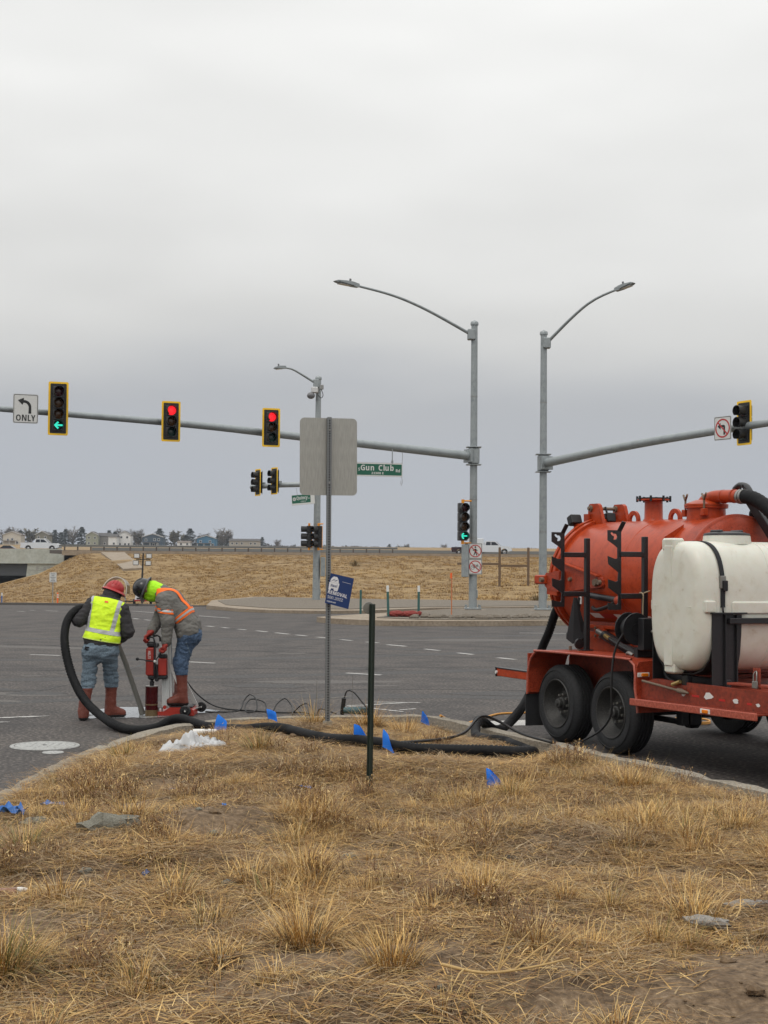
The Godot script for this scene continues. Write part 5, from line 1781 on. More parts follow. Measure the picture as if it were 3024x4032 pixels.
	part(lt, "grille", G.new().box(Vector3(0, 0.68, 0.92), Vector3(0.9, 0.12, 0.05)), "car_black")
	for s in [-1.0, 1.0]:
		var t := along(Vector3(0.72 * s, 0.3, 0), Vector3(0.72 * s + s, 0.3, 0))
		part(lt, "wheel", G.new().at(t).lathe([Vector2(0.0, -0.1), Vector2(0.3, -0.1), Vector2(0.32, 0.0), Vector2(0.3, 0.1), Vector2(0.0, 0.1)], 16), "tyre")
		part(lt, "outrigger", G.new().bar(Vector3(0.6 * s, 0.42, 0.5), Vector3(1.5 * s, 0.42, 0.5), 0.1, 0.1), "car_black")
		part(lt, "jack_leg", G.new().bar(Vector3(1.45 * s, 0.0, 0.5), Vector3(1.45 * s, 0.8, 0.5), 0.08, 0.08), "galvanised")
	part(lt, "mast", G.new().tube([Vector3(-0.1, 1.3, 0), Vector3(0.0, 4.6, 0)], [0.09, 0.06], 8), "car_black")
	part(lt, "crossbar", G.new().bar(Vector3(-0.62, 4.05, 0), Vector3(0.62, 4.05, 0), 0.07, 0.07), "car_black")
	for q in [[-0.55, 4.35], [0.5, 4.35], [-0.62, 3.75], [0.45, 3.72]]:
		var l := part(lt, "lamp_head", G.new().box(Vector3(q[0], q[1], 0.1), Vector3(0.5, 0.42, 0.2), 0.04), "car_black")
		part(l, "lamp_lens", G.new().box(Vector3(q[0], q[1], 0.21), Vector3(0.42, 0.33, 0.03), 0.01), "sticker_white")
	# timber fence on the embankment
	var fd := 104.0
	var fe := thing("timber_fence", "weathered timber rail fence on the grass embankment", "fence", "", Vector3(8.5, land(8.5, fd), -fd))
	for x in [0.0, 2.1]:
		part(fe, "post", G.new().box(Vector3(x, 1.35, 0), Vector3(0.17, 3.0, 0.17), 0.02), "post_wood")
	part(fe, "rail", G.new().box(Vector3(-1.6, 1.62, 0.0), Vector3(3.0, 0.16, 0.1), 0.01), "post_wood")
	part(fe, "rail", G.new().box(Vector3(1.05, 1.5, 0.0), Vector3(1.93, 0.16, 0.1), 0.01), "post_wood")
	for y in [2.2, 2.55]:
		part(fe, "wire", G.new().tube([Vector3(0, y, 0), Vector3(12, y + 0.1, -2.0)], 0.012, 4, false), "steel")
	for x in [4.4, 6.8, 9.4]:
		part(fe, "wire_post", G.new().box(Vector3(x, 1.4, -x * 0.16), Vector3(0.06, 2.6, 0.06)), "rail_steel")


# ---------------------------------------------------------------- vacuum trailer: x towards the drawbar, y up, z towards the kerb side

const TRAILER_AT := Vector3(2.2, 0.0, -13.386)
const TRAILER_TURN := -65.3


func wheel(o: Node3D, x: float, z: float, out: float) -> void:
	# axle along z; out is +1 where the dish faces +z
	var t := Transform3D(Basis(Vector3(out, 0, 0), Vector3(0, 0, out), Vector3(0, -1, 0)), Vector3(x, 0.388, z))
	var prof := [Vector2(0.245, -0.005), Vector2(0.265, 0.004), Vector2(0.31, 0.006), Vector2(0.352, -0.004), Vector2(0.378, -0.03)]
	for i in 5:
		var y := -0.05 - i * 0.036
		prof.append_array([Vector2(0.388, y), Vector2(0.388, y - 0.022), Vector2(0.378, y - 0.024), Vector2(0.378, y - 0.034)])
	prof.append_array([Vector2(0.352, -0.235), Vector2(0.3, -0.24), Vector2(0.245, -0.23)])
	var w := part(o, "wheel", G.new().at(t).lathe(prof, 56), "tyre")
	part(w, "sidewall_rib", G.new().at(t).lathe([Vector2(0.326, 0.004), Vector2(0.33, 0.011), Vector2(0.336, 0.004)], 56), "tyre")
	var rim := [Vector2(0.247, 0.0), Vector2(0.24, 0.008), Vector2(0.232, 0.004), Vector2(0.222, -0.035), Vector2(0.205, -0.06), Vector2(0.195, -0.1), Vector2(0.17, -0.125), Vector2(0.14, -0.118), Vector2(0.118, -0.1), Vector2(0.1, -0.1), Vector2(0.06, -0.1)]
	part(w, "rim", G.new().at(t).lathe(rim, 40), "rim")
	part(w, "hub", G.new().at(t).lathe([Vector2(0.066, -0.102), Vector2(0.062, -0.055), Vector2(0.05, -0.05), Vector2(0.048, -0.015), Vector2(0.04, -0.008), Vector2(0.02, -0.006), Vector2(0.018, 0.006), Vector2(0.0, 0.008)], 24), "rim")
	for k in 8:
		var a := TAU * k / 8.0 + 0.2
		var p := t * Vector3(cos(a) * 0.092, -0.1, sin(a) * 0.092)
		var q := t * Vector3(cos(a) * 0.092, -0.06, sin(a) * 0.092)
		part(w, "wheel_nut", G.new().tube([p, q], [0.014, 0.012], 6), "steel")


func bent_sheet(pts: Array, thick: float, z0: float, z1: float) -> G:
	# a folded plate that follows pts in x, y
	var a := []
	var b := []
	for i in pts.size():
		var d: Vector2 = (pts[mini(i + 1, pts.size() - 1)] - pts[maxi(i - 1, 0)]).normalized()
		var m := Vector2(-d.y, d.x)
		a.append(pts[i])
		b.append(pts[i] + m * thick)
	b.reverse()
	a.append_array(b)
	return G.new().prism(a, z0, z1)


func swivel(v: Array, x: float, t: float) -> G:
	# polygon given as z, y pairs, standing across the trailer at x
	var g := G.new()
	g.x = Transform3D(Basis(Vector3.BACK, Vector3.UP, Vector3.LEFT), Vector3(x, 0, 0))
	return g.prism(v, -t * 0.5, t * 0.5)


func build_trailer() -> void:
	var o := thing("vacuum_trailer", "red orange vacuum excavator trailer parked against the kerb", "trailer", "", TRAILER_AT, TRAILER_TURN)
	for x in [-0.1, -1.07]:
		wheel(o, x, 0.0, 1.0)
		wheel(o, x, -2.36, -1.0)
		part(o, "axle", G.new().tube([Vector3(x, 0.388, -0.2), Vector3(x, 0.388, -2.16)], 0.045, 10), "black_metal")
	for x in [-0.5, 0.45, -1.45]:
		part(o, "spring_hanger", G.new().box(Vector3(x, 0.42, -0.42), Vector3(0.1, 0.22, 0.08), 0.01), "black_metal")
	part(o, "leaf_spring", G.new().bar(Vector3(-1.4, 0.34, -0.42), Vector3(0.42, 0.34, -0.42), 0.06, 0.05, 0.01), "black_metal")
	# frame
	part(o, "frame_rail", G.new().box(Vector3(-0.62, 0.63, -0.42), Vector3(2.2, 0.2, 0.1), 0.012), "frame_red")
	part(o, "frame_rail", G.new().box(Vector3(-0.62, 0.63, -1.94), Vector3(2.2, 0.2, 0.1), 0.012), "frame_red")
	part(o, "side_beam", G.new().prism([Vector2(0.44, 0.575), Vector2(3.1, 0.575), Vector2(3.1, 0.77), Vector2(0.66, 0.765), Vector2(0.44, 0.72)], 0.0, 0.03), "frame_red")
	part(o, "side_beam", G.new().prism([Vector2(0.44, 0.575), Vector2(3.1, 0.575), Vector2(3.1, 0.77), Vector2(0.44, 0.765)], -2.39, -2.36), "frame_red")
	part(o, "front_crossbeam", G.new().box(Vector3(3.12, 0.67, -1.18), Vector3(0.08, 0.2, 2.4), 0.012), "frame_red")
	part(o, "beam_flange", G.new().box(Vector3(1.85, 0.585, -0.045), Vector3(2.6, 0.012, 0.08)), "frame_red")
	part(o, "deck", G.new().box(Vector3(1.78, 0.71, -1.18), Vector3(2.62, 0.02, 2.34)), "frame_red")
	part(o, "deck", G.new().box(Vector3(-0.6, 0.74, -1.03), Vector3(1.9, 0.02, 1.1)), "frame_red")
	for x in [0.75, 1.6, 2.4]:
		part(o, "cross_member", G.new().box(Vector3(x, 0.62, -1.18), Vector3(0.08, 0.14, 2.3)), "black_metal")
	# step along the side: ridged tread, rolled lip
	part(o, "step_tread", G.new().prism([Vector2(0.44, 0.555), Vector2(2.2, 0.585), Vector2(2.2, 0.597), Vector2(0.44, 0.567)], 0.031, 0.15), "frame_red")
	part(o, "step_lip", G.new().bar(Vector3(0.44, 0.545, 0.155), Vector3(2.2, 0.575, 0.155), 0.02, 0.065, 0.009), "rubbed_red")
	for i in 9:
		var a := Vector3(0.5, 0.5705 + i * 0.0, 0.04 + i * 0.012)
		part(o, "tread_ridge", G.new().bar(a, a + Vector3(1.66, 0.029, 0), 0.004, 0.006), "frame_red")
	# fenders
	for side in [0, 1]:
		var z0 := -0.36 if side == 0 else -2.43
		var z1 := 0.075 if side == 0 else -2.0
		var fp := [Vector2(-1.52, 0.45), Vector2(-1.5, 0.7), Vector2(-1.44, 0.83), Vector2(-1.36, 0.89), Vector2(-1.24, 0.905), Vector2(0.2, 0.92), Vector2(0.32, 0.91), Vector2(0.39, 0.87), Vector2(0.41, 0.78), Vector2(0.405, 0.66), Vector2(0.43, 0.56), Vector2(0.45, 0.44)]
		fp.reverse()
		var f := part(o, "fender", bent_sheet(fp, -0.01, z0, z1), "chipped_red")
		var lip := []
		for q in fp:
			lip.append(Vector3(q.x, q.y, z1 if side == 0 else z0))
		part(f, "rolled_lip", G.new().tube(spline(lip, 0.06), 0.013, 8), "rubbed_red")
		part(f, "inner_wall", G.new().prism([Vector2(-1.45, 0.5), Vector2(-1.4, 0.86), Vector2(0.36, 0.88), Vector2(0.38, 0.5)], -0.37 if side == 0 else -1.99, -0.362 if side == 0 else -1.982), "frame_red")
		part(f, "gusset", G.new().prism([Vector2(-0.95, 0.88), Vector2(-0.1, 0.88), Vector2(-0.36, 0.66), Vector2(-0.66, 0.66)], -0.35 if side == 0 else -2.02, -0.335 if side == 0 else -2.005), "frame_red")
		part(f, "mud_flap", swivel([Vector2(z0 + 0.04, 0.46), Vector2(z1 + 0.01, 0.46), Vector2(z1 + 0.012, 0.12), Vector2(z0 + 0.04, 0.12)], -1.53, 0.012), "mesh_net")
		part(f, "flap_bracket", G.new().box(Vector3(-1.53, 0.49, (z0 + z1) * 0.5), Vector3(0.04, 0.08, 0.42), 0.005), "frame_red")
	part(o, "fender_front_plate", swivel([Vector2(0.07, 0.44), Vector2(0.072, 0.86), Vector2(0.05, 0.9), Vector2(-0.25, 0.915), Vector2(-0.31, 0.84), Vector2(-0.31, 0.6), Vector2(-0.05, 0.5)], 0.425, 0.012), "chipped_red")
	part(o, "rear_plate", swivel([Vector2(0.08, 0.47), Vector2(0.08, 0.87), Vector2(-0.2, 0.87), Vector2(-0.2, 0.47)], -1.5, 0.02), "chipped_red")
	for q in [[Vector3(0.437, 0.783, 0.005), Basis.IDENTITY], [Vector3(1.55, 0.562, 0.168), Basis(Vector3.UP, -PI / 2)]]:
		var m := part(o, "marker_light", G.new().box(q[0], Vector3(0.01, 0.04, 0.13), 0.004, q[1]), "sticker_white")
		part(m, "lens", G.new().box(q[0] + q[1] * Vector3(0.01, 0, -0.01), Vector3(0.02, 0.032, 0.075), 0.007, q[1]), "amber_lens")
	# torn stickers on the side beam
	for q in [[1.07, 0.66, 0.04], [1.42, 0.672, 0.075], [1.78, 0.662, 0.045], [2.06, 0.655, 0.035]]:
		var poly := []
		for i in 9:
			var a := TAU * i / 9.0
			var r: float = q[2] * rng.randf_range(0.55, 1.0)
			poly.append(Vector2(q[0] + cos(a) * r, q[1] + sin(a) * r * 0.5))
		part(o, "torn_sticker", G.new().prism(poly, 0.031, 0.033), "sticker_white")
	for q in [[1.24, 0.66, 0.1], [1.6, 0.655, 0.08], [1.95, 0.655, 0.06]]:
		part(o, "red_sticker", G.new().box(Vector3(q[0], q[1], 0.0315), Vector3(q[2], 0.018, 0.002)), "sticker_red")
	# rear bumper arm
	part(o, "bumper_arm", G.new().box(Vector3(-2.06, 0.6, -0.15), Vector3(0.9, 0.085, 0.07), 0.008), "red_paint")
	part(o, "bumper_arm_cap", G.new().box(Vector3(-2.06, 0.648, -0.15), Vector3(0.96, 0.012, 0.08), 0.003), "black_metal")
	part(o, "bumper_end", G.new().box(Vector3(-2.52, 0.6, -0.15), Vector3(0.02, 0.1, 0.085), 0.006), "black_metal")
	part(o, "bumper_pin", G.new().tube([Vector3(-2.5, 0.6, -0.12), Vector3(-2.5, 0.6, -0.1)], 0.018, 10), "sticker_white")
	part(o, "rear_crossbeam", G.new().box(Vector3(-1.66, 0.62, -1.18), Vector3(0.1, 0.16, 2.1), 0.01), "frame_red")

	# tank
	var c := Vector3(0, 1.65, -1.05)
	var tk := Transform3D(Basis(Vector3.UP, Vector3.RIGHT, Vector3.FORWARD), c)   # lathe axis along x
	var shell := [Vector2(0.6, -1.82)]
	for i in 9:
		shell.append(Vector2(0.6, -1.6 + i * 0.23))
	var tank := part(o, "tank", G.new().at(tk).lathe(shell, 72), "red_paint")
	var head := [Vector2(0.601, 0.23), Vector2(0.601, 0.43), Vector2(0.622, 0.435), Vector2(0.625, 0.445), Vector2(0.625, 0.465), Vector2(0.615, 0.475), Vector2(0.6, 0.478)]
	for i in 8:
		var a := float(i) / 7.0
		head.append(Vector2(0.592 * cos(a * PI / 2), 0.482 + 0.085 * sin(a * PI / 2)))
	part(tank, "front_head", G.new().at(tk).lathe(head, 72), "chipped_red")
	part(tank, "weld_seam", G.new().at(tk).lathe([Vector2(0.6, -0.62), Vector2(0.604, -0.615), Vector2(0.6, -0.61)], 60), "red_paint")
	var tilt := tk * Transform3D(Basis(Vector3.BACK, deg_to_rad(7.0)), Vector3(0, -1.82, 0))
	part(tank, "door_ring", G.new().at(tilt).lathe([Vector2(0.6, 0.035), Vector2(0.64, 0.03), Vector2(0.645, 0.0), Vector2(0.64, -0.018), Vector2(0.6, -0.02)], 72), "red_paint")
	var door := part(o, "rear_door", G.new().at(tilt).lathe([Vector2(0.6, -0.028), Vector2(0.652, -0.03), Vector2(0.655, -0.06), Vector2(0.64, -0.075), Vector2(0.58, -0.09), Vector2(0.48, -0.16), Vector2(0.3, -0.22), Vector2(0.0, -0.25)], 72), "red_paint")
	part(door, "gasket", G.new().at(tilt).lathe([Vector2(0.6, -0.018), Vector2(0.634, -0.02), Vector2(0.634, -0.028), Vector2(0.6, -0.03)], 60), "cable_black")
	# reflective strip patches low on the tank side
	for q in [[-1.3, -1.12, "sticker_white"], [-1.12, -0.86, "tape_red"], [-0.86, -0.68, "sticker_white"], [-0.68, -0.4, "tape_red"], [-0.4, -0.22, "sticker_white"]]:
		var s := G.new()
		for k in 4:
			var a0 := deg_to_rad(-43.0 + k * 1.5)
			var a1 := deg_to_rad(-43.0 + (k + 1) * 1.5)
			var sh := 0.012
			var pa := c + Vector3(q[0] - sh * k, sin(a0) * 0.603, cos(a0) * 0.603)
			var pb := c + Vector3(q[1] - sh * k, sin(a0) * 0.603, cos(a0) * 0.603)
			var pc := c + Vector3(q[1] - sh * (k + 1), sin(a1) * 0.603, cos(a1) * 0.603)
			var pd := c + Vector3(q[0] - sh * (k + 1), sin(a1) * 0.603, cos(a1) * 0.603)
			s.quad(pa, pb, pc, pd)
		part(tank, "reflective_tape", s, q[2])
	# cradle and lower body
	part(o, "tank_cradle", G.new().prism([Vector2(-1.5, 0.76), Vector2(0.3, 0.76), Vector2(0.3, 1.2), Vector2(-1.5, 1.2)], -1.6, -0.56), "frame_red")
	part(o, "cradle_flange", G.new().box(Vector3(-0.6, 1.15, -0.545), Vector3(1.86, 0.04, 0.05), 0.008), "red_paint")
	part(o, "cradle_panel", G.new().box(Vector3(-0.95, 0.97, -0.55), Vector3(0.82, 0.26, 0.02), 0.006), "red_paint")
	part(o, "cradle_rib", G.new().box(Vector3(-1.47, 1.0, -0.54), Vector3(0.05, 0.44, 0.04), 0.006), "red_paint")
	part(o, "cradle_foot", G.new().box(Vector3(-0.6, 0.8, -0.5), Vector3(1.9, 0.06, 0.12), 0.01), "frame_red")
	# door lift arm and rams
	var arm := part(o, "lift_arm", G.new().prism([Vector2(-1.72, 1.81), Vector2(-1.63, 1.8), Vector2(-1.16, 1.7), Vector2(-0.93, 1.66), Vector2(-0.88, 1.63), Vector2(-0.88, 1.58), Vector2(-0.94, 1.555), Vector2(-1.16, 1.54), Vector2(-1.63, 1.5), Vector2(-1.72, 1.5)], -0.45, -0.425), "chipped_red")
	part(arm, "arm_rib", G.new().bar(Vector3(-1.66, 1.812, -0.42), Vector3(-0.96, 1.672, -0.42), 0.05, 0.012), "red_paint")
	for q in [[-1.0, 1.607, 0.045], [-0.93, 1.607, 0.03], [-1.48, 1.634, 0.025]]:
		part(arm, "pivot_bolt", G.new().tube([Vector3(q[0], q[1], -0.43), Vector3(q[0], q[1], -0.395)], [q[2], q[2] * 0.8], 10), "rusty_steel")
	part(o, "arm_pivot_block", G.new().box(Vector3(-0.98, 1.605, -0.46), Vector3(0.16, 0.12, 0.06), 0.02), "chipped_red")
	part(o, "clamp_bar", G.new().box(Vector3(-1.93, 1.625, -0.33), Vector3(0.22, 0.1, 0.045), 0.015), "red_paint")
	part(o, "clamp_bolt", G.new().tube([Vector3(-1.85, 1.625, -0.31), Vector3(-1.85, 1.625, -0.27)], 0.026, 10), "rusty_steel")
	part(o, "clamp_bracket", G.new().prism([Vector2(-1.87, 1.56), Vector2(-1.82, 1.53), Vector2(-1.6, 1.5), Vector2(-1.58, 1.72), Vector2(-1.68, 1.72), Vector2(-1.7, 1.7), Vector2(-1.84, 1.7), Vector2(-1.88, 1.66)], -0.42, -0.34), "chipped_red")
	part(o, "clamp_plate", G.new().prism([Vector2(-1.84, 1.47), Vector2(-1.64, 1.46), Vector2(-1.64, 1.54), Vector2(-1.84, 1.54)], -0.4, -0.35), "red_paint")
	part(o, "door_ram", G.new().tube([Vector3(-1.12, 1.475, -0.42), Vector3(-0.62, 1.435, -0.42)], 0.032, 12), "rack_black")
	part(o, "door_ram_end", G.new().ball(Vector3(-0.6, 1.433, -0.42), Vector3(0.055, 0.045, 0.04)), "chipped_red")
	var ram := part(o, "tip_ram", G.new().tube([Vector3(-0.93, 1.075, -0.48), Vector3(-0.42, 0.925, -0.48), Vector3(-0.22, 0.87, -0.46)], 0.05, 14), "rack_black")
	part(ram, "ram_rod", G.new().tube([Vector3(-1.06, 1.11, -0.48), Vector3(-0.9, 1.065, -0.48)], 0.028, 10), "steel")
	part(o, "ram_bracket", G.new().prism([Vector2(-1.16, 1.17), Vector2(-0.98, 1.15), Vector2(-0.95, 1.08), Vector2(-1.0, 1.03), Vector2(-1.15, 1.03)], -0.535, -0.5), "red_paint")
	for q in [Vector2(-1.12, 1.14), Vector2(-1.12, 1.06), Vector2(-1.04, 1.05)]:
		part(o, "bracket_bolt", G.new().tube([Vector3(q.x, q.y, -0.5), Vector3(q.x, q.y, -0.485)], 0.014, 6), "rusty_steel")
	part(o, "hydraulic_hose", G.new().tube(spline([Vector3(-0.82, 1.07, -0.42), Vector3(-0.72, 1.05, -0.4), Vector3(-0.5, 0.98, -0.4), Vector3(-0.3, 0.92, -0.42)], 0.05), 0.018, 8), "cable_black")
	part(o, "hose_fitting", G.new().tube([Vector3(-0.83, 1.075, -0.42), Vector3(-0.72, 1.05, -0.4)], 0.022, 8), "brass")
	part(o, "hydraulic_hose", G.new().tube(spline([Vector3(-1.1, 1.35, -0.45), Vector3(-0.95, 1.33, -0.4), Vector3(-0.75, 1.37, -0.4), Vector3(-0.6, 1.44, -0.42)], 0.05), 0.02, 8), "cable_black")
	part(o, "hydraulic_hose", G.new().tube(spline([Vector3(-1.3, 1.45, -0.42), Vector3(-1.34, 1.25, -0.42), Vector3(-1.36, 1.05, -0.45), Vector3(-1.25, 1.02, -0.5)], 0.06), 0.022, 8), "cable_black")
	part(o, "white_tag", G.new().box(Vector3(-1.28, 1.42, -0.42), Vector3(0.03, 0.08, 0.01)), "sticker_white")

	# lance racks
	for x in [-0.98, 0.02]:
		var rk := part(o, "lance_rack", G.new().box(Vector3(x, 1.475, -0.3), Vector3(0.05, 1.16, 0.05), 0.006), "rack_black")
		part(rk, "rack_foot", G.new().box(Vector3(x, 0.925, -0.3), Vector3(0.1, 0.012, 0.1)), "rack_black")
		for y in [1.885, 1.49]:
			part(rk, "rack_bar", G.new().box(Vector3(x, y, -0.15), Vector3(0.045, 0.05, 0.27), 0.006), "rack_black")
		# hooked plate in two halves that leave a cut-out between them
		var right := [Vector2(0.012, 2.11), Vector2(-0.03, 2.11), Vector2(-0.033, 1.362), Vector2(0.112, 1.362), Vector2(0.115, 1.43), Vector2(0.02, 1.41), Vector2(0.004, 1.42), Vector2(0.0, 1.5), Vector2(0.108, 1.569), Vector2(0.112, 1.648), Vector2(0.03, 1.625), Vector2(0.005, 1.635), Vector2(0.0, 1.715), Vector2(0.109, 1.79), Vector2(0.116, 1.866), Vector2(0.04, 1.84), Vector2(0.008, 1.845), Vector2(0.009, 1.945), Vector2(0.04, 1.97), Vector2(0.04, 2.02), Vector2(0.018, 2.028), Vector2(0.01, 2.05), Vector2(0.02, 2.074), Vector2(0.045, 2.078), Vector2(0.045, 2.11)]
		var left := [Vector2(0.046, 2.11), Vector2(0.118, 2.11), Vector2(0.118, 2.015), Vector2(0.041, 1.97), Vector2(0.041, 2.02), Vector2(0.056, 2.022), Vector2(0.05, 2.05), Vector2(0.075, 2.062), Vector2(0.09, 2.082), Vector2(0.07, 2.095), Vector2(0.052, 2.076)]
		part(rk, "hook_plate", swivel(right, x, 0.012), "rack_black")
		part(rk, "hook_plate", swivel(left, x, 0.012), "rack_black")
		part(rk, "bent_tab", G.new().bar(Vector3(x, 2.1, -0.01), Vector3(x + 0.05, 2.19, -0.03), 0.045, 0.008, 0.0, Vector3.RIGHT), "rack_black")
	part(o, "tied_rope", G.new().tube(spline([Vector3(0.05, 1.52, -0.27), Vector3(0.06, 1.54, -0.33), Vector3(0.0, 1.53, -0.34), Vector3(-0.02, 1.52, -0.27), Vector3(0.05, 1.515, -0.26), Vector3(0.05, 1.4, -0.26), Vector3(0.045, 1.2, -0.26)], 0.03), 0.006, 6), "rope")
	# hose reel
	var rt := func(x: float) -> Transform3D: return Transform3D(Basis(Vector3.UP, Vector3.RIGHT, Vector3.FORWARD), Vector3(x, 1.19, -0.06))
	var reel := part(o, "hose_reel", G.new().at(rt.call(0.12)).lathe([Vector2(0.05, 0.0), Vector2(0.05, 0.12)], 20), "rack_black")
	for x in [0.1, 0.23]:
		part(reel, "flange", G.new().at(rt.call(x)).lathe([Vector2(0.0, -0.004), Vector2(0.148, -0.004), Vector2(0.152, 0.0), Vector2(0.148, 0.006), Vector2(0.135, 0.002), Vector2(0.0, 0.004)], 40), "rack_black")
	part(reel, "wound_hose", G.new().at(rt.call(0.17)).lathe([Vector2(0.05, -0.05), Vector2(0.11, -0.045), Vector2(0.115, 0.0), Vector2(0.11, 0.045), Vector2(0.05, 0.05)], 28), "cable_black")
	part(o, "control_box", G.new().box(Vector3(0.3, 1.145, -0.15), Vector3(0.1, 0.3, 0.19), 0.01), "rack_black")
	part(o, "switch", G.new().tube([Vector3(0.35, 1.17, -0.15), Vector3(0.37, 1.17, -0.15), Vector3(0.375, 1.165, -0.22)], 0.016, 8), "steel")
	part(o, "reel_stand", G.new().box(Vector3(0.22, 0.96, -0.16), Vector3(0.06, 0.12, 0.2), 0.005), "rack_black")
	part(o, "valve_fitting", G.new().tube(spline([Vector3(-0.12, 0.94, -0.2), Vector3(-0.06, 0.95, -0.18), Vector3(0.0, 0.93, -0.18)], 0.03), 0.018, 8), "steel")
	part(o, "dangling_lead", G.new().tube(spline([Vector3(0.2, 1.2, 0.02), Vector3(0.12, 1.02, 0.09), Vector3(0.1, 0.8, 0.12), Vector3(0.09, 0.6, 0.12), Vector3(0.06, 0.4, 0.1), Vector3(-0.08, 0.24, 0.11), Vector3(-0.3, 0.12, 0.15), Vector3(-0.5, 0.03, 0.2)], 0.06), 0.011, 8), "cable_black")
	# small lamp, stub and net bag
	part(o, "round_lamp", G.new().at(Transform3D(Basis(Vector3.UP, Vector3.RIGHT, Vector3.FORWARD), Vector3(-0.97, 0.99, -0.2))).lathe([Vector2(0.0, -0.03), Vector2(0.04, -0.025), Vector2(0.055, 0.0), Vector2(0.05, 0.02), Vector2(0.0, 0.025)], 20), "black_metal")
	part(o, "lamp_stem", G.new().tube([Vector3(-0.97, 0.9, -0.2), Vector3(-0.97, 0.96, -0.2)], 0.014, 6), "rusty_steel")
	part(o, "fender_stub", G.new().tube([Vector3(-1.1, 0.9, -0.18), Vector3(-1.1, 0.96, -0.18)], 0.016, 6), "rusty_steel")
	var net := G.new()
	var top := Vector3(-1.2, 1.45, -0.3)
	var prev := []
	for j in 7:
		var t := j / 6.0
		var w := 0.02 + 0.11 * t
		var row := []
		for i in 9:
			var a := TAU * i / 8.0
			row.append(top + Vector3(cos(a) * w * 0.7 + 0.04 * t, -0.42 * t - (0.05 * sin(a * 2.0) if j == 6 else 0.0), sin(a) * w))
		if prev:
			for i in 8:
				net.quad(prev[i], row[i], row[i + 1], prev[i + 1])
		prev = row
	part(o, "net_bag", net, "mesh_net")

	# fittings along the top of the tank
	var up := func(x: float, z := -1.05) -> Transform3D: return Transform3D(Basis.IDENTITY, Vector3(x, 0, z))
	var vent := part(o, "vent_pipe", G.new().at(up.call(-0.89)).lathe([Vector2(0.13, 2.22), Vector2(0.095, 2.27), Vector2(0.092, 2.46)], 28), "red_paint")
	part(vent, "flange", G.new().at(up.call(-0.89)).lathe([Vector2(0.09, 2.455), Vector2(0.165, 2.455), Vector2(0.165, 2.468), Vector2(0.0, 2.468)], 32), "red_paint")
	part(vent, "cover_plate", G.new().at(up.call(-0.89)).lathe([Vector2(0.165, 2.469), Vector2(0.165, 2.482), Vector2(0.0, 2.484)], 32), "black_metal")
	for k in 8:
		var a := TAU * k / 8.0
		part(vent, "bolt", G.new().tube([Vector3(-0.89 + cos(a) * 0.17, 2.44, -1.05 + sin(a) * 0.17), Vector3(-0.89 + cos(a) * 0.17, 2.5, -1.05 + sin(a) * 0.17)], 0.012, 6), "black_metal")
	var man := part(o, "manway", G.new().at(up.call(-0.02)).lathe([Vector2(0.19, 2.2), Vector2(0.185, 2.34), Vector2(0.21, 2.345), Vector2(0.21, 2.362)], 40), "red_paint")
	part(man, "lid", G.new().at(up.call(-0.02)).lathe([Vector2(0.212, 2.364), Vector2(0.212, 2.382), Vector2(0.17, 2.4), Vector2(0.1, 2.425), Vector2(0.0, 2.435)], 40), "red_paint")
	for a in [2.6, 0.75, 4.2]:
		var p := Vector3(-0.02 + cos(a) * 0.215, 2.33, -1.05 + sin(a) * 0.215)
		part(man, "swing_bolt", G.new().tube([p + Vector3.DOWN * 0.06, p + Vector3.UP * 0.13], 0.01, 6), "rusty_steel")
		part(man, "wing_nut", G.new().tube([p + Vector3(-0.07, 0.15, -0.03), p + Vector3(0, 0.09, 0), p + Vector3(0.07, 0.15, 0.03)], 0.011, 6), "rusty_steel")
		part(man, "bolt_lug", G.new().box(p + Vector3(0, -0.03, 0), Vector3(0.06, 0.07, 0.06), 0.008), "red_paint")
	var el := part(o, "outlet_pipe", G.new().tube(spline([Vector3(-0.1, 2.36, -1.05), Vector3(-0.03, 2.42, -1.05), Vector3(0.1, 2.45, -1.05), Vector3(0.3, 2.45, -1.05), Vector3(0.5, 2.44, -1.05)], 0.04), 0.062, 20), "red_paint")
	for x in [0.24, 0.4]:
		part(el, "pipe_ring", G.new().tube([Vector3(x, 2.447, -1.05), Vector3(x + 0.018, 2.447, -1.05)], 0.068, 20), "chipped_red")
	for x in [0.49, 0.53]:
		part(el, "hose_clamp", G.new().tube([Vector3(x, 2.438, -1.05), Vector3(x + 0.03, 2.436, -1.05)], 0.07, 20), "steel")
		part(el, "clamp_screw", G.new().tube([Vector3(x + 0.015, 2.5, -1.05), Vector3(x + 0.015, 2.55, -1.04)], 0.008, 5), "black_metal")
	var hs := spline([Vector3(0.48, 2.44, -1.05), Vector3(0.66, 2.42, -1.05), Vector3(0.85, 2.33, -1.06), Vector3(1.02, 2.15, -1.1), Vector3(1.1, 1.9, -1.15)], 0.012)
	var hr := []
	for i in hs.size():
		hr.append(0.066 + 0.004 * sin(i * 1.6))
	part(o, "outlet_hose", G.new().tube(hs, hr, 18), "hose_rubber")
	var h2 := spline([Vector3(0.2, 2.28, -1.45), Vector3(0.45, 2.33, -1.45), Vector3(0.75, 2.28, -1.4), Vector3(1.0, 2.1, -1.4)], 0.012)
	hr = []
	for i in h2.size():
		hr.append(0.06 + 0.004 * sin(i * 1.6))
	part(o, "second_hose", G.new().tube(h2, hr, 16), "hose_rubber")
	part(o, "boom_strut", G.new().bar(Vector3(0.38, 2.45, -1.25), Vector3(0.75, 2.05, -1.25), 0.1, 0.1, 0.01), "rack_black")
	part(o, "boom_hook", G.new().tube(spline([Vector3(0.1, 2.53, -1.3), Vector3(0.18, 2.57, -1.3), Vector3(0.32, 2.54, -1.28), Vector3(0.42, 2.44, -1.25)], 0.04), 0.03, 8), "rack_black")
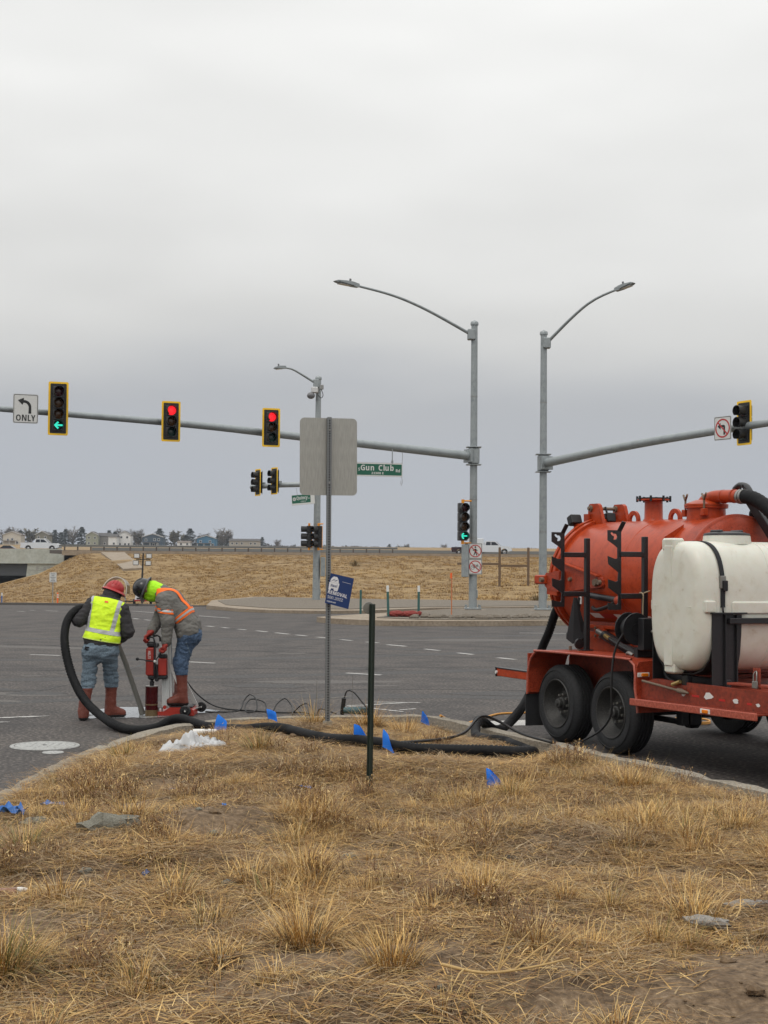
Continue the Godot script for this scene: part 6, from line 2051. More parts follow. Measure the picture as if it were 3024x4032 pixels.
	for x in [-1.24, -0.52]:
		var lug := []
		lug.append_array(arc(Vector2(x, 2.26), 0.1, 0, 180, 14))
		lug.append_array(arc(Vector2(x, 2.26), 0.058, 180, 0, 12))
		part(o, "lifting_lug", G.new().prism(lug, -1.065, -1.035), "red_paint")
		part(o, "lug_foot", G.new().prism([Vector2(x - 0.1, 2.265), Vector2(x - 0.058, 2.265), Vector2(x - 0.058, 2.2), Vector2(x - 0.1, 2.2)], -1.065, -1.035), "red_paint")
		part(o, "lug_foot", G.new().prism([Vector2(x + 0.1, 2.265), Vector2(x + 0.058, 2.265), Vector2(x + 0.058, 2.2), Vector2(x + 0.1, 2.2)], -1.065, -1.035), "red_paint")
	for z in [-0.9, -1.22]:
		part(o, "hinge_ear", G.new().prism([Vector2(-1.86, 2.18), Vector2(-1.86, 2.42), Vector2(-1.83, 2.45), Vector2(-1.68, 2.45), Vector2(-1.65, 2.43), Vector2(-1.56, 2.2)], z - 0.02, z + 0.02), "red_paint")
		part(o, "hinge_ear", G.new().prism([Vector2(-1.9, 2.17), Vector2(-1.9, 2.34), Vector2(-1.8, 2.34), Vector2(-1.8, 2.17)], z + 0.03, z + 0.05), "red_paint")
		part(o, "hinge_washer", G.new().tube([Vector3(-1.8, 2.4, z + 0.02), Vector3(-1.8, 2.4, z + 0.04)], 0.035, 12), "rusty_steel")
	part(o, "hinge_pin", G.new().tube([Vector3(-1.8, 2.4, -0.84), Vector3(-1.8, 2.4, -1.3)], 0.018, 10), "rusty_steel")
	part(o, "work_light", G.new().box(Vector3(-1.88, 2.27, -0.72), Vector3(0.1, 0.11, 0.14), 0.015, Basis(Vector3.BACK, 0.4)), "black_metal")
	part(o, "light_bracket", G.new().box(Vector3(-1.84, 2.19, -0.74), Vector3(0.1, 0.08, 0.06), 0.008), "red_paint")
	part(o, "work_light", G.new().box(Vector3(-1.75, 2.3, -1.08), Vector3(0.1, 0.1, 0.12), 0.012, Basis(Vector3.BACK, 0.2)), "black_metal")
	part(o, "light_stem", G.new().tube([Vector3(-1.78, 2.42, -1.05), Vector3(-1.74, 2.3, -1.06)], 0.012, 6), "black_metal")
	var bc := part(o, "beacon", G.new().at(up.call(-1.5, -1.45)).lathe([Vector2(0.05, 2.2), Vector2(0.05, 2.36), Vector2(0.046, 2.43), Vector2(0.0, 2.435)], 18), "amber_lens")
	part(bc, "beacon_base", G.new().at(up.call(-1.5, -1.45)).lathe([Vector2(0.06, 2.1), Vector2(0.06, 2.3)], 16), "black_metal")
	part(o, "top_walkway", G.new().box(Vector3(-1.35, 2.24, -1.3), Vector3(0.5, 0.03, 0.12), 0.005), "red_paint")
	part(o, "side_gusset", swivel([Vector2(-0.44, 1.9), Vector2(-0.5, 2.06), Vector2(-0.72, 2.18), Vector2(-0.68, 1.9)], 0.06, 0.014), "red_paint")
	# plumbing in front of the wheels and below the water tank
	part(o, "brass_valve", G.new().tube([Vector3(0.95, 0.735, 0.06), Vector3(1.05, 0.77, 0.05)], 0.018, 8), "brass")
	part(o, "drain_valve", G.new().box(Vector3(1.08, 0.78, 0.0), Vector3(0.09, 0.1, 0.07), 0.015), "black_metal")
	part(o, "grease_rod", G.new().tube([Vector3(0.5, 0.735, 0.06), Vector3(1.05, 0.69, 0.06)], 0.012, 8), "rusty_steel")
	part(o, "rod_nozzle", G.new().tube([Vector3(1.03, 0.692, 0.06), Vector3(1.08, 0.688, 0.06), Vector3(1.18, 0.68, 0.06)], [0.022, 0.024, 0.008], 10), "rusty_steel")
	part(o, "supply_hose", G.new().tube(spline([Vector3(0.42, 1.05, -0.2), Vector3(0.52, 0.98, -0.15), Vector3(0.58, 0.85, -0.12), Vector3(0.66, 0.77, -0.1), Vector3(0.8, 0.74, -0.1)], 0.04), 0.016, 8), "cable_black")
	part(o, "supply_hose", G.new().tube(spline([Vector3(0.5, 1.1, -0.3), Vector3(0.56, 0.95, -0.3), Vector3(0.7, 0.8, -0.28), Vector3(0.95, 0.74, -0.25)], 0.04), 0.035, 10), "cable_black")
	for x in [0.5, 0.56]:
		part(o, "upright_pipe", G.new().tube([Vector3(x, 0.72, -0.5), Vector3(x, 1.25, -0.5)], 0.02, 8), "frame_red")
	var lk := part(o, "lock_bracket", G.new().prism([Vector2(1.95, 0.78), Vector2(2.03, 0.78), Vector2(2.03, 0.95), Vector2(1.95, 0.95)], -0.02, -0.005), "frame_red")
	part(lk, "padlock_body", G.new().box(Vector3(2.0, 0.815, 0.015), Vector3(0.055, 0.06, 0.025), 0.005), "steel")
	part(lk, "padlock_shackle", G.new().tube(spline([Vector3(1.982, 0.84, 0.015), Vector3(1.982, 0.9, 0.012), Vector3(2.0, 0.925, 0.0), Vector3(2.018, 0.9, 0.012), Vector3(2.018, 0.84, 0.015)], 0.015), 0.006, 6), "steel")
	part(o, "toolbox_lid", G.new().bar(Vector3(1.62, 0.795, -0.06), Vector3(2.4, 0.81, -0.06), 0.12, 0.02, 0.004), "frame_red")
	part(o, "undercarriage_brake", G.new().box(Vector3(0.42, 0.36, -0.55), Vector3(0.16, 0.16, 0.16), 0.04), "black_metal")


func build_water_tank() -> void:
	var o := thing("water_tank", "dirty white plastic water tank strapped on the trailer", "water tank", "", TRAILER_AT, TRAILER_TURN)
	# lies across the trailer: its long axis runs along z, x and y are the cross-section
	var cx := 1.04
	var cy := 1.43
	var hw := 0.39
	var hh := 0.565
	var shape := func(z: float, k: float, many: int) -> Array:
		var out := []
		for i in many:
			var a := TAU * i / many
			var e := 2.0 / 3.0
			var c := cos(a)
			var s := sin(a)
			out.append(Vector3(cx + signf(c) * pow(absf(c), e) * hw * k, cy + signf(s) * pow(absf(s), e) * (hh - hw * (1.0 - k)), z))
		return out
	var many := 64
	var rows := [[0.13, 0.3], [0.128, 0.55], [0.12, 0.76], [0.105, 0.86], [0.08, 0.93], [0.045, 0.975], [0.0, 0.995], [-0.05, 1.0], [-0.075, 1.0], [-0.085, 0.975], [-0.13, 0.972], [-0.145, 0.972], [-0.155, 1.0], [-0.4, 1.005], [-0.9, 1.005], [-1.5, 1.0], [-1.75, 0.99], [-1.85, 0.93], [-1.9, 0.8], [-1.92, 0.5]]
	var g := G.new()
	var rings := []
	for r in rows:
		rings.append(shape.call(r[0], r[1], many))
	var nrm := []
	for j in rings.size():
		var row := []
		for i in many:
			var a: Vector3 = rings[j][(i + 1) % many] - rings[j][i - 1]
			var b: Vector3 = rings[maxi(j - 1, 0)][i] - rings[mini(j + 1, rings.size() - 1)][i]
			row.append(a.cross(b).normalized())
		nrm.append(row)
	for j in rings.size() - 1:
		for i in many:
			var k := (i + 1) % many
			g.tri(rings[j][i], rings[j][k], rings[j + 1][k], nrm[j][i], nrm[j][k], nrm[j + 1][k])
			g.tri(rings[j][i], rings[j + 1][k], rings[j + 1][i], nrm[j][i], nrm[j + 1][k], nrm[j + 1][i])
	for i in many:
		g.tri(Vector3(cx, cy, 0.134), rings[0][i], rings[0][(i + 1) % many], Vector3.BACK, Vector3.BACK, Vector3.BACK)
		g.tri(Vector3(cx, cy, -1.92), rings[-1][i], rings[-1][(i + 1) % many], Vector3.FORWARD, Vector3.FORWARD, Vector3.FORWARD)
	var t := part(o, "shell", g, "white_plastic")
	# moulded ribs and lugs
	part(t, "end_rib", G.new().box(Vector3(cx - 0.06, cy, 0.118), Vector3(0.12, 1.06, 0.04), 0.014), "white_plastic")
	part(t, "seam_rib", G.new().box(Vector3(cx, cy - 0.005, 0.112), Vector3(0.54, 0.03, 0.035), 0.012), "white_plastic")
	part(t, "top_lug", G.new().box(Vector3(cx - 0.08, 1.965, 0.06), Vector3(0.17, 0.11, 0.14), 0.02), "white_plastic")
	part(t, "bottom_lug", G.new().box(Vector3(cx - 0.06, 0.885, 0.06), Vector3(0.16, 0.1, 0.13), 0.025), "white_plastic")
	part(t, "side_boss", G.new().box(Vector3(1.41, 1.43, 0.015), Vector3(0.07, 0.115, 0.12), 0.02), "white_plastic")
	part(t, "side_boss", G.new().box(Vector3(0.67, 1.43, 0.015), Vector3(0.07, 0.115, 0.12), 0.02), "white_plastic")
	part(t, "belt_rib", G.new().box(Vector3(1.42, 1.42, -1.0), Vector3(0.06, 0.12, 1.6), 0.022), "white_plastic")
	var gauge := G.new()
	for q in [-0.62, -0.7]:
		var line := []
		for i in 17:
			var a := deg_to_rad(-62.0 + i * 8.5)
			var e := 2.0 / 3.0
			line.append(Vector3(cx + pow(cos(a), e) * (hw + 0.002), cy + signf(sin(a)) * pow(absf(sin(a)), e) * (hh + 0.002), q))
		gauge.tube(line, 0.006, 5)
	part(t, "gauge_ridge", gauge, "white_plastic")
	var at := Transform3D(Basis.IDENTITY, Vector3(cx, 0, -0.46))
	part(t, "filler_neck", G.new().at(at).lathe([Vector2(0.215, 1.97), Vector2(0.205, 2.045), Vector2(0.195, 2.055)], 36), "white_plastic")
	var lid := part(o, "lid", G.new().at(at).lathe([Vector2(0.205, 2.052), Vector2(0.2, 2.068), Vector2(0.12, 2.085), Vector2(0.0, 2.09)], 36), "lid_black")
	for s in [-1.0, 1.0]:
		part(lid, "grip", G.new().box(Vector3(cx, 2.085, -0.46 + s * 0.11), Vector3(0.14, 0.03, 0.05), 0.01), "lid_black")
	# ratchet strap in its groove
	var st := []
	for i in 34:
		var a := deg_to_rad(175.0 - i * 5.0)
		var e := 2.0 / 3.0
		st.append(Vector3(cx + signf(cos(a)) * pow(absf(cos(a)), e) * (hw + 0.0), cy + signf(sin(a)) * pow(absf(sin(a)), e) * (hh + 0.0), -0.115))
	var sg := G.new()
	for i in st.size() - 1:
		sg.bar(st[i], st[i + 1], 0.042, 0.008, 0.0, (st[i] - Vector3(cx, cy, -0.115)).normalized())
	part(o, "strap", sg, "webbing")
	var rt := part(o, "ratchet", G.new().box(Vector3(1.42, 1.64, -0.115), Vector3(0.03, 0.11, 0.06), 0.006), "steel")
	part(rt, "ratchet_handle", G.new().box(Vector3(1.435, 1.61, -0.13), Vector3(0.03, 0.09, 0.05), 0.006), "black_metal")
	part(rt, "strap_tail", G.new().box(Vector3(1.425, 1.51, -0.115), Vector3(0.01, 0.17, 0.042)), "webbing")
	part(rt, "hook", G.new().tube(spline([Vector3(1.43, 1.43, -0.115), Vector3(1.44, 1.4, -0.105), Vector3(1.43, 1.375, -0.12), Vector3(1.44, 1.355, -0.12)], 0.01), 0.008, 6), "black_metal")
	# black cradle that holds it
	var cr := part(o, "cradle_plate", swivel([Vector2(0.005, 1.372), Vector2(-0.31, 1.372), Vector2(-0.305, 1.2), Vector2(-0.29, 1.02), Vector2(-0.255, 0.86), Vector2(-0.25, 0.76), Vector2(0.0, 0.76)], 1.428, 0.01), "rack_black")
	part(cr, "top_flange", G.new().box(Vector3(1.44, 1.376, -0.16), Vector3(0.06, 0.012, 0.36)), "rack_black")
	for z in [-0.125, -0.245]:
		part(cr, "stiffener", G.new().box(Vector3(1.442, 1.06, z), Vector3(0.03, 0.6, 0.012), 0.002), "rack_black")
	part(cr, "cross_bar", G.new().box(Vector3(1.462, 1.31, -1.02), Vector3(0.045, 0.05, 1.75), 0.006), "rack_black")
	part(cr, "saddle", bent_sheet([Vector2(0.6, 1.1), Vector2(0.63, 0.98), Vector2(0.72, 0.89), Vector2(0.85, 0.846), Vector2(1.0, 0.842), Vector2(1.15, 0.846), Vector2(1.28, 0.89), Vector2(1.37, 0.98), Vector2(1.42, 1.1)], -0.012, -0.3, -0.01), "rack_black")
	part(cr, "base_frame", G.new().box(Vector3(1.0, 0.765, -0.16), Vector3(0.9, 0.09, 0.06), 0.008), "rack_black")
	part(cr, "base_frame", G.new().box(Vector3(1.0, 0.765, -1.6), Vector3(0.9, 0.09, 0.06), 0.008), "rack_black")
	part(cr, "rear_plate", swivel([Vector2(0.0, 1.3), Vector2(-0.3, 1.3), Vector2(-0.25, 0.76), Vector2(0.0, 0.76)], 0.575, 0.01), "rack_black")


func build_drill() -> void:
	var o := thing("core_drill", "red core drill rig on a stand with maroon coring barrel", "core drill", "", Vector3(-2.5, 0.0, -16.55))
	# local x as in the picture, z towards the camera
	var bit := part(o, "core_barrel", G.new().at(Transform3D(Basis.IDENTITY, Vector3(-0.17, 0, 0.05))).lathe([Vector2(0.073, 0.075), Vector2(0.073, 0.34)], 36), "core_bit")
	part(bit, "worn_end", G.new().at(Transform3D(Basis.IDENTITY, Vector3(-0.17, 0, 0.05))).lathe([Vector2(0.0, 0.004), Vector2(0.0735, 0.004), Vector2(0.0735, 0.075)], 36), "core_bit_worn")
	part(bit, "top_plate", G.new().at(Transform3D(Basis.IDENTITY, Vector3(-0.17, 0, 0.05))).lathe([Vector2(0.0735, 0.34), Vector2(0.0735, 0.35), Vector2(0.0, 0.352)], 36), "steel")
	part(bit, "scuffed_band", G.new().at(Transform3D(Basis.IDENTITY, Vector3(-0.17, 0, 0.05))).lathe([Vector2(0.0734, 0.128), Vector2(0.0736, 0.136), Vector2(0.0734, 0.143)], 36), "core_bit_worn")
	part(o, "chuck", G.new().at(Transform3D(Basis.IDENTITY, Vector3(-0.17, 0, 0.05))).lathe([Vector2(0.026, 0.35), Vector2(0.026, 0.4), Vector2(0.018, 0.405), Vector2(0.018, 0.45)], 14), "drill_black")
	var m := part(o, "motor_housing", G.new().box(Vector3(-0.185, 0.63, 0.05), Vector3(0.105, 0.33, 0.13), 0.02), "drill_red")
	part(m, "housing_seam", G.new().box(Vector3(-0.185, 0.635, 0.05), Vector3(0.109, 0.006, 0.134)), "drill_black")
	part(m, "top_cap", G.new().box(Vector3(-0.18, 0.825, 0.05), Vector3(0.1, 0.07, 0.12), 0.025), "drill_black")
	part(m, "gearbox", G.new().box(Vector3(-0.17, 0.45, 0.05), Vector3(0.09, 0.06, 0.11), 0.02), "drill_black")
	part(m, "vent", G.new().box(Vector3(-0.12, 0.82, 0.06), Vector3(0.05, 0.06, 0.11), 0.015), "dark_aluminium")
	text(m, "lettering", "HILTI", 0.03, "sticker_white", Transform3D(Basis(Vector3.BACK, -PI / 2), Vector3(-0.195, 0.71, 0.116)), true, 0.9)
	var car := part(o, "carriage", G.new().box(Vector3(-0.045, 0.57, 0.04), Vector3(0.1, 0.2, 0.14), 0.012), "drill_red")
	part(car, "carriage_top", G.new().box(Vector3(-0.045, 0.69, 0.04), Vector3(0.09, 0.05, 0.13), 0.012), "drill_black")
	part(car, "carriage_foot", G.new().box(Vector3(-0.055, 0.45, 0.04), Vector3(0.13, 0.05, 0.12), 0.015), "drill_black")
	part(car, "slide", G.new().box(Vector3(-0.11, 0.5, 0.05), Vector3(0.04, 0.2, 0.1), 0.01), "drill_black")
	# column: three-ribbed aluminium profile with a dark side
	var lean := Basis(Vector3.BACK, 0.03)
	var col := part(o, "column", G.new().at(Transform3D(lean, Vector3(-0.012, 0.09, -0.03))).box(Vector3(0, 0.48, 0), Vector3(0.085, 0.95, 0.07), 0.006), "drill_aluminium")
	for x in [-0.036, -0.012, 0.012, 0.036]:
		part(col, "rib", G.new().at(Transform3D(lean, Vector3(-0.012, 0.09, -0.03))).box(Vector3(x, 0.48, 0.038), Vector3(0.012, 0.95, 0.01), 0.002), "drill_aluminium")
	part(col, "side_rail", G.new().at(Transform3D(lean, Vector3(-0.012, 0.09, -0.03))).box(Vector3(0.058, 0.44, -0.005), Vector3(0.03, 0.86, 0.05), 0.003), "drill_aluminium")
	part(col, "end_cap", G.new().at(Transform3D(lean, Vector3(-0.012, 0.09, -0.03))).box(Vector3(0, 0.96, 0), Vector3(0.095, 0.018, 0.08), 0.004), "drill_black")
	# handles
	part(o, "loop_handle", G.new().tube(spline([Vector3(-0.225, 0.89, 0.1), Vector3(-0.19, 0.915, 0.11), Vector3(-0.15, 0.91, 0.12), Vector3(-0.135, 0.87, 0.125), Vector3(-0.132, 0.7, 0.13), Vector3(-0.132, 0.5, 0.13), Vector3(-0.125, 0.44, 0.11)], 0.03), 0.011, 10), "drill_black")
	part(o, "loop_handle", G.new().tube(spline([Vector3(-0.17, 0.915, 0.02), Vector3(-0.12, 0.93, 0.02), Vector3(-0.09, 0.91, 0.02), Vector3(-0.085, 0.86, 0.02)], 0.03), 0.011, 10), "drill_black")
	var hub := Vector3(-0.123, 0.637, 0.15)
	var cr := part(o, "crank_hub", G.new().ball(hub, Vector3(0.018, 0.018, 0.016)), "pale_steel")
	for q in [Vector3(-0.19, 0.025, 0.01), Vector3(0.075, 0.11, 0.01), Vector3(0.045, -0.18, 0.0)]:
		part(cr, "crank_arm", G.new().tube([hub, hub + q], 0.0065, 8), "drill_black")
	part(cr, "crank_knob", G.new().ball(hub + Vector3(-0.2, 0.026, 0.01), Vector3(0.02, 0.019, 0.019)), "drill_black")
	part(cr, "crank_grip", G.new().tube([hub + Vector3(0.045, 0.066, 0.01), hub + Vector3(0.1, 0.15, 0.01)], 0.013, 8), "drill_black")
	# base, wheels and brace
	var base := part(o, "base", G.new().prism([Vector2(-0.11, 0.008), Vector2(0.32, 0.008), Vector2(0.32, 0.07), Vector2(0.27, 0.1), Vector2(0.04, 0.1), Vector2(-0.03, 0.055), Vector2(-0.11, 0.05)], -0.3, 0.06), "drill_red")
	part(base, "foot_cover", G.new().box(Vector3(0.17, 0.107, -0.12), Vector3(0.26, 0.012, 0.3), 0.004), "drill_black")
	for x in [-0.09, -0.05]:
		part(base, "levelling_screw", G.new().tube([Vector3(x, 0.0, 0.03), Vector3(x, 0.1, 0.03)], 0.009, 8), "steel")
	part(base, "pivot_eye", G.new().tube([Vector3(-0.015, 0.105, 0.05), Vector3(-0.015, 0.105, 0.075)], 0.022, 12), "drill_red")
	for q in [[Vector3(0.225, 0.064, 0.08), 0.064], [Vector3(0.36, 0.074, -0.32), 0.06]]:
		var t := Transform3D(Basis(Vector3.RIGHT, Vector3.BACK, Vector3.DOWN), q[0])
		var w := part(o, "wheel", G.new().at(t).lathe([Vector2(0.03, -0.02), Vector2(q[1] - 0.01, -0.02), Vector2(q[1], -0.012), Vector2(q[1], 0.012), Vector2(q[1] - 0.01, 0.02), Vector2(0.034, 0.02)], 26), "cable_black")
		part(w, "hub", G.new().at(t).lathe([Vector2(0.036, 0.012), Vector2(0.02, 0.018), Vector2(0.012, 0.03), Vector2(0.0, 0.03)], 16), "drill_black")
		part(w, "axle_bolt", G.new().at(t).lathe([Vector2(0.01, 0.03), Vector2(0.01, 0.038), Vector2(0.0, 0.04)], 8), "pale_steel")
	part(o, "axle", G.new().tube([Vector3(0.36, 0.074, -0.32), Vector3(0.3, 0.07, -0.1)], 0.01, 8), "steel")
	part(o, "brace", G.new().prism([Vector2(0.025, 0.6), Vector2(0.075, 0.595), Vector2(0.33, 0.09), Vector2(0.31, 0.06), Vector2(0.285, 0.08), Vector2(0.06, 0.5), Vector2(0.025, 0.56)], -0.3, -0.28), "pale_steel")
	part(o, "brace", G.new().prism([Vector2(0.025, 0.6), Vector2(0.06, 0.595), Vector2(0.125, 0.36), Vector2(0.118, 0.35), Vector2(0.04, 0.53)], 0.0, 0.012), "pale_steel")


# ---------------------------------------------------------------- the two workers

func hand_bones(c: Vector3, f: Vector3, a: Vector3, n: Vector3) -> Array:
	# palm at c, fingers along f, index to little finger along a, closing towards n
	f = f.normalized()
	a = a.normalized()
	n = n.normalized()
	var out := [[c - f * 0.05, c - f * 0.02, 0.03, 0.03, n, 1.25], [c - f * 0.02 - a * 0.018, c + f * 0.03 - a * 0.022, 0.026, 0.022, n, 1.5], [c - f * 0.02 + a * 0.018, c + f * 0.025 + a * 0.024, 0.026, 0.02, n, 1.5]]
	var lens := [0.9, 1.0, 0.94, 0.76]
	for i in 4:
		var p: Vector3 = c + f * (0.042 - 0.004 * absf(i - 1.2)) + a * (i - 1.5) * 0.0215
		for k in 3:
			var ang: float = [0.7, 1.75, 2.6][k]
			var q: Vector3 = p + (f * cos(ang) + n * sin(ang)) * [0.04, 0.029, 0.022][k] * lens[i]
			out.append([p, q, [0.0115, 0.0105, 0.0098][k], [0.0105, 0.0098, 0.0085][k]])
			p = q
	var t := c - f * 0.015 - a * 0.034
	var t1 := t + (f * 0.55 - a * 0.45 + n * 0.7).normalized() * 0.034
	var t2 := t1 + (f * 0.5 + a * 0.25 + n * 0.85).normalized() * 0.03
	var t3 := t2 + (f * 0.2 + a * 0.7 + n * 0.6).normalized() * 0.022
	out.append_array([[t, t1, 0.016, 0.013], [t1, t2, 0.0125, 0.0115], [t2, t3, 0.0115, 0.0095]])
	return out


func shift(bones: Array, by: Vector3) -> Array:
	var out := []
	for b in bones:
		var k: Array = b.duplicate()
		k[0] += by
		k[1] += by
		out.append(k)
	return out


func fatten(bones: Array, d: float) -> Array:
	var out := []
	for b in bones:
		var k: Array = b.duplicate()
		k[2] += d
		k[3] += d
		out.append(k)
	return out


func head_bones(c: Vector3, up: Vector3, fwd: Vector3) -> Array:
	var s := fwd.cross(up).normalized()
	var out := [[c - up * 0.03 - fwd * 0.01, c + up * 0.035 - fwd * 0.015, 0.082, 0.088], [c - up * 0.07 + fwd * 0.03, c - up * 0.02 + fwd * 0.02, 0.048, 0.07], [c - up * 0.02 + fwd * 0.08, c - up * 0.035 + fwd * 0.1, 0.01, 0.014]]
	for k in [-1.0, 1.0]:
		out.append([c - up * 0.02 + s * k * 0.082, c + up * 0.015 + s * k * 0.085, 0.012, 0.014])
		out.append([c + up * 0.012 + fwd * 0.082 + s * k * 0.03, c + up * 0.012 + fwd * 0.082 + s * k * 0.034, 0.012, 0.012])
	out.append([c - up * 0.06 + fwd * 0.075 - s * 0.018, c - up * 0.06 + fwd * 0.075 + s * 0.018, 0.009, 0.009])
	return out


func boot(o: Node3D, base: Vector3, top: Vector3, ank: Vector3, toe_: Vector3, heel: Vector3, sole_y: float) -> void:
	var b := shift([[top, ank.lerp(top, 0.3), 0.066, 0.057], [ank.lerp(top, 0.3), ank, 0.055, 0.05], [ank, heel, 0.054, 0.042], [ank, ank.lerp(toe_, 0.5), 0.05, 0.044], [ank.lerp(toe_, 0.5), toe_, 0.046, 0.042], [heel, toe_, 0.04, 0.04]], -base)
	var f := Flesh.new().build(b, 0.011, 90.0)
	f.cut(top - base, Vector3.DOWN)
	f.wrinkle(noise, 0.003, Vector3(9, 16, 9))
	var up := f.copy()
	up.cut(Vector3(0, sole_y + 0.032, 0) - Vector3(0, base.y, 0), Vector3.UP)
	var m := part(o, "boot", up, "red_boot")
	f.puff(0.004)
	f.cut(Vector3(0, sole_y + 0.034 - base.y, 0), Vector3.DOWN)
	f.cut(Vector3(0, sole_y + 0.002 - base.y, 0), Vector3.UP)
	part(m, "sole", f, "boot_sole")
	part(m, "sole_plate", Flesh.new().build(shift([[heel, toe_, 0.045, 0.046]], -base), 0.011, 90.0).cut(Vector3(0, sole_y + 0.012 - base.y, 0), Vector3.DOWN).cut(Vector3(0, sole_y + 0.001 - base.y, 0), Vector3.UP), "boot_sole")
	var cuff := Flesh.new().build(shift([[top, ank.lerp(top, 0.6), 0.07, 0.066]], -base), 0.011, 90.0)
	cuff.cut(top - base + Vector3.UP * 0.004, Vector3.DOWN)
	cuff.cut(top - base + Vector3.DOWN * 0.02, Vector3.UP)
	part(m, "cuff", cuff, "red_boot")


func hard_hat(o: Node3D, at: Transform3D, m: String) -> MeshInstance3D:
	# y is the crown axis, -z the front
	var g := G.new().at(at)
	var dome := [Vector2(0.108, 0.0)]
	for i in 9:
		var a := PI * 0.5 * i / 8.0
		dome.append(Vector2(0.108 * cos(a), 0.015 + 0.105 * sin(a)))
	g.lathe(dome, 36)
	var hat := part(o, "hard_hat", g, m)
	var brim := G.new().at(at)
	brim.lathe([Vector2(0.1, 0.012), Vector2(0.13, -0.004), Vector2(0.143, -0.018), Vector2(0.146, -0.02), Vector2(0.142, -0.024), Vector2(0.1, -0.002)], 40)
	part(hat, "brim", brim, m)
	for x in [-0.04, 0.0, 0.04]:
		var line := []
		for i in 9:
			var a := deg_to_rad(25.0 + i * 16.0)
			line.append(at * Vector3(x * (0.6 + 0.4 * absf(cos(a))), 0.017 + 0.105 * sin(a) * sqrt(1.0 - x * x / 0.0117), 0.108 * cos(a) * sqrt(1.0 - x * x / 0.0117)))
		part(hat, "crown_ridge", G.new().tube(line, 0.006, 6), m)
	return hat


func build_people() -> void:
	person_with_hose()
	person_at_drill()


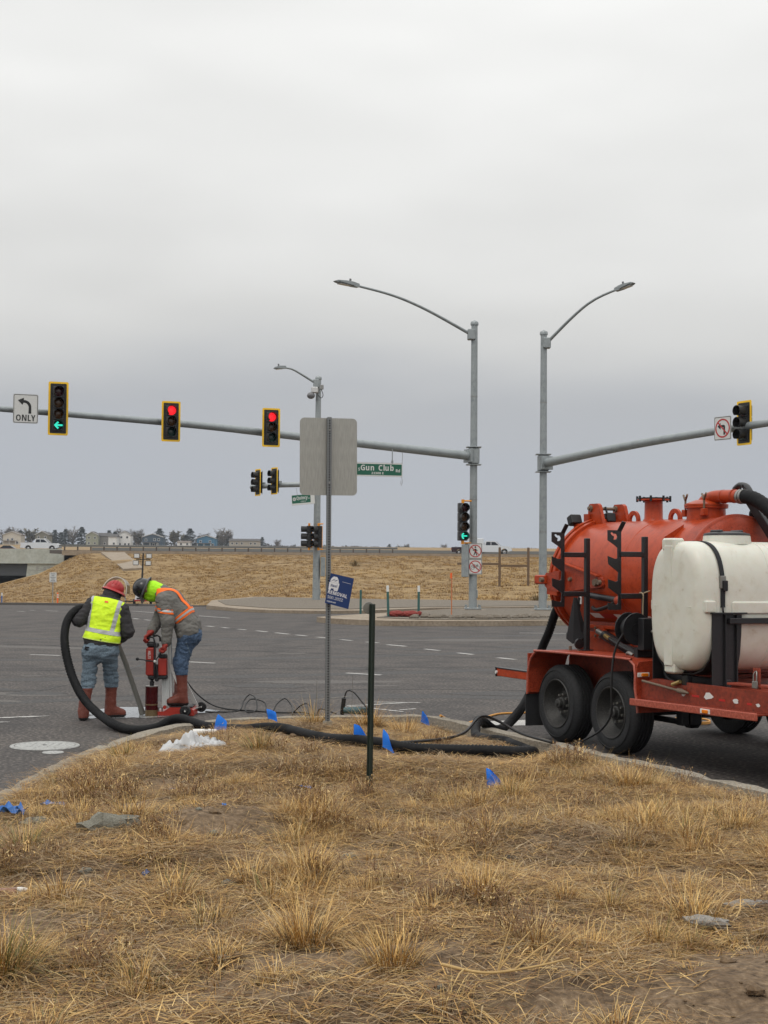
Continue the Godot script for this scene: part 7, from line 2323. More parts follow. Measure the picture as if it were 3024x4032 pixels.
func person_with_hose() -> void:
	var base := Vector3(-3.21, 0.0, -16.1)
	var o := thing("person", "worker in neon yellow vest and red hard hat holding the big hose", "person", "", base)
	var hip := [Vector3(-3.285, 0.77, -16.08), Vector3(-3.1, 0.77, -16.12)]
	var knee := [Vector3(-3.315, 0.45, -16.08), Vector3(-3.095, 0.45, -16.25)]
	var ank := [Vector3(-3.345, 0.1, -15.97), Vector3(-3.105, 0.1, -16.28)]
	var toe_ := [Vector3(-3.365, 0.048, -16.14), Vector3(-2.985, 0.048, -16.34)]
	var heel := [Vector3(-3.342, 0.045, -15.945), Vector3(-3.12, 0.045, -16.265)]
	var top := [Vector3(-3.325, 0.355, -16.02), Vector3(-3.095, 0.355, -16.27)]
	var waist := Vector3(-3.185, 0.9, -16.11)
	var chest := Vector3(-3.15, 1.17, -16.17)
	var high := Vector3(-3.135, 1.275, -16.2)
	var neck := Vector3(-3.115, 1.35, -16.24)
	var skull := Vector3(-3.095, 1.42, -16.29)
	var sh := [Vector3(-3.305, 1.295, -16.19), Vector3(-2.965, 1.225, -16.18)]
	var elb := [Vector3(-3.445, 1.11, -16.1), Vector3(-2.895, 0.985, -16.16)]
	var wri := [Vector3(-3.33, 1.13, -16.36), Vector3(-3.0, 0.9, -16.36)]
	var back := Vector3(0.0, 0.25, 1.0).normalized()
	var torso := [[waist, chest, 0.168, 0.182, back, 1.5], [chest, high, 0.178, 0.145, back, 1.55], [sh[0].lerp(high, 0.25), sh[1].lerp(high, 0.25), 0.085, 0.085], [high, neck, 0.1, 0.06], [waist + Vector3(-0.09, 0, 0), waist + Vector3(0.09, 0, 0), 0.105, 0.105]]
	var arms := []
	for k in 2:
		arms.append([sh[k], elb[k], 0.078, 0.06])
		arms.append([elb[k], wri[k], 0.06, 0.046])
	var pelvis := [[hip[0], hip[1], 0.096, 0.096], [(hip[0] + hip[1]) * 0.5 + Vector3(0, 0.03, 0), waist + Vector3(0, -0.04, 0), 0.16, 0.165, back, 1.5], [hip[0] + Vector3(0.01, 0.0, 0.05), hip[0] + Vector3(0.03, 0.03, 0.045), 0.075, 0.07], [hip[1] + Vector3(-0.01, 0.0, 0.05), hip[1] + Vector3(-0.03, 0.03, 0.045), 0.075, 0.07]]
	var legs := []
	for k in 2:
		legs.append([hip[k], knee[k], 0.09, 0.067])
		legs.append([knee[k], top[k] + Vector3(0, -0.05, 0), 0.069, 0.066])
	# bare body underneath, head to foot, one surface
	var bare := []
	bare.append_array(fatten(torso, -0.025))
	bare.append_array(fatten(arms, -0.015))
	bare.append_array(fatten(pelvis, -0.02))
	for k in 2:
		bare.append_array([[hip[k], knee[k], 0.075, 0.055], [knee[k], ank[k], 0.05, 0.035], [ank[k], toe_[k], 0.032, 0.03]])
	bare.append_array(head_bones(skull, Vector3(0.2, 0.95, -0.15).normalized(), Vector3(0.1, -0.25, -0.96).normalized()))
	part(o, "body", Flesh.new().build(shift(bare, -base), 0.015, 70.0), "skin")
	var jeans := []
	jeans.append_array(pelvis)
	jeans.append_array(legs)
	var jf := Flesh.new().build(shift(jeans, -base), 0.011, 75.0)
	jf.wrinkle(noise, 0.013, Vector3(4, 13, 4)).wrinkle(noise, 0.004, Vector3(14, 26, 14))
	jf.cut(Vector3(0, 0.352, 0), Vector3.UP)
	var jm := part(o, "jeans", jf, "pale_jeans")
	var pocket := jf.copy().cut(Vector3(-0.15, 0, 0), Vector3(1, 0.12, 0)).cut(Vector3(-0.04, 0, 0), Vector3(-1, 0.05, 0)).cut(Vector3(0, 0.805, 0), Vector3(0.1, -1, 0)).cut(Vector3(0, 0.68, 0), Vector3(-0.15, 1, 0)).cut(Vector3(0, 0, 0.03), Vector3.BACK).puff(0.004)
	part(jm, "back_pocket", pocket, "pale_jeans")
	part(jm, "phone", G.new().box(Vector3(-0.105, 0.805, 0.142), Vector3(0.05, 0.04, 0.01), 0.003, Basis(Vector3.BACK, -0.15)), "phone_black")
	part(jm, "centre_seam", jf.copy().cut(Vector3(0.008, 0, 0), Vector3(1, 0.02, 0)).cut(Vector3(0.016, 0, 0), Vector3(-1, -0.02, 0)).cut(Vector3(0, 0.66, 0), Vector3.UP).cut(Vector3(0, 0, 0.03), Vector3.BACK).puff(0.003), "pale_jeans")
	for k in 2:
		boot(o, base, top[k], ank[k], toe_[k], heel[k], 0.0)
	# dark hooded top, its hem showing below the vest
	var hood := []
	hood.append_array(torso)
	hood.append_array(arms)
	hood.append([waist + Vector3(0, -0.09, 0), waist, 0.176, 0.176, back, 1.45])
	var hf := Flesh.new().build(shift(hood, -base), 0.012, 65.0)
	hf.wrinkle(noise, 0.01, Vector3(6, 12, 6))
	hf.cut(Vector3(0, 0.832, 0), Vector3(0.0, 1, 0))
	part(o, "hooded_top", hf, "dark_hoodie")
	var nk := Flesh.new().build(shift([[neck + Vector3(0, -0.05, 0.01), neck + Vector3(0.005, 0.05, -0.01), 0.085, 0.088], [neck, skull, 0.085, 0.098], [neck + Vector3(-0.03, -0.06, 0.05), neck + Vector3(0.05, -0.06, 0.05), 0.05, 0.05]], -base), 0.01, 80.0)
	nk.wrinkle(noise, 0.006, Vector3(9, 26, 9))
	part(o, "neck_gaiter", nk, "dark_hoodie")
	for k in 2:
		var d: Vector3 = (wri[k] - elb[k]).normalized()
		var hb := hand_bones(wri[k] + d * 0.06, d, Vector3(0.1, -1, 0.1), Vector3(1 if k == 0 else -1, -0.2, 0))
		part(o, "glove", Flesh.new().build(shift(hb, -base), 0.006, 160.0), "red_glove")
	# vest
	var vest := fatten(torso, 0.014)
	var vf := Flesh.new().build(shift(vest, -base), 0.011, 65.0)
	vf.wrinkle(noise, 0.008, Vector3(5, 8, 5))
	vf.cut(Vector3(-0.17, 0.92, 0), Vector3(0.165, 1, 0).normalized())
	vf.cut(Vector3(0.05, 1.385, 0), Vector3(-0.2, -1, 0.35).normalized())
	var vm := part(o, "vest", vf, "neon_vest")
	var bands := [
		["reflective_band", vf.copy().cut(Vector3(-0.17, 1.005, 0), Vector3(0.17, 1, 0).normalized()).cut(Vector3(-0.17, 1.05, 0), Vector3(-0.17, -1, 0).normalized())],
		["reflective_band", vf.copy().cut(Vector3(-0.155, 1.0, 0), Vector3(1, -0.1, 0).normalized()).cut(Vector3(-0.108, 1.0, 0), Vector3(-1, 0.1, 0).normalized()).cut(Vector3(-0.17, 1.05, 0), Vector3(0.17, 1, 0).normalized()).cut(Vector3(0, 0, -0.08), Vector3(0, 0, 1))],
		["reflective_band", vf.copy().cut(Vector3(0.135, 1.0, 0), Vector3(1, -0.22, 0).normalized()).cut(Vector3(0.18, 1.0, 0), Vector3(-1, 0.22, 0).normalized()).cut(Vector3(-0.17, 1.05, 0), Vector3(0.17, 1, 0).normalized()).cut(Vector3(0, 0, -0.08), Vector3(0, 0, 1))],
		["hem_binding", vf.copy().cut(Vector3(-0.17, 0.932, 0), Vector3(-0.165, -1, 0).normalized())]]
	for b in bands:
		part(vm, b[0], b[1].puff(0.0035), "reflective_grey" if b[0] == "reflective_band" else "vest_edge")
	part(vm, "logo_patch", vf.copy().cut(Vector3(0.06, 0, 0), Vector3.RIGHT).cut(Vector3(0.1, 0, 0), Vector3.LEFT).cut(Vector3(0, 1.322, 0), Vector3(0.1, 1, 0)).cut(Vector3(0, 1.342, 0), Vector3(-0.1, -1, 0)).cut(Vector3.ZERO, Vector3.BACK).puff(0.004), "cone_orange")
	part(vm, "vent_seam", vf.copy().cut(Vector3(-0.09, 0, 0), Vector3.RIGHT).cut(Vector3(0.13, 0, 0), Vector3.LEFT).cut(Vector3(-0.09, 1.316, 0), Vector3(0.3, 1, 0).normalized()).cut(Vector3(-0.09, 1.326, 0), Vector3(-0.3, -1, 0).normalized()).cut(Vector3.ZERO, Vector3.BACK).puff(0.006), "neon_vest")
	# helmet with the face shield flipped up
	var y := Vector3(0.33, 0.92, -0.2).normalized()
	var x := y.cross(Vector3(0.05, 0.0, 1.0)).normalized()
	var at := Transform3D(Basis(x, y, x.cross(y)), skull + y * 0.032 - base)
	var hat := hard_hat(o, at, "helmet_red")
	var ring := []
	for i in 19:
		var a := deg_to_rad(-8.0 + 196.0 * i / 18.0)
		ring.append(at * Vector3(cos(a) * 0.135, -0.012 + sin(a) * 0.175, -0.02))
	part(hat, "shield_frame", G.new().tube(ring, 0.007, 8), "visor_frame")
	var sg := G.new()
	for i in 14:
		var a0 := deg_to_rad(10.0 + 160.0 * i / 14.0)
		var a1 := deg_to_rad(10.0 + 160.0 * (i + 1) / 14.0)
		var p0 := at * Vector3(cos(a0) * 0.137, -0.01 + sin(a0) * 0.177, -0.025)
		var p1 := at * Vector3(cos(a1) * 0.137, -0.01 + sin(a1) * 0.177, -0.025)
		var p2 := at * Vector3(cos(a1) * 0.125 + 0.03, 0.02 + sin(a1) * 0.17, -0.2)
		var p3 := at * Vector3(cos(a0) * 0.125 + 0.03, 0.02 + sin(a0) * 0.17, -0.2)
		sg.quad(p0, p1, p2, p3)
	part(hat, "face_shield", sg, "visor_clear")


func person_at_drill() -> void:
	var base := Vector3(-2.33, 0.113, -16.66)
	var o := thing("person", "worker in grey jacket and black hard hat bending over the core drill", "person", "", base)
	var hip := [Vector3(-2.27, 0.92, -16.56), Vector3(-2.28, 0.92, -16.75)]
	var knee := [Vector3(-2.345, 0.62, -16.55), Vector3(-2.38, 0.62, -16.76)]
	var ank := [Vector3(-2.325, 0.22, -16.56), Vector3(-2.385, 0.22, -16.77)]
	var toe_ := [Vector3(-2.455, 0.163, -16.55), Vector3(-2.5, 0.163, -16.77)]
	var heel := [Vector3(-2.3, 0.16, -16.56), Vector3(-2.36, 0.16, -16.77)]
	var top := [Vector3(-2.335, 0.478, -16.555), Vector3(-2.385, 0.478, -16.765)]
	var waist := Vector3(-2.285, 1.04, -16.655)
	var mid := Vector3(-2.37, 1.19, -16.655)
	var chest := Vector3(-2.49, 1.33, -16.66)
	var neck := Vector3(-2.61, 1.415, -16.66)
	var skull := Vector3(-2.765, 1.455, -16.65)
	var sh := [Vector3(-2.55, 1.335, -16.5), Vector3(-2.58, 1.32, -16.82)]
	var elb := [Vector3(-2.485, 1.1, -16.42), Vector3(-2.65, 1.11, -16.84)]
	var wri := [Vector3(-2.495, 0.865, -16.4), Vector3(-2.682, 0.985, -16.52)]
	var side := Vector3.BACK * 0.075
	var torso := []
	for s in [-1.0, 1.0]:
		torso.append([waist + side * s, mid + side * s, 0.12, 0.122])
		torso.append([mid + side * s, chest + side * s * 1.1, 0.122, 0.122])
		torso.append([chest + side * s * 1.1, neck + side * s * 0.4, 0.122, 0.08])
	var arms := []
	for k in 2:
		arms.append([sh[k], elb[k], 0.082, 0.064])
		arms.append([elb[k], wri[k], 0.064, 0.05])
	var pelvis := [[hip[0], hip[1], 0.115, 0.115], [waist + side, hip[0] + Vector3(0.02, 0.02, 0), 0.12, 0.112], [waist - side, hip[1] + Vector3(0.02, 0.02, 0), 0.12, 0.112], [hip[0] + Vector3(0.05, 0.0, 0), hip[1] + Vector3(0.05, 0.0, 0), 0.085, 0.085]]
	var legs := []
	for k in 2:
		legs.append([hip[k], knee[k], 0.1, 0.074])
		legs.append([knee[k], top[k] + Vector3(0, -0.04, 0), 0.073, 0.068])
	var up := Vector3(-0.93, 0.34, 0.05).normalized()
	var fwd := Vector3(-0.34, -0.93, 0.05).normalized()
	var bare := []
	bare.append_array(fatten(torso, -0.02))
	bare.append_array(fatten(arms, -0.02))
	bare.append_array(fatten(pelvis, -0.02))
	for k in 2:
		bare.append_array([[hip[k], knee[k], 0.08, 0.055], [knee[k], ank[k], 0.05, 0.035], [ank[k], toe_[k], 0.03, 0.03]])
	bare.append([neck, skull, 0.06, 0.06])
	bare.append_array(head_bones(skull, up, fwd))
	part(o, "body", Flesh.new().build(shift(bare, -base), 0.015, 70.0), "skin")
	var jeans := []
	jeans.append_array(pelvis)
	jeans.append_array(legs)
	var jf := Flesh.new().build(shift(jeans, -base), 0.011, 75.0)
	jf.wrinkle(noise, 0.013, Vector3(7, 11, 4)).wrinkle(noise, 0.004, Vector3(17, 24, 14))
	jf.cut(Vector3(0, 0.362, 0), Vector3.UP)
	var jm := part(o, "jeans", jf, "blue_jeans")
	part(jm, "side_seam", jf.copy().cut(Vector3(0.068, 0.7, 0), Vector3(1, 0.28, 0).normalized()).cut(Vector3(0.076, 0.7, 0), Vector3(-1, -0.28, 0).normalized()).cut(Vector3.ZERO, Vector3.BACK).cut(Vector3(0, 0.5, 0), Vector3.UP).puff(0.002), "pale_jeans")
	part(jm, "back_pocket", jf.copy().cut(Vector3(0.105, 0, 0), Vector3(1, 0.2, 0)).cut(Vector3(0, 0.72, 0), Vector3(-0.3, 1, 0)).cut(Vector3(0, 0, -0.02), Vector3.BACK).puff(0.003), "blue_jeans")
	for k in 2:
		boot(o, base, top[k], ank[k], toe_[k], heel[k], 0.115)
	# jacket
	var jk := []
	jk.append_array(torso)
	jk.append_array(arms)
	jk.append_array([[waist + side, hip[0] + Vector3(0.0, 0.05, 0.01), 0.13, 0.132], [waist - side, hip[1] + Vector3(0.0, 0.05, -0.01), 0.13, 0.132]])
	var kf := Flesh.new().build(shift(jk, -base), 0.011, 65.0)
	kf.wrinkle(noise, 0.011, Vector3(6, 9, 6)).wrinkle(noise, 0.004, Vector3(16, 20, 16))
	var hem := Vector3(-0.34, 1.0, 0).normalized()
	# cut only the skirt below the hem, arms hang lower in front of it
	var skirt := kf.copy().cut(Vector3(0.165, 0.845, 0), hem)
	part(o, "jacket", skirt, "grey_jacket")
	var sl := fatten(arms, 0.001)
	var sf := Flesh.new().build(shift(sl, -base), 0.01, 80.0)
	sf.wrinkle(noise, 0.012, Vector3(8, 15, 8))
	part(o, "sleeves", sf, "grey_jacket")
	# orange straps with a silver line, cut from the cloth they lie on
	var tf := Flesh.new().build(shift(torso, -base), 0.011, 65.0)
	var strap := tf.copy().cut(Vector3(0, 0, 0.15), Vector3.FORWARD).cut(Vector3(0, 0, 0.092), Vector3.BACK).cut(Vector3(0.06, 1.07, 0), Vector3(-0.64, 0.77, 0)).cut(Vector3(-0.29, 1.2, 0), Vector3(1, 0.1, 0))
	var jm2 := o.get_node("jacket")
	part(jm2, "orange_strap", strap.puff(0.016), "safety_orange")
	var axis := Vector3(-0.72, 0.69, 0).normalized()
	var wb := kf.copy().cut(Vector3(0.06, 1.07, 0), Vector3(-0.3, 0.95, 0).normalized()).cut(Vector3(0.06, 1.145, 0), Vector3(0.3, -0.95, 0).normalized()).cut(Vector3(-0.1, 0, 0), Vector3.RIGHT)
	wb = Flesh.new().build(shift(torso, -base), 0.011, 65.0).cut(Vector3(0.0, 1.0, 0), Vector3(-0.64, 0.77, 0)).cut(Vector3(0.0, 1.085, 0), Vector3(0.64, -0.77, 0))
	part(jm2, "orange_band", wb.copy().puff(0.014), "safety_orange")
	part(jm2, "silver_line", wb.copy().cut(Vector3(0.0, 1.03, 0), Vector3(-0.64, 0.77, 0)).cut(Vector3(0.0, 1.058, 0), Vector3(0.64, -0.77, 0)).puff(0.018), "reflective_grey")
	for q in [[1.07, 1.125, 0.007, "safety_orange", "orange_band"], [1.087, 1.107, 0.01, "reflective_grey", "silver_line"]]:
		part(jm2, q[4], sf.copy().cut(Vector3(-0.16, q[0], 0), Vector3(0.12, 1, 0).normalized()).cut(Vector3(-0.16, q[1], 0), Vector3(-0.12, -1, 0).normalized()).puff(q[2]), q[3])
	# collar and neon neck shade
	part(jm2, "collar", Flesh.new().build(shift([[neck + Vector3(0.02, 0, 0), neck + Vector3(-0.03, 0.008, 0), 0.105, 0.1]], -base), 0.01, 80.0).cut(Vector3(-0.325, 0, 0), Vector3.RIGHT), "grey_jacket")
	var nh := Flesh.new().build(shift([[neck + Vector3(-0.005, 0.01, 0), skull + Vector3(0.06, 0.0, 0), 0.095, 0.105], [neck + Vector3(-0.03, -0.02, 0), skull + Vector3(0.03, -0.05, 0), 0.075, 0.08]], -base), 0.01, 80.0)
	nh.wrinkle(noise, 0.007, Vector3(9, 13, 9))
	part(o, "neck_shade", nh, "neon_hood")
	var x := up.cross(-fwd).normalized()
	var at := Transform3D(Basis(x, up, -fwd), skull + up * 0.035 - base).scaled_local(Vector3.ONE * 1.1)
	var hat := hard_hat(o, at, "helmet_black")
	part(hat, "brim_peak", G.new().at(at).lathe([Vector2(0.11, 0.0), Vector2(0.15, -0.02), Vector2(0.165, -0.035), Vector2(0.158, -0.035), Vector2(0.11, -0.008)], 14, deg_to_rad(-145), deg_to_rad(-35)), "helmet_black")
	for q in [[0.0, 0.09, 0.03, "sticker_white"], [0.35, 0.075, 0.02, "sticker_red"]]:
		var s := Vector3(sin(q[0]) * 0.0, 0.0, 0.0)
		part(hat, "sticker", G.new().at(at).lathe([Vector2(0.1095, 0.022), Vector2(0.104, 0.055), Vector2(0.097, 0.07)], 4, deg_to_rad(-8.0 + q[0] * 180.0), deg_to_rad(16.0 + q[0] * 180.0)), q[3])
	# gloved hands on the two handles
	var h0 := hand_bones(Vector3(-2.508, 0.81, -16.385), Vector3(-0.15, -1, 0.05), Vector3(-0.5, 0.0, -0.8), Vector3(-0.9, 0.1, -0.5))
	part(o, "glove", Flesh.new().build(shift(h0, -base), 0.005, 170.0), "red_glove")
	part(o, "glove_cuff", Flesh.new().build(shift([[wri[0] + Vector3(0, 0.01, 0), Vector3(-2.507, 0.825, -16.39), 0.042, 0.036]], -base), 0.007, 120.0), "red_glove")
	var h1 := hand_bones(Vector3(-2.715, 0.94, -16.46), Vector3(-0.75, -0.6, 0.2), Vector3(0.3, 0.1, 1.0), Vector3(0.5, -0.85, 0.0))
	part(o, "glove", Flesh.new().build(shift(h1, -base), 0.005, 170.0), "red_glove")
	part(o, "glove_cuff", Flesh.new().build(shift([[wri[1] + Vector3(0.005, 0.01, 0), Vector3(-2.7, 0.955, -16.475), 0.042, 0.036]], -base), 0.007, 120.0), "red_glove")


# ---------------------------------------------------------------- hoses, cords and litter

func to_trailer(p: Vector3) -> Vector3:
	return Transform3D(Basis(Vector3.UP, deg_to_rad(TRAILER_TURN)), TRAILER_AT) * p


func ribbed(pts: Array, r: float, pitch := 0.032, deep := 0.0048) -> G:
	var sp := spline(pts, pitch / 4.0)
	var rr := []
	for i in sp.size():
		var worn_flat := smoothstep(-0.15, 0.35, noise.get_noise_1d(i * 0.012))
		rr.append(r + deep * sin(TAU * i / 4.0 + 0.6) * worn_flat)
	return G.new().tube(sp, rr, 16)


func build_hoses() -> void:
	var h := thing("vacuum_hose", "thick black ribbed suction hose from the trailer to the standing worker", "hose")
	var run := [to_trailer(Vector3(-1.95, 1.42, -0.62)), to_trailer(Vector3(-2.06, 1.28, -0.6)), to_trailer(Vector3(-2.17, 1.05, -0.58)), to_trailer(Vector3(-2.28, 0.84, -0.55)), Vector3(1.7, 0.6, -15.62), Vector3(1.55, 0.34, -15.3), Vector3(1.36, 0.16, -14.92), Vector3(1.16, 0.1, -14.5), Vector3(0.96, 0.24, -14.1), Vector3(0.9, 0.3, -13.65), Vector3(0.98, 0.3, -13.15),
		Vector3(1.1, 0.26, -12.8), Vector3(1.21, 0.245, -12.1), Vector3(1.24, 0.24, -11.75), Vector3(1.2, 0.245, -11.5), Vector3(1.06, 0.255, -11.4), Vector3(0.84, 0.27, -11.5), Vector3(0.284, 0.27, -11.68), Vector3(-0.097, 0.27, -11.9), Vector3(-0.504, 0.27, -12.42), Vector3(-0.965, 0.265, -13.2), Vector3(-1.36, 0.265, -13.75), Vector3(-1.75, 0.25, -14.28),
		Vector3(-2.08, 0.185, -14.52), Vector3(-2.3, 0.09, -14.56), Vector3(-2.52, 0.05, -14.66), Vector3(-2.76, 0.055, -14.92), Vector3(-3.0, 0.1, -15.35), Vector3(-3.2, 0.2, -15.6), Vector3(-3.33, 0.33, -15.7), Vector3(-3.43, 0.49, -15.78), Vector3(-3.5, 0.65, -15.85), Vector3(-3.545, 0.8, -15.9), Vector3(-3.57, 0.95, -15.96), Vector3(-3.56, 1.1, -16.03), Vector3(-3.5, 1.21, -16.1), Vector3(-3.42, 1.25, -16.2),
		Vector3(-3.32, 1.2, -16.38), Vector3(-3.2, 1.06, -16.5), Vector3(-3.08, 0.85, -16.5)]
	for i in run.size():
		var p: Vector3 = run[i]
		if p.z > -15.2 and p.x > left_edge(-p.z) + 0.1 and p.x < right_edge(-p.z) - 0.1:
			run[i].y = island_height(p.x, -p.z) + (0.1 if p.z < -13.3 and p.z > -14.0 and p.x > 0.5 else 0.056)
	hose_path = spline(run.slice(8, 26), 0.16)
	part(h, "hose", ribbed(run, 0.047), "hose_rubber")
	part(h, "wand", G.new().tube([Vector3(-3.1, 0.9, -16.5), Vector3(-2.98, 0.6, -16.53), Vector3(-2.8, 0.07, -16.57)], 0.03, 18), "wand_grey")
	part(h, "wand_tip", G.new().tube([Vector3(-2.806, 0.085, -16.57), Vector3(-2.784, 0.01, -16.575)], [0.033, 0.038], 18), "wand_grey")
	part(h, "tank_coupling", G.new().tube([to_trailer(Vector3(-1.85, 1.48, -0.64)), to_trailer(Vector3(-2.0, 1.36, -0.61))], 0.058, 18), "black_metal")

	# power lead trailing over the road from the drill
	var c := thing("power_cord", "thin black power cord looping across the asphalt behind the hose", "cord")
	var y := 0.012
	part(c, "lead", G.new().tube(spline([Vector3(-2.44, 0.58, -16.68), Vector3(-2.38, 0.45, -16.9), Vector3(-2.26, 0.22, -17.2), Vector3(-2.1, 0.06, -17.4), Vector3(-1.9, y, -17.3), Vector3(-1.6, y, -17.1), Vector3(-1.2, y, -16.9), Vector3(-0.93, 0.02, -16.85), Vector3(-0.75, 0.05, -16.2)], 0.06), 0.009, 7), "cable_black")
	part(c, "lead", G.new().tube(spline([Vector3(-2.1, y, -16.95), Vector3(-1.95, y, -16.9), Vector3(-1.72, y, -17.1), Vector3(-1.68, 0.11, -17.3), Vector3(-1.62, 0.18, -17.35), Vector3(-1.53, 0.15, -17.2), Vector3(-1.5, 0.03, -17.0), Vector3(-1.6, y, -16.9), Vector3(-1.64, 0.07, -17.05), Vector3(-1.58, 0.14, -17.2), Vector3(-1.42, 0.1, -17.2), Vector3(-1.38, y, -17.0), Vector3(-1.3, 0.02, -16.9), Vector3(-1.26, 0.1, -17.0), Vector3(-1.17, 0.16, -17.1), Vector3(-1.08, 0.08, -17.0), Vector3(-1.05, y, -16.7)], 0.04), 0.008, 7), "cable_black")
	part(c, "lead", G.new().tube(spline([Vector3(-1.05, 0.02, -16.8), Vector3(-0.95, 0.12, -16.7), Vector3(-0.85, 0.15, -16.5), Vector3(-0.75, 0.06, -16.2), Vector3(-0.68, 0.18, -15.7), Vector3(-0.5, 0.16, -15.4)], 0.04), 0.008, 7), "cable_black")
	var pl := part(c, "plug", G.new().bar(Vector3(-0.42, 0.2, -14.9), Vector3(-0.4, 0.38, -14.88), 0.04, 0.045, 0.01), "cable_black")
	part(c, "plug_lead", G.new().tube(spline([Vector3(-0.4, 0.36, -14.88), Vector3(-0.37, 0.45, -14.87), Vector3(-0.3, 0.44, -14.85), Vector3(-0.2, 0.33, -14.8), Vector3(-0.08, 0.2, -14.7)], 0.03), 0.008, 7), "cable_black")
	var tb := thing("grinder", "small teal power tool lying at the foot of the sign post", "power tool", "", Vector3(-0.3, 0.21, -14.85))
	part(tb, "body", G.new().tube([Vector3(-0.1, 0.04, 0), Vector3(0.08, 0.04, 0.02)], [0.032, 0.04], 12), "tool_teal")
	part(tb, "head", G.new().box(Vector3(0.13, 0.045, 0.02), Vector3(0.09, 0.06, 0.06), 0.012), "tool_teal")
	part(tb, "guard", G.new().tube([Vector3(0.15, 0.0, 0.02), Vector3(0.15, 0.02, 0.02)], 0.06, 16), "black_metal")
	var r := thing("yellow_cord", "yellow cord lying on the road behind the kerb", "cord")
	part(r, "cord_run", G.new().tube(spline([Vector3(0.62, 0.17, -15.2), Vector3(0.85, 0.02, -15.75), Vector3(1.1, 0.014, -16.3), Vector3(1.3, 0.014, -16.8), Vector3(1.42, 0.014, -17.0), Vector3(1.65, 0.014, -17.1), Vector3(2.2, 0.014, -17.2), Vector3(2.9, 0.014, -16.7), Vector3(3.3, 0.014, -16.35)], 0.08), 0.012, 7), "orange_yellow")
	var ring := []
	for i in 30:
		var a := TAU * i / 24.0
		ring.append(Vector3(3.53 + cos(a) * 0.2, 0.016 + 0.0006 * i, -16.28 + sin(a) * 0.3))
	part(r, "cord_coil", G.new().tube(spline(ring, 0.05), 0.012, 7), "orange_yellow")
	var l := thing("air_line", "thin black line crossing the dry grass beside the big hose", "hose")
	part(l, "line", G.new().tube(spline([to_trailer(Vector3(-0.5, 0.03, 0.2)), Vector3(1.55, 0.16, -13.0), Vector3(1.3, 0.2, -13.35), Vector3(1.1, 0.3, -13.45), Vector3(0.92, 0.36, -13.3), Vector3(0.75, 0.26, -12.9), Vector3(0.55, 0.26, -12.4), Vector3(0.3, 0.27, -12.1), Vector3(0.05, 0.27, -11.95)], 0.06), 0.013, 8), "cable_black")


func flag(label: String, x: float, z: float, h: float, turn: float, shape: Array, lean := 0.0) -> void:
	var o := thing("marking_flag", label, "flag", "blue utility flags in the grass", on_island(x, z, -0.02), turn)
	o.rotation_degrees.z = lean
	part(o, "wire", G.new().tube([Vector3.ZERO, Vector3(0, h, 0)], 0.0018, 5), "steel")
	var g := G.new()
	# a limp sheet, folded along its drop
	var rows := 7
	var cols := 5
	var p := []
	for j in rows + 1:
		var t := float(j) / rows
		var row := []
		for i in cols + 1:
			var s := float(i) / cols
			var w := 1.25 * lerpf(shape[0], shape[1], t)
			var drop := lerpf(0.0, shape[2], s)
			row.append(Vector3(s * w, h - t * shape[3] - drop * (0.4 + 0.6 * s), 0.009 * sin(s * 6.5 + t * 2.0) * s + 0.005 * sin(t * 5.0)))
		p.append(row)
	for j in rows:
		for i in cols:
			g.quad(p[j][i], p[j + 1][i], p[j + 1][i + 1], p[j][i + 1])
			g.quad(p[j][i] + Vector3(0, 0, -0.001), p[j][i + 1] + Vector3(0, 0, -0.001), p[j + 1][i + 1] + Vector3(0, 0, -0.001), p[j + 1][i] + Vector3(0, 0, -0.001))
	part(o, "flag", g, "flag_blue")


func rock(called: String, label: String, category: String, where: Vector3, r: Vector3, turn: float, m: String, amp := 0.55, group := "") -> void:
	var o := part(self, called, G.new().ball(Vector3.ZERO, r, 16, 10, noise, amp, 1.6), m)
	o.position = where
	o.rotation_degrees.y = turn
	tag(o, label, category, group)


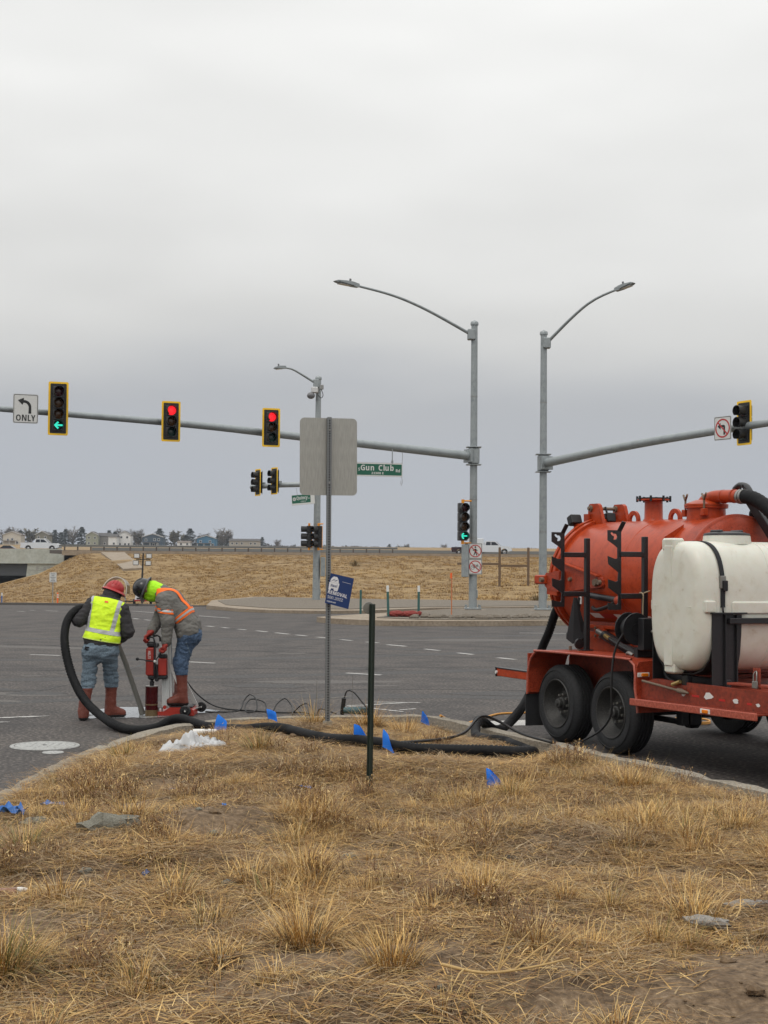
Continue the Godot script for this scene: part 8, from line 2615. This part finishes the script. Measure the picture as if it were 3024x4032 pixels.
func build_small_things() -> void:
	flag("blue flag bent over the hose beside the spray can", -1.63, -13.6, 0.23, -30, [0.1, 0.15, 0.03, 0.15], -20)
	flag("small blue flag behind the hose, left of the sign post", -1.12, -14.2, 0.2, 10, [0.07, 0.07, 0.05, 0.1], 10)
	flag("blue flag just left of the dark green post", -0.24, -12.05, 0.19, 35, [0.05, 0.13, 0.02, 0.15], 0)
	flag("blue flag just right of the dark green post", 0.0, -11.75, 0.2, -30, [0.05, 0.11, 0.07, 0.15], -3)
	flag("blue flag at the far kerb with a bare wire above it", 0.4, -15.15, 0.22, 40, [0.05, 0.11, 0.04, 0.12], -8)
	flag("blue flag alone in the grass below the hose bend", 0.72, -9.7, 0.2, 20, [0.03, 0.12, 0.02, 0.14], 4)
	for q in [["thin wire leg left of the drilled post", -0.67, 0.46], ["thin wire leg right of the drilled post", -0.31, 0.52]]:
		var w := part(self, "wire_stake", G.new().tube([Vector3.ZERO, Vector3(0.012, q[2], 0)], 0.0022, 5), "steel")
		w.position = on_island(q[1], -14.3)
		tag(w, q[0], "wire stake", "wire legs of a missing yard sign")
	var xb := part(self, "wire_crossbar", G.new().tube([Vector3(-0.66, 0.41, -14.3), Vector3(-0.31, 0.45, -14.3)], 0.0022, 5), "steel")
	tag(xb, "thin wire joining the two wire legs by the post", "wire stake")
	# manhole
	var m := thing("manhole_cover", "pale round manhole cover in the road at the left", "manhole cover", "", Vector3(-3.23, 0.0, -13.68))
	part(m, "collar", G.new().lathe([Vector2(0.33, 0.003), Vector2(0.325, 0.011), Vector2(0.29, 0.013), Vector2(0.287, 0.004)], 48), "manhole_iron")
	part(m, "lid", G.new().lathe([Vector2(0.283, 0.004), Vector2(0.28, 0.012), Vector2(0.0, 0.013)], 48), "manhole_iron")
	for k in 4:
		part(m, "raised_bar", G.new().box(Vector3(-0.12 + k * 0.08, 0.013, 0.0), Vector3(0.025, 0.004, 0.32), 0.001), "manhole_iron")
	part(m, "pick_hole", G.new().lathe([Vector2(0.02, 0.0155), Vector2(0.0, 0.0155)], 12).at(Transform3D.IDENTITY), "black_metal")
	var v := part(self, "valve_cover", G.new().lathe([Vector2(0.1, 0.003), Vector2(0.096, 0.01), Vector2(0.0, 0.012)], 28), "manhole_iron")
	v.position = Vector3(-3.04, 0, -13.2)
	tag(v, "small round valve cover beside the manhole", "valve cover")
	# spray can
	var c := thing("spray_can", "white spray paint can lying by the kerb", "spray can", "", on_island(-1.64, -13.2, 0.06), 12)
	var t := Transform3D(Basis(Vector3.UP, Vector3.RIGHT, Vector3.FORWARD), Vector3(-0.11, 0, 0))
	part(c, "body", G.new().at(t).lathe([Vector2(0.0, 0.0), Vector2(0.031, 0.0), Vector2(0.033, 0.006), Vector2(0.033, 0.155), Vector2(0.029, 0.168), Vector2(0.02, 0.172)], 24), "can_white")
	part(c, "cap", G.new().at(t).lathe([Vector2(0.028, 0.17), Vector2(0.029, 0.215), Vector2(0.024, 0.22), Vector2(0.0, 0.22)], 20), "can_white")
	part(c, "print", G.new().at(t).lathe([Vector2(0.0334, 0.11), Vector2(0.0334, 0.14)], 10, deg_to_rad(-30), deg_to_rad(70)), "sign_black")
	part(c, "print", G.new().at(t).lathe([Vector2(0.0336, 0.116), Vector2(0.0336, 0.132)], 8, deg_to_rad(0), deg_to_rad(45)), "sticker_red")
	# plastic bag: crumpled sheet with two humps
	var b := G.new()
	var p := []
	for j in 27:
		var row := []
		for i in 35:
			var x := (i / 34.0 - 0.5) * 0.6
			var z := (j / 26.0 - 0.5) * 0.4
			var e := clampf(1.0 - pow(absf(x) / 0.3, 3.0) - pow(absf(z) / 0.2, 3.0), 0.0, 1.0)
			var y := 0.035 * e + 0.085 * exp(-(pow(x + 0.05 + z * 0.5, 2) / 0.003 + pow(z - 0.01, 2) / 0.008)) + 0.045 * exp(-(pow(x + 0.24, 2) / 0.004 + pow(z, 2) / 0.01)) + 0.02 * exp(-(pow(x - 0.12, 2) / 0.03 + pow(z, 2) / 0.02))
			y += (0.25 + e) * (0.05 - absf(noise.get_noise_2d(x * 5.0, z * 4.0)) * 0.15) + e * absf(noise.get_noise_2d(x * 8.0 + 5.0, z * 8.0)) * 0.05
			var ed := 1.0 + 0.16 * noise.get_noise_2d(x * 6.0 + 3.0, z * 6.0)
			row.append(Vector3(x * ed, y, z * ed - 0.14 * x))
		p.append(row)
	for j in 26:
		for i in 34:
			var nn := []
			for k in [[j, i], [j + 1, i], [j + 1, i + 1], [j, i + 1]]:
				var u: Vector3 = p[k[0]][mini(k[1] + 1, 34)] - p[k[0]][maxi(k[1] - 1, 0)]
				var w: Vector3 = p[maxi(k[0] - 1, 0)][k[1]] - p[mini(k[0] + 1, 26)][k[1]]
				nn.append(u.cross(w).normalized())
			b.tri(p[j][i], p[j + 1][i], p[j + 1][i + 1], nn[0], nn[1], nn[2])
			b.tri(p[j][i], p[j + 1][i + 1], p[j][i + 1], nn[0], nn[2], nn[3])
	var bag := part(self, "plastic_bag", b, "plastic_bag")
	bag.position = on_island(-1.52, -11.75, -0.005)
	tag(bag, "crumpled white plastic bag lying on the dry grass", "plastic bag")
	# bottle
	var bt := thing("glass_bottle", "brown glass bottle lying at the left edge of the grass", "bottle", "", on_island(-1.7, -6.7, 0.035), 14)
	var bx := Transform3D(Basis(Vector3.UP, Vector3.RIGHT, Vector3.FORWARD), Vector3(-0.1, 0, 0))
	part(bt, "body", G.new().at(bx).lathe([Vector2(0.0, 0.0), Vector2(0.03, 0.0), Vector2(0.033, 0.008), Vector2(0.033, 0.12), Vector2(0.026, 0.15), Vector2(0.015, 0.17), Vector2(0.014, 0.2)], 24), "bottle_brown")
	part(bt, "label", G.new().at(bx).lathe([Vector2(0.0335, 0.1), Vector2(0.0335, 0.122), Vector2(0.027, 0.15)], 24), "can_white")
	part(bt, "cap", G.new().at(bx).lathe([Vector2(0.016, 0.196), Vector2(0.0165, 0.222), Vector2(0.0, 0.223)], 16), "can_white")
	# stones and broken concrete
	rock("concrete_chunk", "long grey broken concrete chunk half buried in the dirt", "rubble", on_island(-1.5, -7.95, 0.02), Vector3(0.17, 0.06, 0.075), 22, "concrete_chunk")
	rock("concrete_chunk", "small broken concrete lump near the left kerb", "rubble", on_island(-2.1, -8.65, 0.0), Vector3(0.1, 0.03, 0.06), 60, "concrete_chunk")
	rock("flat_stone", "flat grey slab half buried left of the dark green post", "stone", on_island(-0.42, -9.85, -0.01), Vector3(0.2, 0.02, 0.09), 5, "concrete_chunk", 0.3)
	rock("wood_scrap", "weathered grey wood scrap at the right edge", "wood scrap", on_island(1.66, -6.45, 0.035), Vector3(0.12, 0.022, 0.04), 8, "grey_wood", 0.4)
	rock("wood_scrap", "pointed pale wood scrap in the grass at lower right", "wood scrap", on_island(1.38, -6.05, 0.035), Vector3(0.1, 0.022, 0.04), -28, "grey_wood", 0.4)
	rock("flat_stone", "small dark stone in the grass right of centre", "stone", on_island(0.68, -7.55, 0.01), Vector3(0.04, 0.02, 0.03), 0, "tar", 0.4)
	for i in 26:
		var q := Vector2(rng.randf_range(-2.2, 2.3), rng.randf_range(-12.5, -5.0))
		if q.x > right_edge(-q.y) - 0.3 or q.x < left_edge(-q.y) + 0.2:
			continue
		var s := rng.randf_range(0.012, 0.03)
		rock("pebble", "small pebble lying on the dirt of the island", "pebble", on_island(q.x, q.y, s * 0.2), Vector3(s * 1.3, s * 0.7, s), rng.randf() * 360.0, "concrete_chunk", 0.5, "pebbles on the island")
	# blue scraps
	var bits := [["crumpled blue wrapper by the left kerb", -2.3, -8.9, 0.1, 0.07], ["torn blue film scrap right of the blue wrapper", -2.12, -9.25, 0.09, 0.03], ["tiny blue scrap on the dirt below the bag", -1.42, -9.65, 0.025, 0.012], ["small blue scrap on the bare dirt mound", -0.93, -8.45, 0.03, 0.012], ["short blue stub in the lower left grass", -1.15, -7.0, 0.04, 0.018], ["blue scrap on the flat slab by the dark green post", -0.52, -9.9, 0.06, 0.012]]
	for q in bits:
		var g := G.new()
		var pp := []
		for j in 6:
			var row := []
			for i in 7:
				var u := (i / 6.0 - 0.5) * 2.0
				var w := (j / 5.0 - 0.5) * 2.0
				row.append(Vector3(u * q[3], absf(noise.get_noise_2d(u * 0.9 + q[1] * 9.0, w * 0.9)) * q[4] * 2.2 + 0.012, w * q[3] * 0.45 * (1.0 + 0.4 * noise.get_noise_1d(i * 2.0))))
			pp.append(row)
		for j in 5:
			for i in 6:
				g.quad(pp[j][i], pp[j + 1][i], pp[j + 1][i + 1], pp[j][i + 1])
		var o := part(self, "blue_scrap", g, "litter_blue")
		o.position = on_island(q[1], q[2], 0.01)
		o.rotation_degrees.y = q[1] * 90.0
		tag(o, q[0], "litter", "blue scraps of litter")
	# a fallen dry stalk with side twigs
	var s := thing("dry_stalk", "pale forked dry stalk lying in the grass at the bottom", "twig", "", on_island(0.42, -5.15, 0.04), 0)
	part(s, "stem", G.new().tube(spline([Vector3(-0.2, 0.02, 0.02), Vector3(-0.05, 0.0, 0.05), Vector3(0.12, 0.015, 0.03), Vector3(0.26, 0.04, 0.0)], 0.03), [0.006, 0.006, 0.006, 0.0055, 0.005, 0.005, 0.005, 0.005, 0.005, 0.004, 0.004, 0.004, 0.004, 0.003, 0.003, 0.003, 0.003, 0.003, 0.003, 0.003], 6), "straw")
	for q in [[Vector3(0.0, 0.005, 0.04), Vector3(0.12, 0.13, -0.02)], [Vector3(0.06, 0.01, 0.04), Vector3(0.22, 0.12, 0.0)], [Vector3(0.0, 0.005, 0.04), Vector3(0.05, 0.16, 0.0)], [Vector3(0.16, 0.02, 0.02), Vector3(0.3, 0.15, -0.05)], [Vector3(-0.12, 0.01, 0.04), Vector3(-0.16, -0.01, 0.14)]]:
		part(s, "twig", G.new().tube([q[0], q[0].lerp(q[1], 0.5) + Vector3(0, 0.008, 0), q[1]], [0.004, 0.003, 0.002], 5), "straw")


# ---------------------------------------------------------------- dry grass

const STRAW := [Color(0.58, 0.385, 0.15), Color(0.5, 0.32, 0.12), Color(0.63, 0.465, 0.22), Color(0.39, 0.24, 0.09), Color(0.44, 0.34, 0.2), Color(0.29, 0.17, 0.068)]


func tone(r: RandomNumberGenerator, green: float, brown: float, dull := 0.0) -> Color:
	var c: Color = STRAW[r.randi() % STRAW.size()]
	if r.randf() < dull:
		c = [Color(0.32, 0.225, 0.125), Color(0.22, 0.15, 0.083), Color(0.4, 0.32, 0.22)][r.randi() % 3]
	if r.randf() < green:
		c = Color(0.13, 0.14, 0.045)
	elif r.randf() < brown:
		c = Color(0.17, 0.09, 0.04)
	var k := r.randf_range(0.75, 1.2)
	return Color(c.r * k, c.g * k, c.b * k)


func tuft(sd: int, blades: int, rad: float, h: float, width: float, green := 0.0, brown := 0.0, spread := 0.8, lax := 0.85) -> ArrayMesh:
	var r := RandomNumberGenerator.new()
	r.seed = sd
	var g := G.new()
	for i in blades:
		var a := r.randf() * TAU
		var q := sqrt(r.randf()) * rad
		var o := Vector3(cos(a) * q, -0.01, sin(a) * q)
		var out := Vector3(cos(a + r.randf_range(-0.7, 0.7)), 0, sin(a + r.randf_range(-0.7, 0.7)))
		var dir := (Vector3.UP + out * spread * (0.15 + q / rad) * r.randf_range(0.4, 1.3)).normalized()
		var old := i % 3 == 0
		var tc := tone(r, green, brown)
		g.tint(Color(tc.r * 1.12, tc.g * 1.06, tc.b * 0.92) if not old else Color(0.12, 0.09, 0.045).lerp(Color(0.07, 0.065, 0.03), r.randf()))
		g.blade(o, dir, h * (r.randf_range(0.25, 0.6) if old else r.randf_range(0.5, 1.2)), width * r.randf_range(0.7, 1.3), r.randf_range(0.1, lax))
	var m := g.mesh()
	m.surface_set_material(0, mats.dry_grass)
	return m


func mat_of_straw(sd: int, blades: int, rad: float, width: float, brown: float, dull := 0.0) -> ArrayMesh:
	# fallen blades lying over one another
	var r := RandomNumberGenerator.new()
	r.seed = sd
	var g := G.new()
	var lay := r.randf() * TAU
	for i in blades:
		var a := r.randf() * TAU
		var q := sqrt(r.randf()) * rad
		var d := lay + r.randfn() * 0.9
		var dir := Vector3(cos(d), r.randf_range(-0.03, 0.22), sin(d))
		var tc := tone(r, 0.0, brown, dull)
		g.tint(Color(tc.r, tc.g * 0.935, tc.b * 0.83))
		g.blade(Vector3(cos(a) * q, r.randf_range(0.002, 0.028), sin(a) * q), dir, r.randf_range(0.08, 0.24), width * r.randf_range(0.6, 1.3), r.randf_range(0.0, 0.16))
	var m := g.mesh()
	m.surface_set_material(0, mats.dry_grass)
	return m


func weed(sd: int) -> ArrayMesh:
	# brown crumbled weed: short kinked twigs with seed husks
	var r := RandomNumberGenerator.new()
	r.seed = sd
	var g := G.new()
	for i in 60:
		var a := r.randf() * TAU
		var p := Vector3(cos(a), 0, sin(a)) * sqrt(r.randf()) * 0.09
		var d := Vector3(r.randfn() * 0.6, 1.0, r.randfn() * 0.6).normalized()
		for k in 3:
			g.tint(tone(r, 0.0, 0.65))
			g.blade(p, d, 0.06, 0.004, 0.02)
			p += d * 0.05
			d = (d + Vector3(r.randfn(), r.randf_range(-0.5, 0.4), r.randfn()) * 0.55).normalized()
			g.blade(p, Vector3(r.randfn(), 0.3, r.randfn()).normalized(), 0.022, 0.008, 0.0)
	var m := g.mesh()
	m.surface_set_material(0, mats.dry_grass)
	return m


func scatter(called: String, label: String, mesh: Mesh, spots: Array) -> void:
	if spots.is_empty():
		return
	var mm := MultiMesh.new()
	mm.transform_format = MultiMesh.TRANSFORM_3D
	mm.mesh = mesh
	mm.instance_count = spots.size()
	for i in spots.size():
		mm.set_instance_transform(i, spots[i])
	var o := MultiMeshInstance3D.new()
	o.name = numbered(called)
	o.multimesh = mm
	add_child(o)
	o.set_meta("kind", "stuff")
	o.set_meta("label", label)
	o.set_meta("category", "dry grass" if called != "soil_clods" else "soil")


func bare_soil(x: float, d: float) -> float:
	# 1 where the soil lies open
	var k := 0.0
	for q in [[-1.0, 8.35, 0.5], [-1.75, 8.7, 0.45], [-1.5, 9.7, 0.35], [1.5, 5.15, 0.5], [-0.5, 9.8, 0.35], [-1.6, 5.9, 0.45], [0.1, 5.6, 0.2], [-0.2, 7.8, 0.3]]:
		k = maxf(k, 1.0 - smoothstep(q[2] * 0.6, q[2] * 1.15, Vector2(x - q[0], (d - q[1]) * 0.8).length()))
	return k


func build_grass() -> void:
	var r := RandomNumberGenerator.new()
	r.seed = 77
	var place := func(x: float, z: float, s: float) -> Transform3D:
		var b := Basis(Vector3.UP, r.randf() * TAU).scaled(Vector3(s, s * r.randf_range(0.8, 1.2), s))
		return Transform3D(b, on_island(x, z))
	var mats_of := []
	for v in 6:
		mats_of.append([mat_of_straw(300 + v, 130, 0.24, 0.0044, 0.1 + 0.1 * (v % 3), 0.1 if v < 3 else 0.85), []])
	var tufts := []
	for v in 6:
		tufts.append([tuft(400 + v, 290, 0.065 + 0.02 * (v % 3), 0.15 + 0.02 * (v % 2), 0.003, 0.1 if v % 2 else 0.0, 0.08, 1.25), []])
	var low := []
	for v in 4:
		low.append([tuft(500 + v, 130, 0.12, 0.095, 0.0034, 0.04, 0.15, 1.4), []])
	var weeds := []
	for v in 4:
		weeds.append([weed(600 + v), []])
	var i := 0
	while i < 12500:
		i += 1
		var d := 3.6 + 11.7 * sqrt(r.randf())
		var a := left_edge(d)
		var b := right_edge(d)
		var x := r.randf_range(maxf(a, -d * 0.33 - 0.4), minf(b, d * 0.33 + 0.4))
		var inner := minf(x - a, b - x)
		if inner < 0.09 or inner < r.randf() * 0.3 or (b - x < 0.55 and r.randf() < 0.6):
			continue
		var near := 9.0
		for q in hose_path:
			near = minf(near, absf(q.x - x) + absf(q.z + d))
		if near < 0.22 or (near < 0.6 and r.randf() < 0.75) or absf(x - 1.66) + absf(d - 6.4) < 0.2 or absf(x - 1.38) + absf(d - 6.0) < 0.2 or absf(x + 1.62) + absf(d - 13.25) < 0.2 or absf(x + 1.52) + absf(d - 11.6) < 0.3:
			continue
		var open := bare_soil(x, d)
		var front := (absf(x + 1.45) < 0.5 and d > 10.2 and d < 11.8) or (absf(x + 1.6) < 0.35 and d > 12.0 and d < 13.4)
		for q in hose_path:
			if -q.z - d > 0.0 and -q.z - d < 1.1 and absf(q.x * d / -q.z - x) < 0.14:
				front = true
		var short := 1.0 - 0.45 * smoothstep(11.8, 13.2, d)
		if d > 12.2 and x < -0.7 and r.randf() < 0.5:
			continue
		var thick := noise.get_noise_2d(x * 1.0 + 20.0, d * 1.0) + 0.3 * noise.get_noise_2d(x * 2.9, d * 2.9)
		if r.randf() < open * 0.88:
			continue
		var t := r.randf() * (0.56 if front else 1.0)
		if t < 0.52:
			if thick > -0.1 or r.randf() < 0.45:
				var pick := r.randi() % 3 + (3 if thick + 0.25 * r.randfn() < -0.02 else 0)
				mats_of[pick][1].append(place.call(x, -d, r.randf_range(0.7, 1.25)))
		elif t < 0.7:
			if thick > -0.12 or r.randf() < 0.35:
				low[r.randi() % 4][1].append(place.call(x, -d, short * (0.5 if front else 1.0) * r.randf_range(0.7, 1.4)))
		elif t < 0.88:
			if thick > 0.0 or r.randf() < 0.14:
				tufts[r.randi() % 6][1].append(place.call(x, -d, short * r.randf_range(0.5, 1.1) * (1.0 + 0.4 * smoothstep(0.05, 0.35, thick))))
		elif t < 0.94:
			if noise.get_noise_2d(x * 0.8 + 70.0, d * 0.8) > (0.02 if x < 0.6 else 0.2):
				weeds[r.randi() % 4][1].append(place.call(x, -d, short * r.randf_range(0.7, 1.3)))
	# denser fringe behind the right kerb and round the posts
	for k in 60:
		var d := r.randf_range(9.0, 12.6)
		var x := right_edge(d) - r.randf_range(0.16, 0.6)
		(low if k % 3 else tufts)[r.randi() % 4][1].append(place.call(x, -d, r.randf_range(0.4, 0.85)))
	for q in mats_of:
		scatter("fallen_straw", "fallen dry straw covering the island", q[0], q[1])
	for q in low:
		scatter("short_dry_grass", "short dry grass growing on the island", q[0], q[1])
	for q in tufts:
		scatter("dry_grass", "tan dry grass clumps growing on the island", q[0], q[1])
	for q in weeds:
		scatter("brown_weeds", "crumbled brown weeds on the island", q[0], q[1])
	var clods := []
	for k in 900:
		var d := r.randf_range(4.5, 13.0)
		var x := r.randf_range(maxf(left_edge(d) + 0.1, -d * 0.32), minf(right_edge(d) - 0.1, d * 0.32))
		if bare_soil(x, d) > 0.2 or k % 3 == 0:
			clods.append(Transform3D(Basis(Vector3.UP, r.randf() * TAU).scaled(Vector3.ONE * (0.4 + pow(r.randf(), 4.0) * 2.2)), on_island(x, -d, 0.002)))
	var cm := G.new().ball(Vector3.ZERO, Vector3(0.018, 0.01, 0.014), 7, 5, noise, 0.7, 1.7).mesh()
	cm.surface_set_material(0, mats.dirt)
	scatter("soil_clods", "small dry soil clods on the island", cm, clods)
	# the tufts one can point to
	var big := [
		["large greenish grass tuft in the bottom left corner", -1.42, -5.35, 0.2, 0.26, 420, 0.4], ["greenish grass tuft at the left edge below the blue wrapper", -1.9, -7.6, 0.17, 0.24, 330, 0.4], ["green tipped grass tuft right of the plastic bag", -0.98, -11.4, 0.12, 0.2, 240, 0.45],
		["small green grass tuft left of the plastic bag on the kerb edge", -2.05, -11.3, 0.12, 0.17, 220, 0.35], ["green grass tuft against the left kerb", -2.3, -10.1, 0.12, 0.18, 220, 0.4], ["dry grass tuft hiding the foot of the drilled post", -0.68, -14.15, 0.13, 0.27, 260, 0.1],
		["dense tan grass tuft right of the drilled post", -0.12, -14.0, 0.16, 0.25, 320, 0.0], ["sprawling tan grass tuft behind the dark green post", 0.22, -13.6, 0.17, 0.22, 320, 0.0], ["tall tan grass clump in the middle, below the dark green post", -0.35, -8.55, 0.2, 0.22, 380, 0.0],
		["grass tuft behind the lone blue flag", 0.85, -9.35, 0.14, 0.2, 280, 0.15], ["round tan tuft at the bottom centre", -0.3, -5.75, 0.18, 0.24, 420, 0.0], ["tan grass tuft at the right edge", 2.15, -7.7, 0.16, 0.22, 320, 0.15],
		["tan tuft in the lower middle, right of the weeds", -0.35, -7.1, 0.14, 0.2, 300, 0.05], ["broad tan tuft at lower right of centre", 0.45, -6.55, 0.16, 0.2, 320, 0.0], ["green tinged tuft near the right kerb below the wheels", 1.62, -10.9, 0.14, 0.2, 260, 0.2],
		["tan tuft just left of the dry stalk", 0.05, -5.35, 0.15, 0.2, 320, 0.0]]
	var sd := 900
	for q in big:
		sd += 1
		var o := shared(self, "grass_tuft", tuft(sd, int(q[5] * 1.4), q[3] * 0.68, q[4] * (1.3 if q[2] < -11.0 else 1.1), 0.0036 if q[2] > -11.0 else 0.005, q[6], 0.06, 0.95, 0.4 if q[2] < -11.0 else 0.6))
		o.position = on_island(q[1], q[2])
		tag(o, q[0], "grass tuft", "large grass tufts on the island")
	# the embankment
	var slope := []
	for v in 5:
		var rr := RandomNumberGenerator.new()
		rr.seed = 700 + v
		var g := G.new()
		for k in 46:
			var c := tone(rr, 0.0, 0.12 + 0.1 * v)
			g.tint(Color(c.r * 0.88, c.g * 0.88, c.b * 0.88))
			var a := rr.randf() * TAU
			var out := Vector3(cos(a), 0, sin(a))
			g.blade(out * rr.randf() * 0.5, (Vector3.UP + out * rr.randf_range(0.2, 1.3)).normalized(), rr.randf_range(0.07, 0.22), 0.028, rr.randf_range(0.0, 0.5))
		var m := g.mesh()
		m.surface_set_material(0, mats.dry_grass)
		slope.append([m, []])
	for k in 24000:
		var x := r.randf_range(-62.0, 34.0)
		var t := toe(x)
		var d := t + 0.8 + (201.0 - t) * pow(r.randf(), 1.2)
		if absf(x) > d * 0.29 + 4.0:
			continue
		var ct := (200.5 - d) / 33.0
		if ct > -0.05 and ct < 1.05 and x > lerpf(-40.3, -30.8, ct) and x < lerpf(-36.2, -27.9, ct):
			continue
		var th := noise.get_noise_2d(x * 0.1, d * 0.07 + 30.0) + 0.4 * noise.get_noise_2d(x * 0.5, d * 0.3)
		if th < -0.25 and r.randf() < 0.4:
			continue
		var s := r.randf_range(0.6, 1.3) * (1.1 if th > 0.1 else 0.9)
		var vv := clampi(int(2.5 + th * 4.0 + r.randfn()), 0, 4)
		slope[4 - vv][1].append(Transform3D(Basis(Vector3.UP, r.randf() * TAU).scaled(Vector3.ONE * s), Vector3(x, land(x, d) - 0.03, -d)))
	for q in slope:
		scatter("embankment_grass", "golden dry grass on the highway embankment", q[0], q[1])
	for q in [["dark low shrub on the embankment left of the far pole", -11.0, 103.0, 0.7], ["brown shrub on the embankment between the two near signal poles", 8.9, 82.0, 0.8], ["dark shrub high on the embankment right of the yard sign", -3.0, 150.0, 0.9]]:
		var g := G.new()
		for k in 260:
			var d := Vector3(r.randfn(), absf(r.randfn()), r.randfn()).normalized() * sqrt(r.randf())
			var c := r.randf_range(0.7, 1.3)
			g.tint(Color(0.16 * c, 0.12 * c, 0.06 * c))
			g.blade(Vector3(d.x, d.y * 0.8, d.z) * 0.8, (d + Vector3.UP * 0.4).normalized(), 0.35, 0.05, 0.1)
		var m := g.mesh()
		m.surface_set_material(0, mats.dry_grass)
		var o := shared(self, "shrub", m)
		o.position = Vector3(q[1], land(q[1], q[2]), -q[2])
		o.scale = Vector3.ONE * q[3]
		tag(o, q[0], "shrub", "shrubs on the embankment")
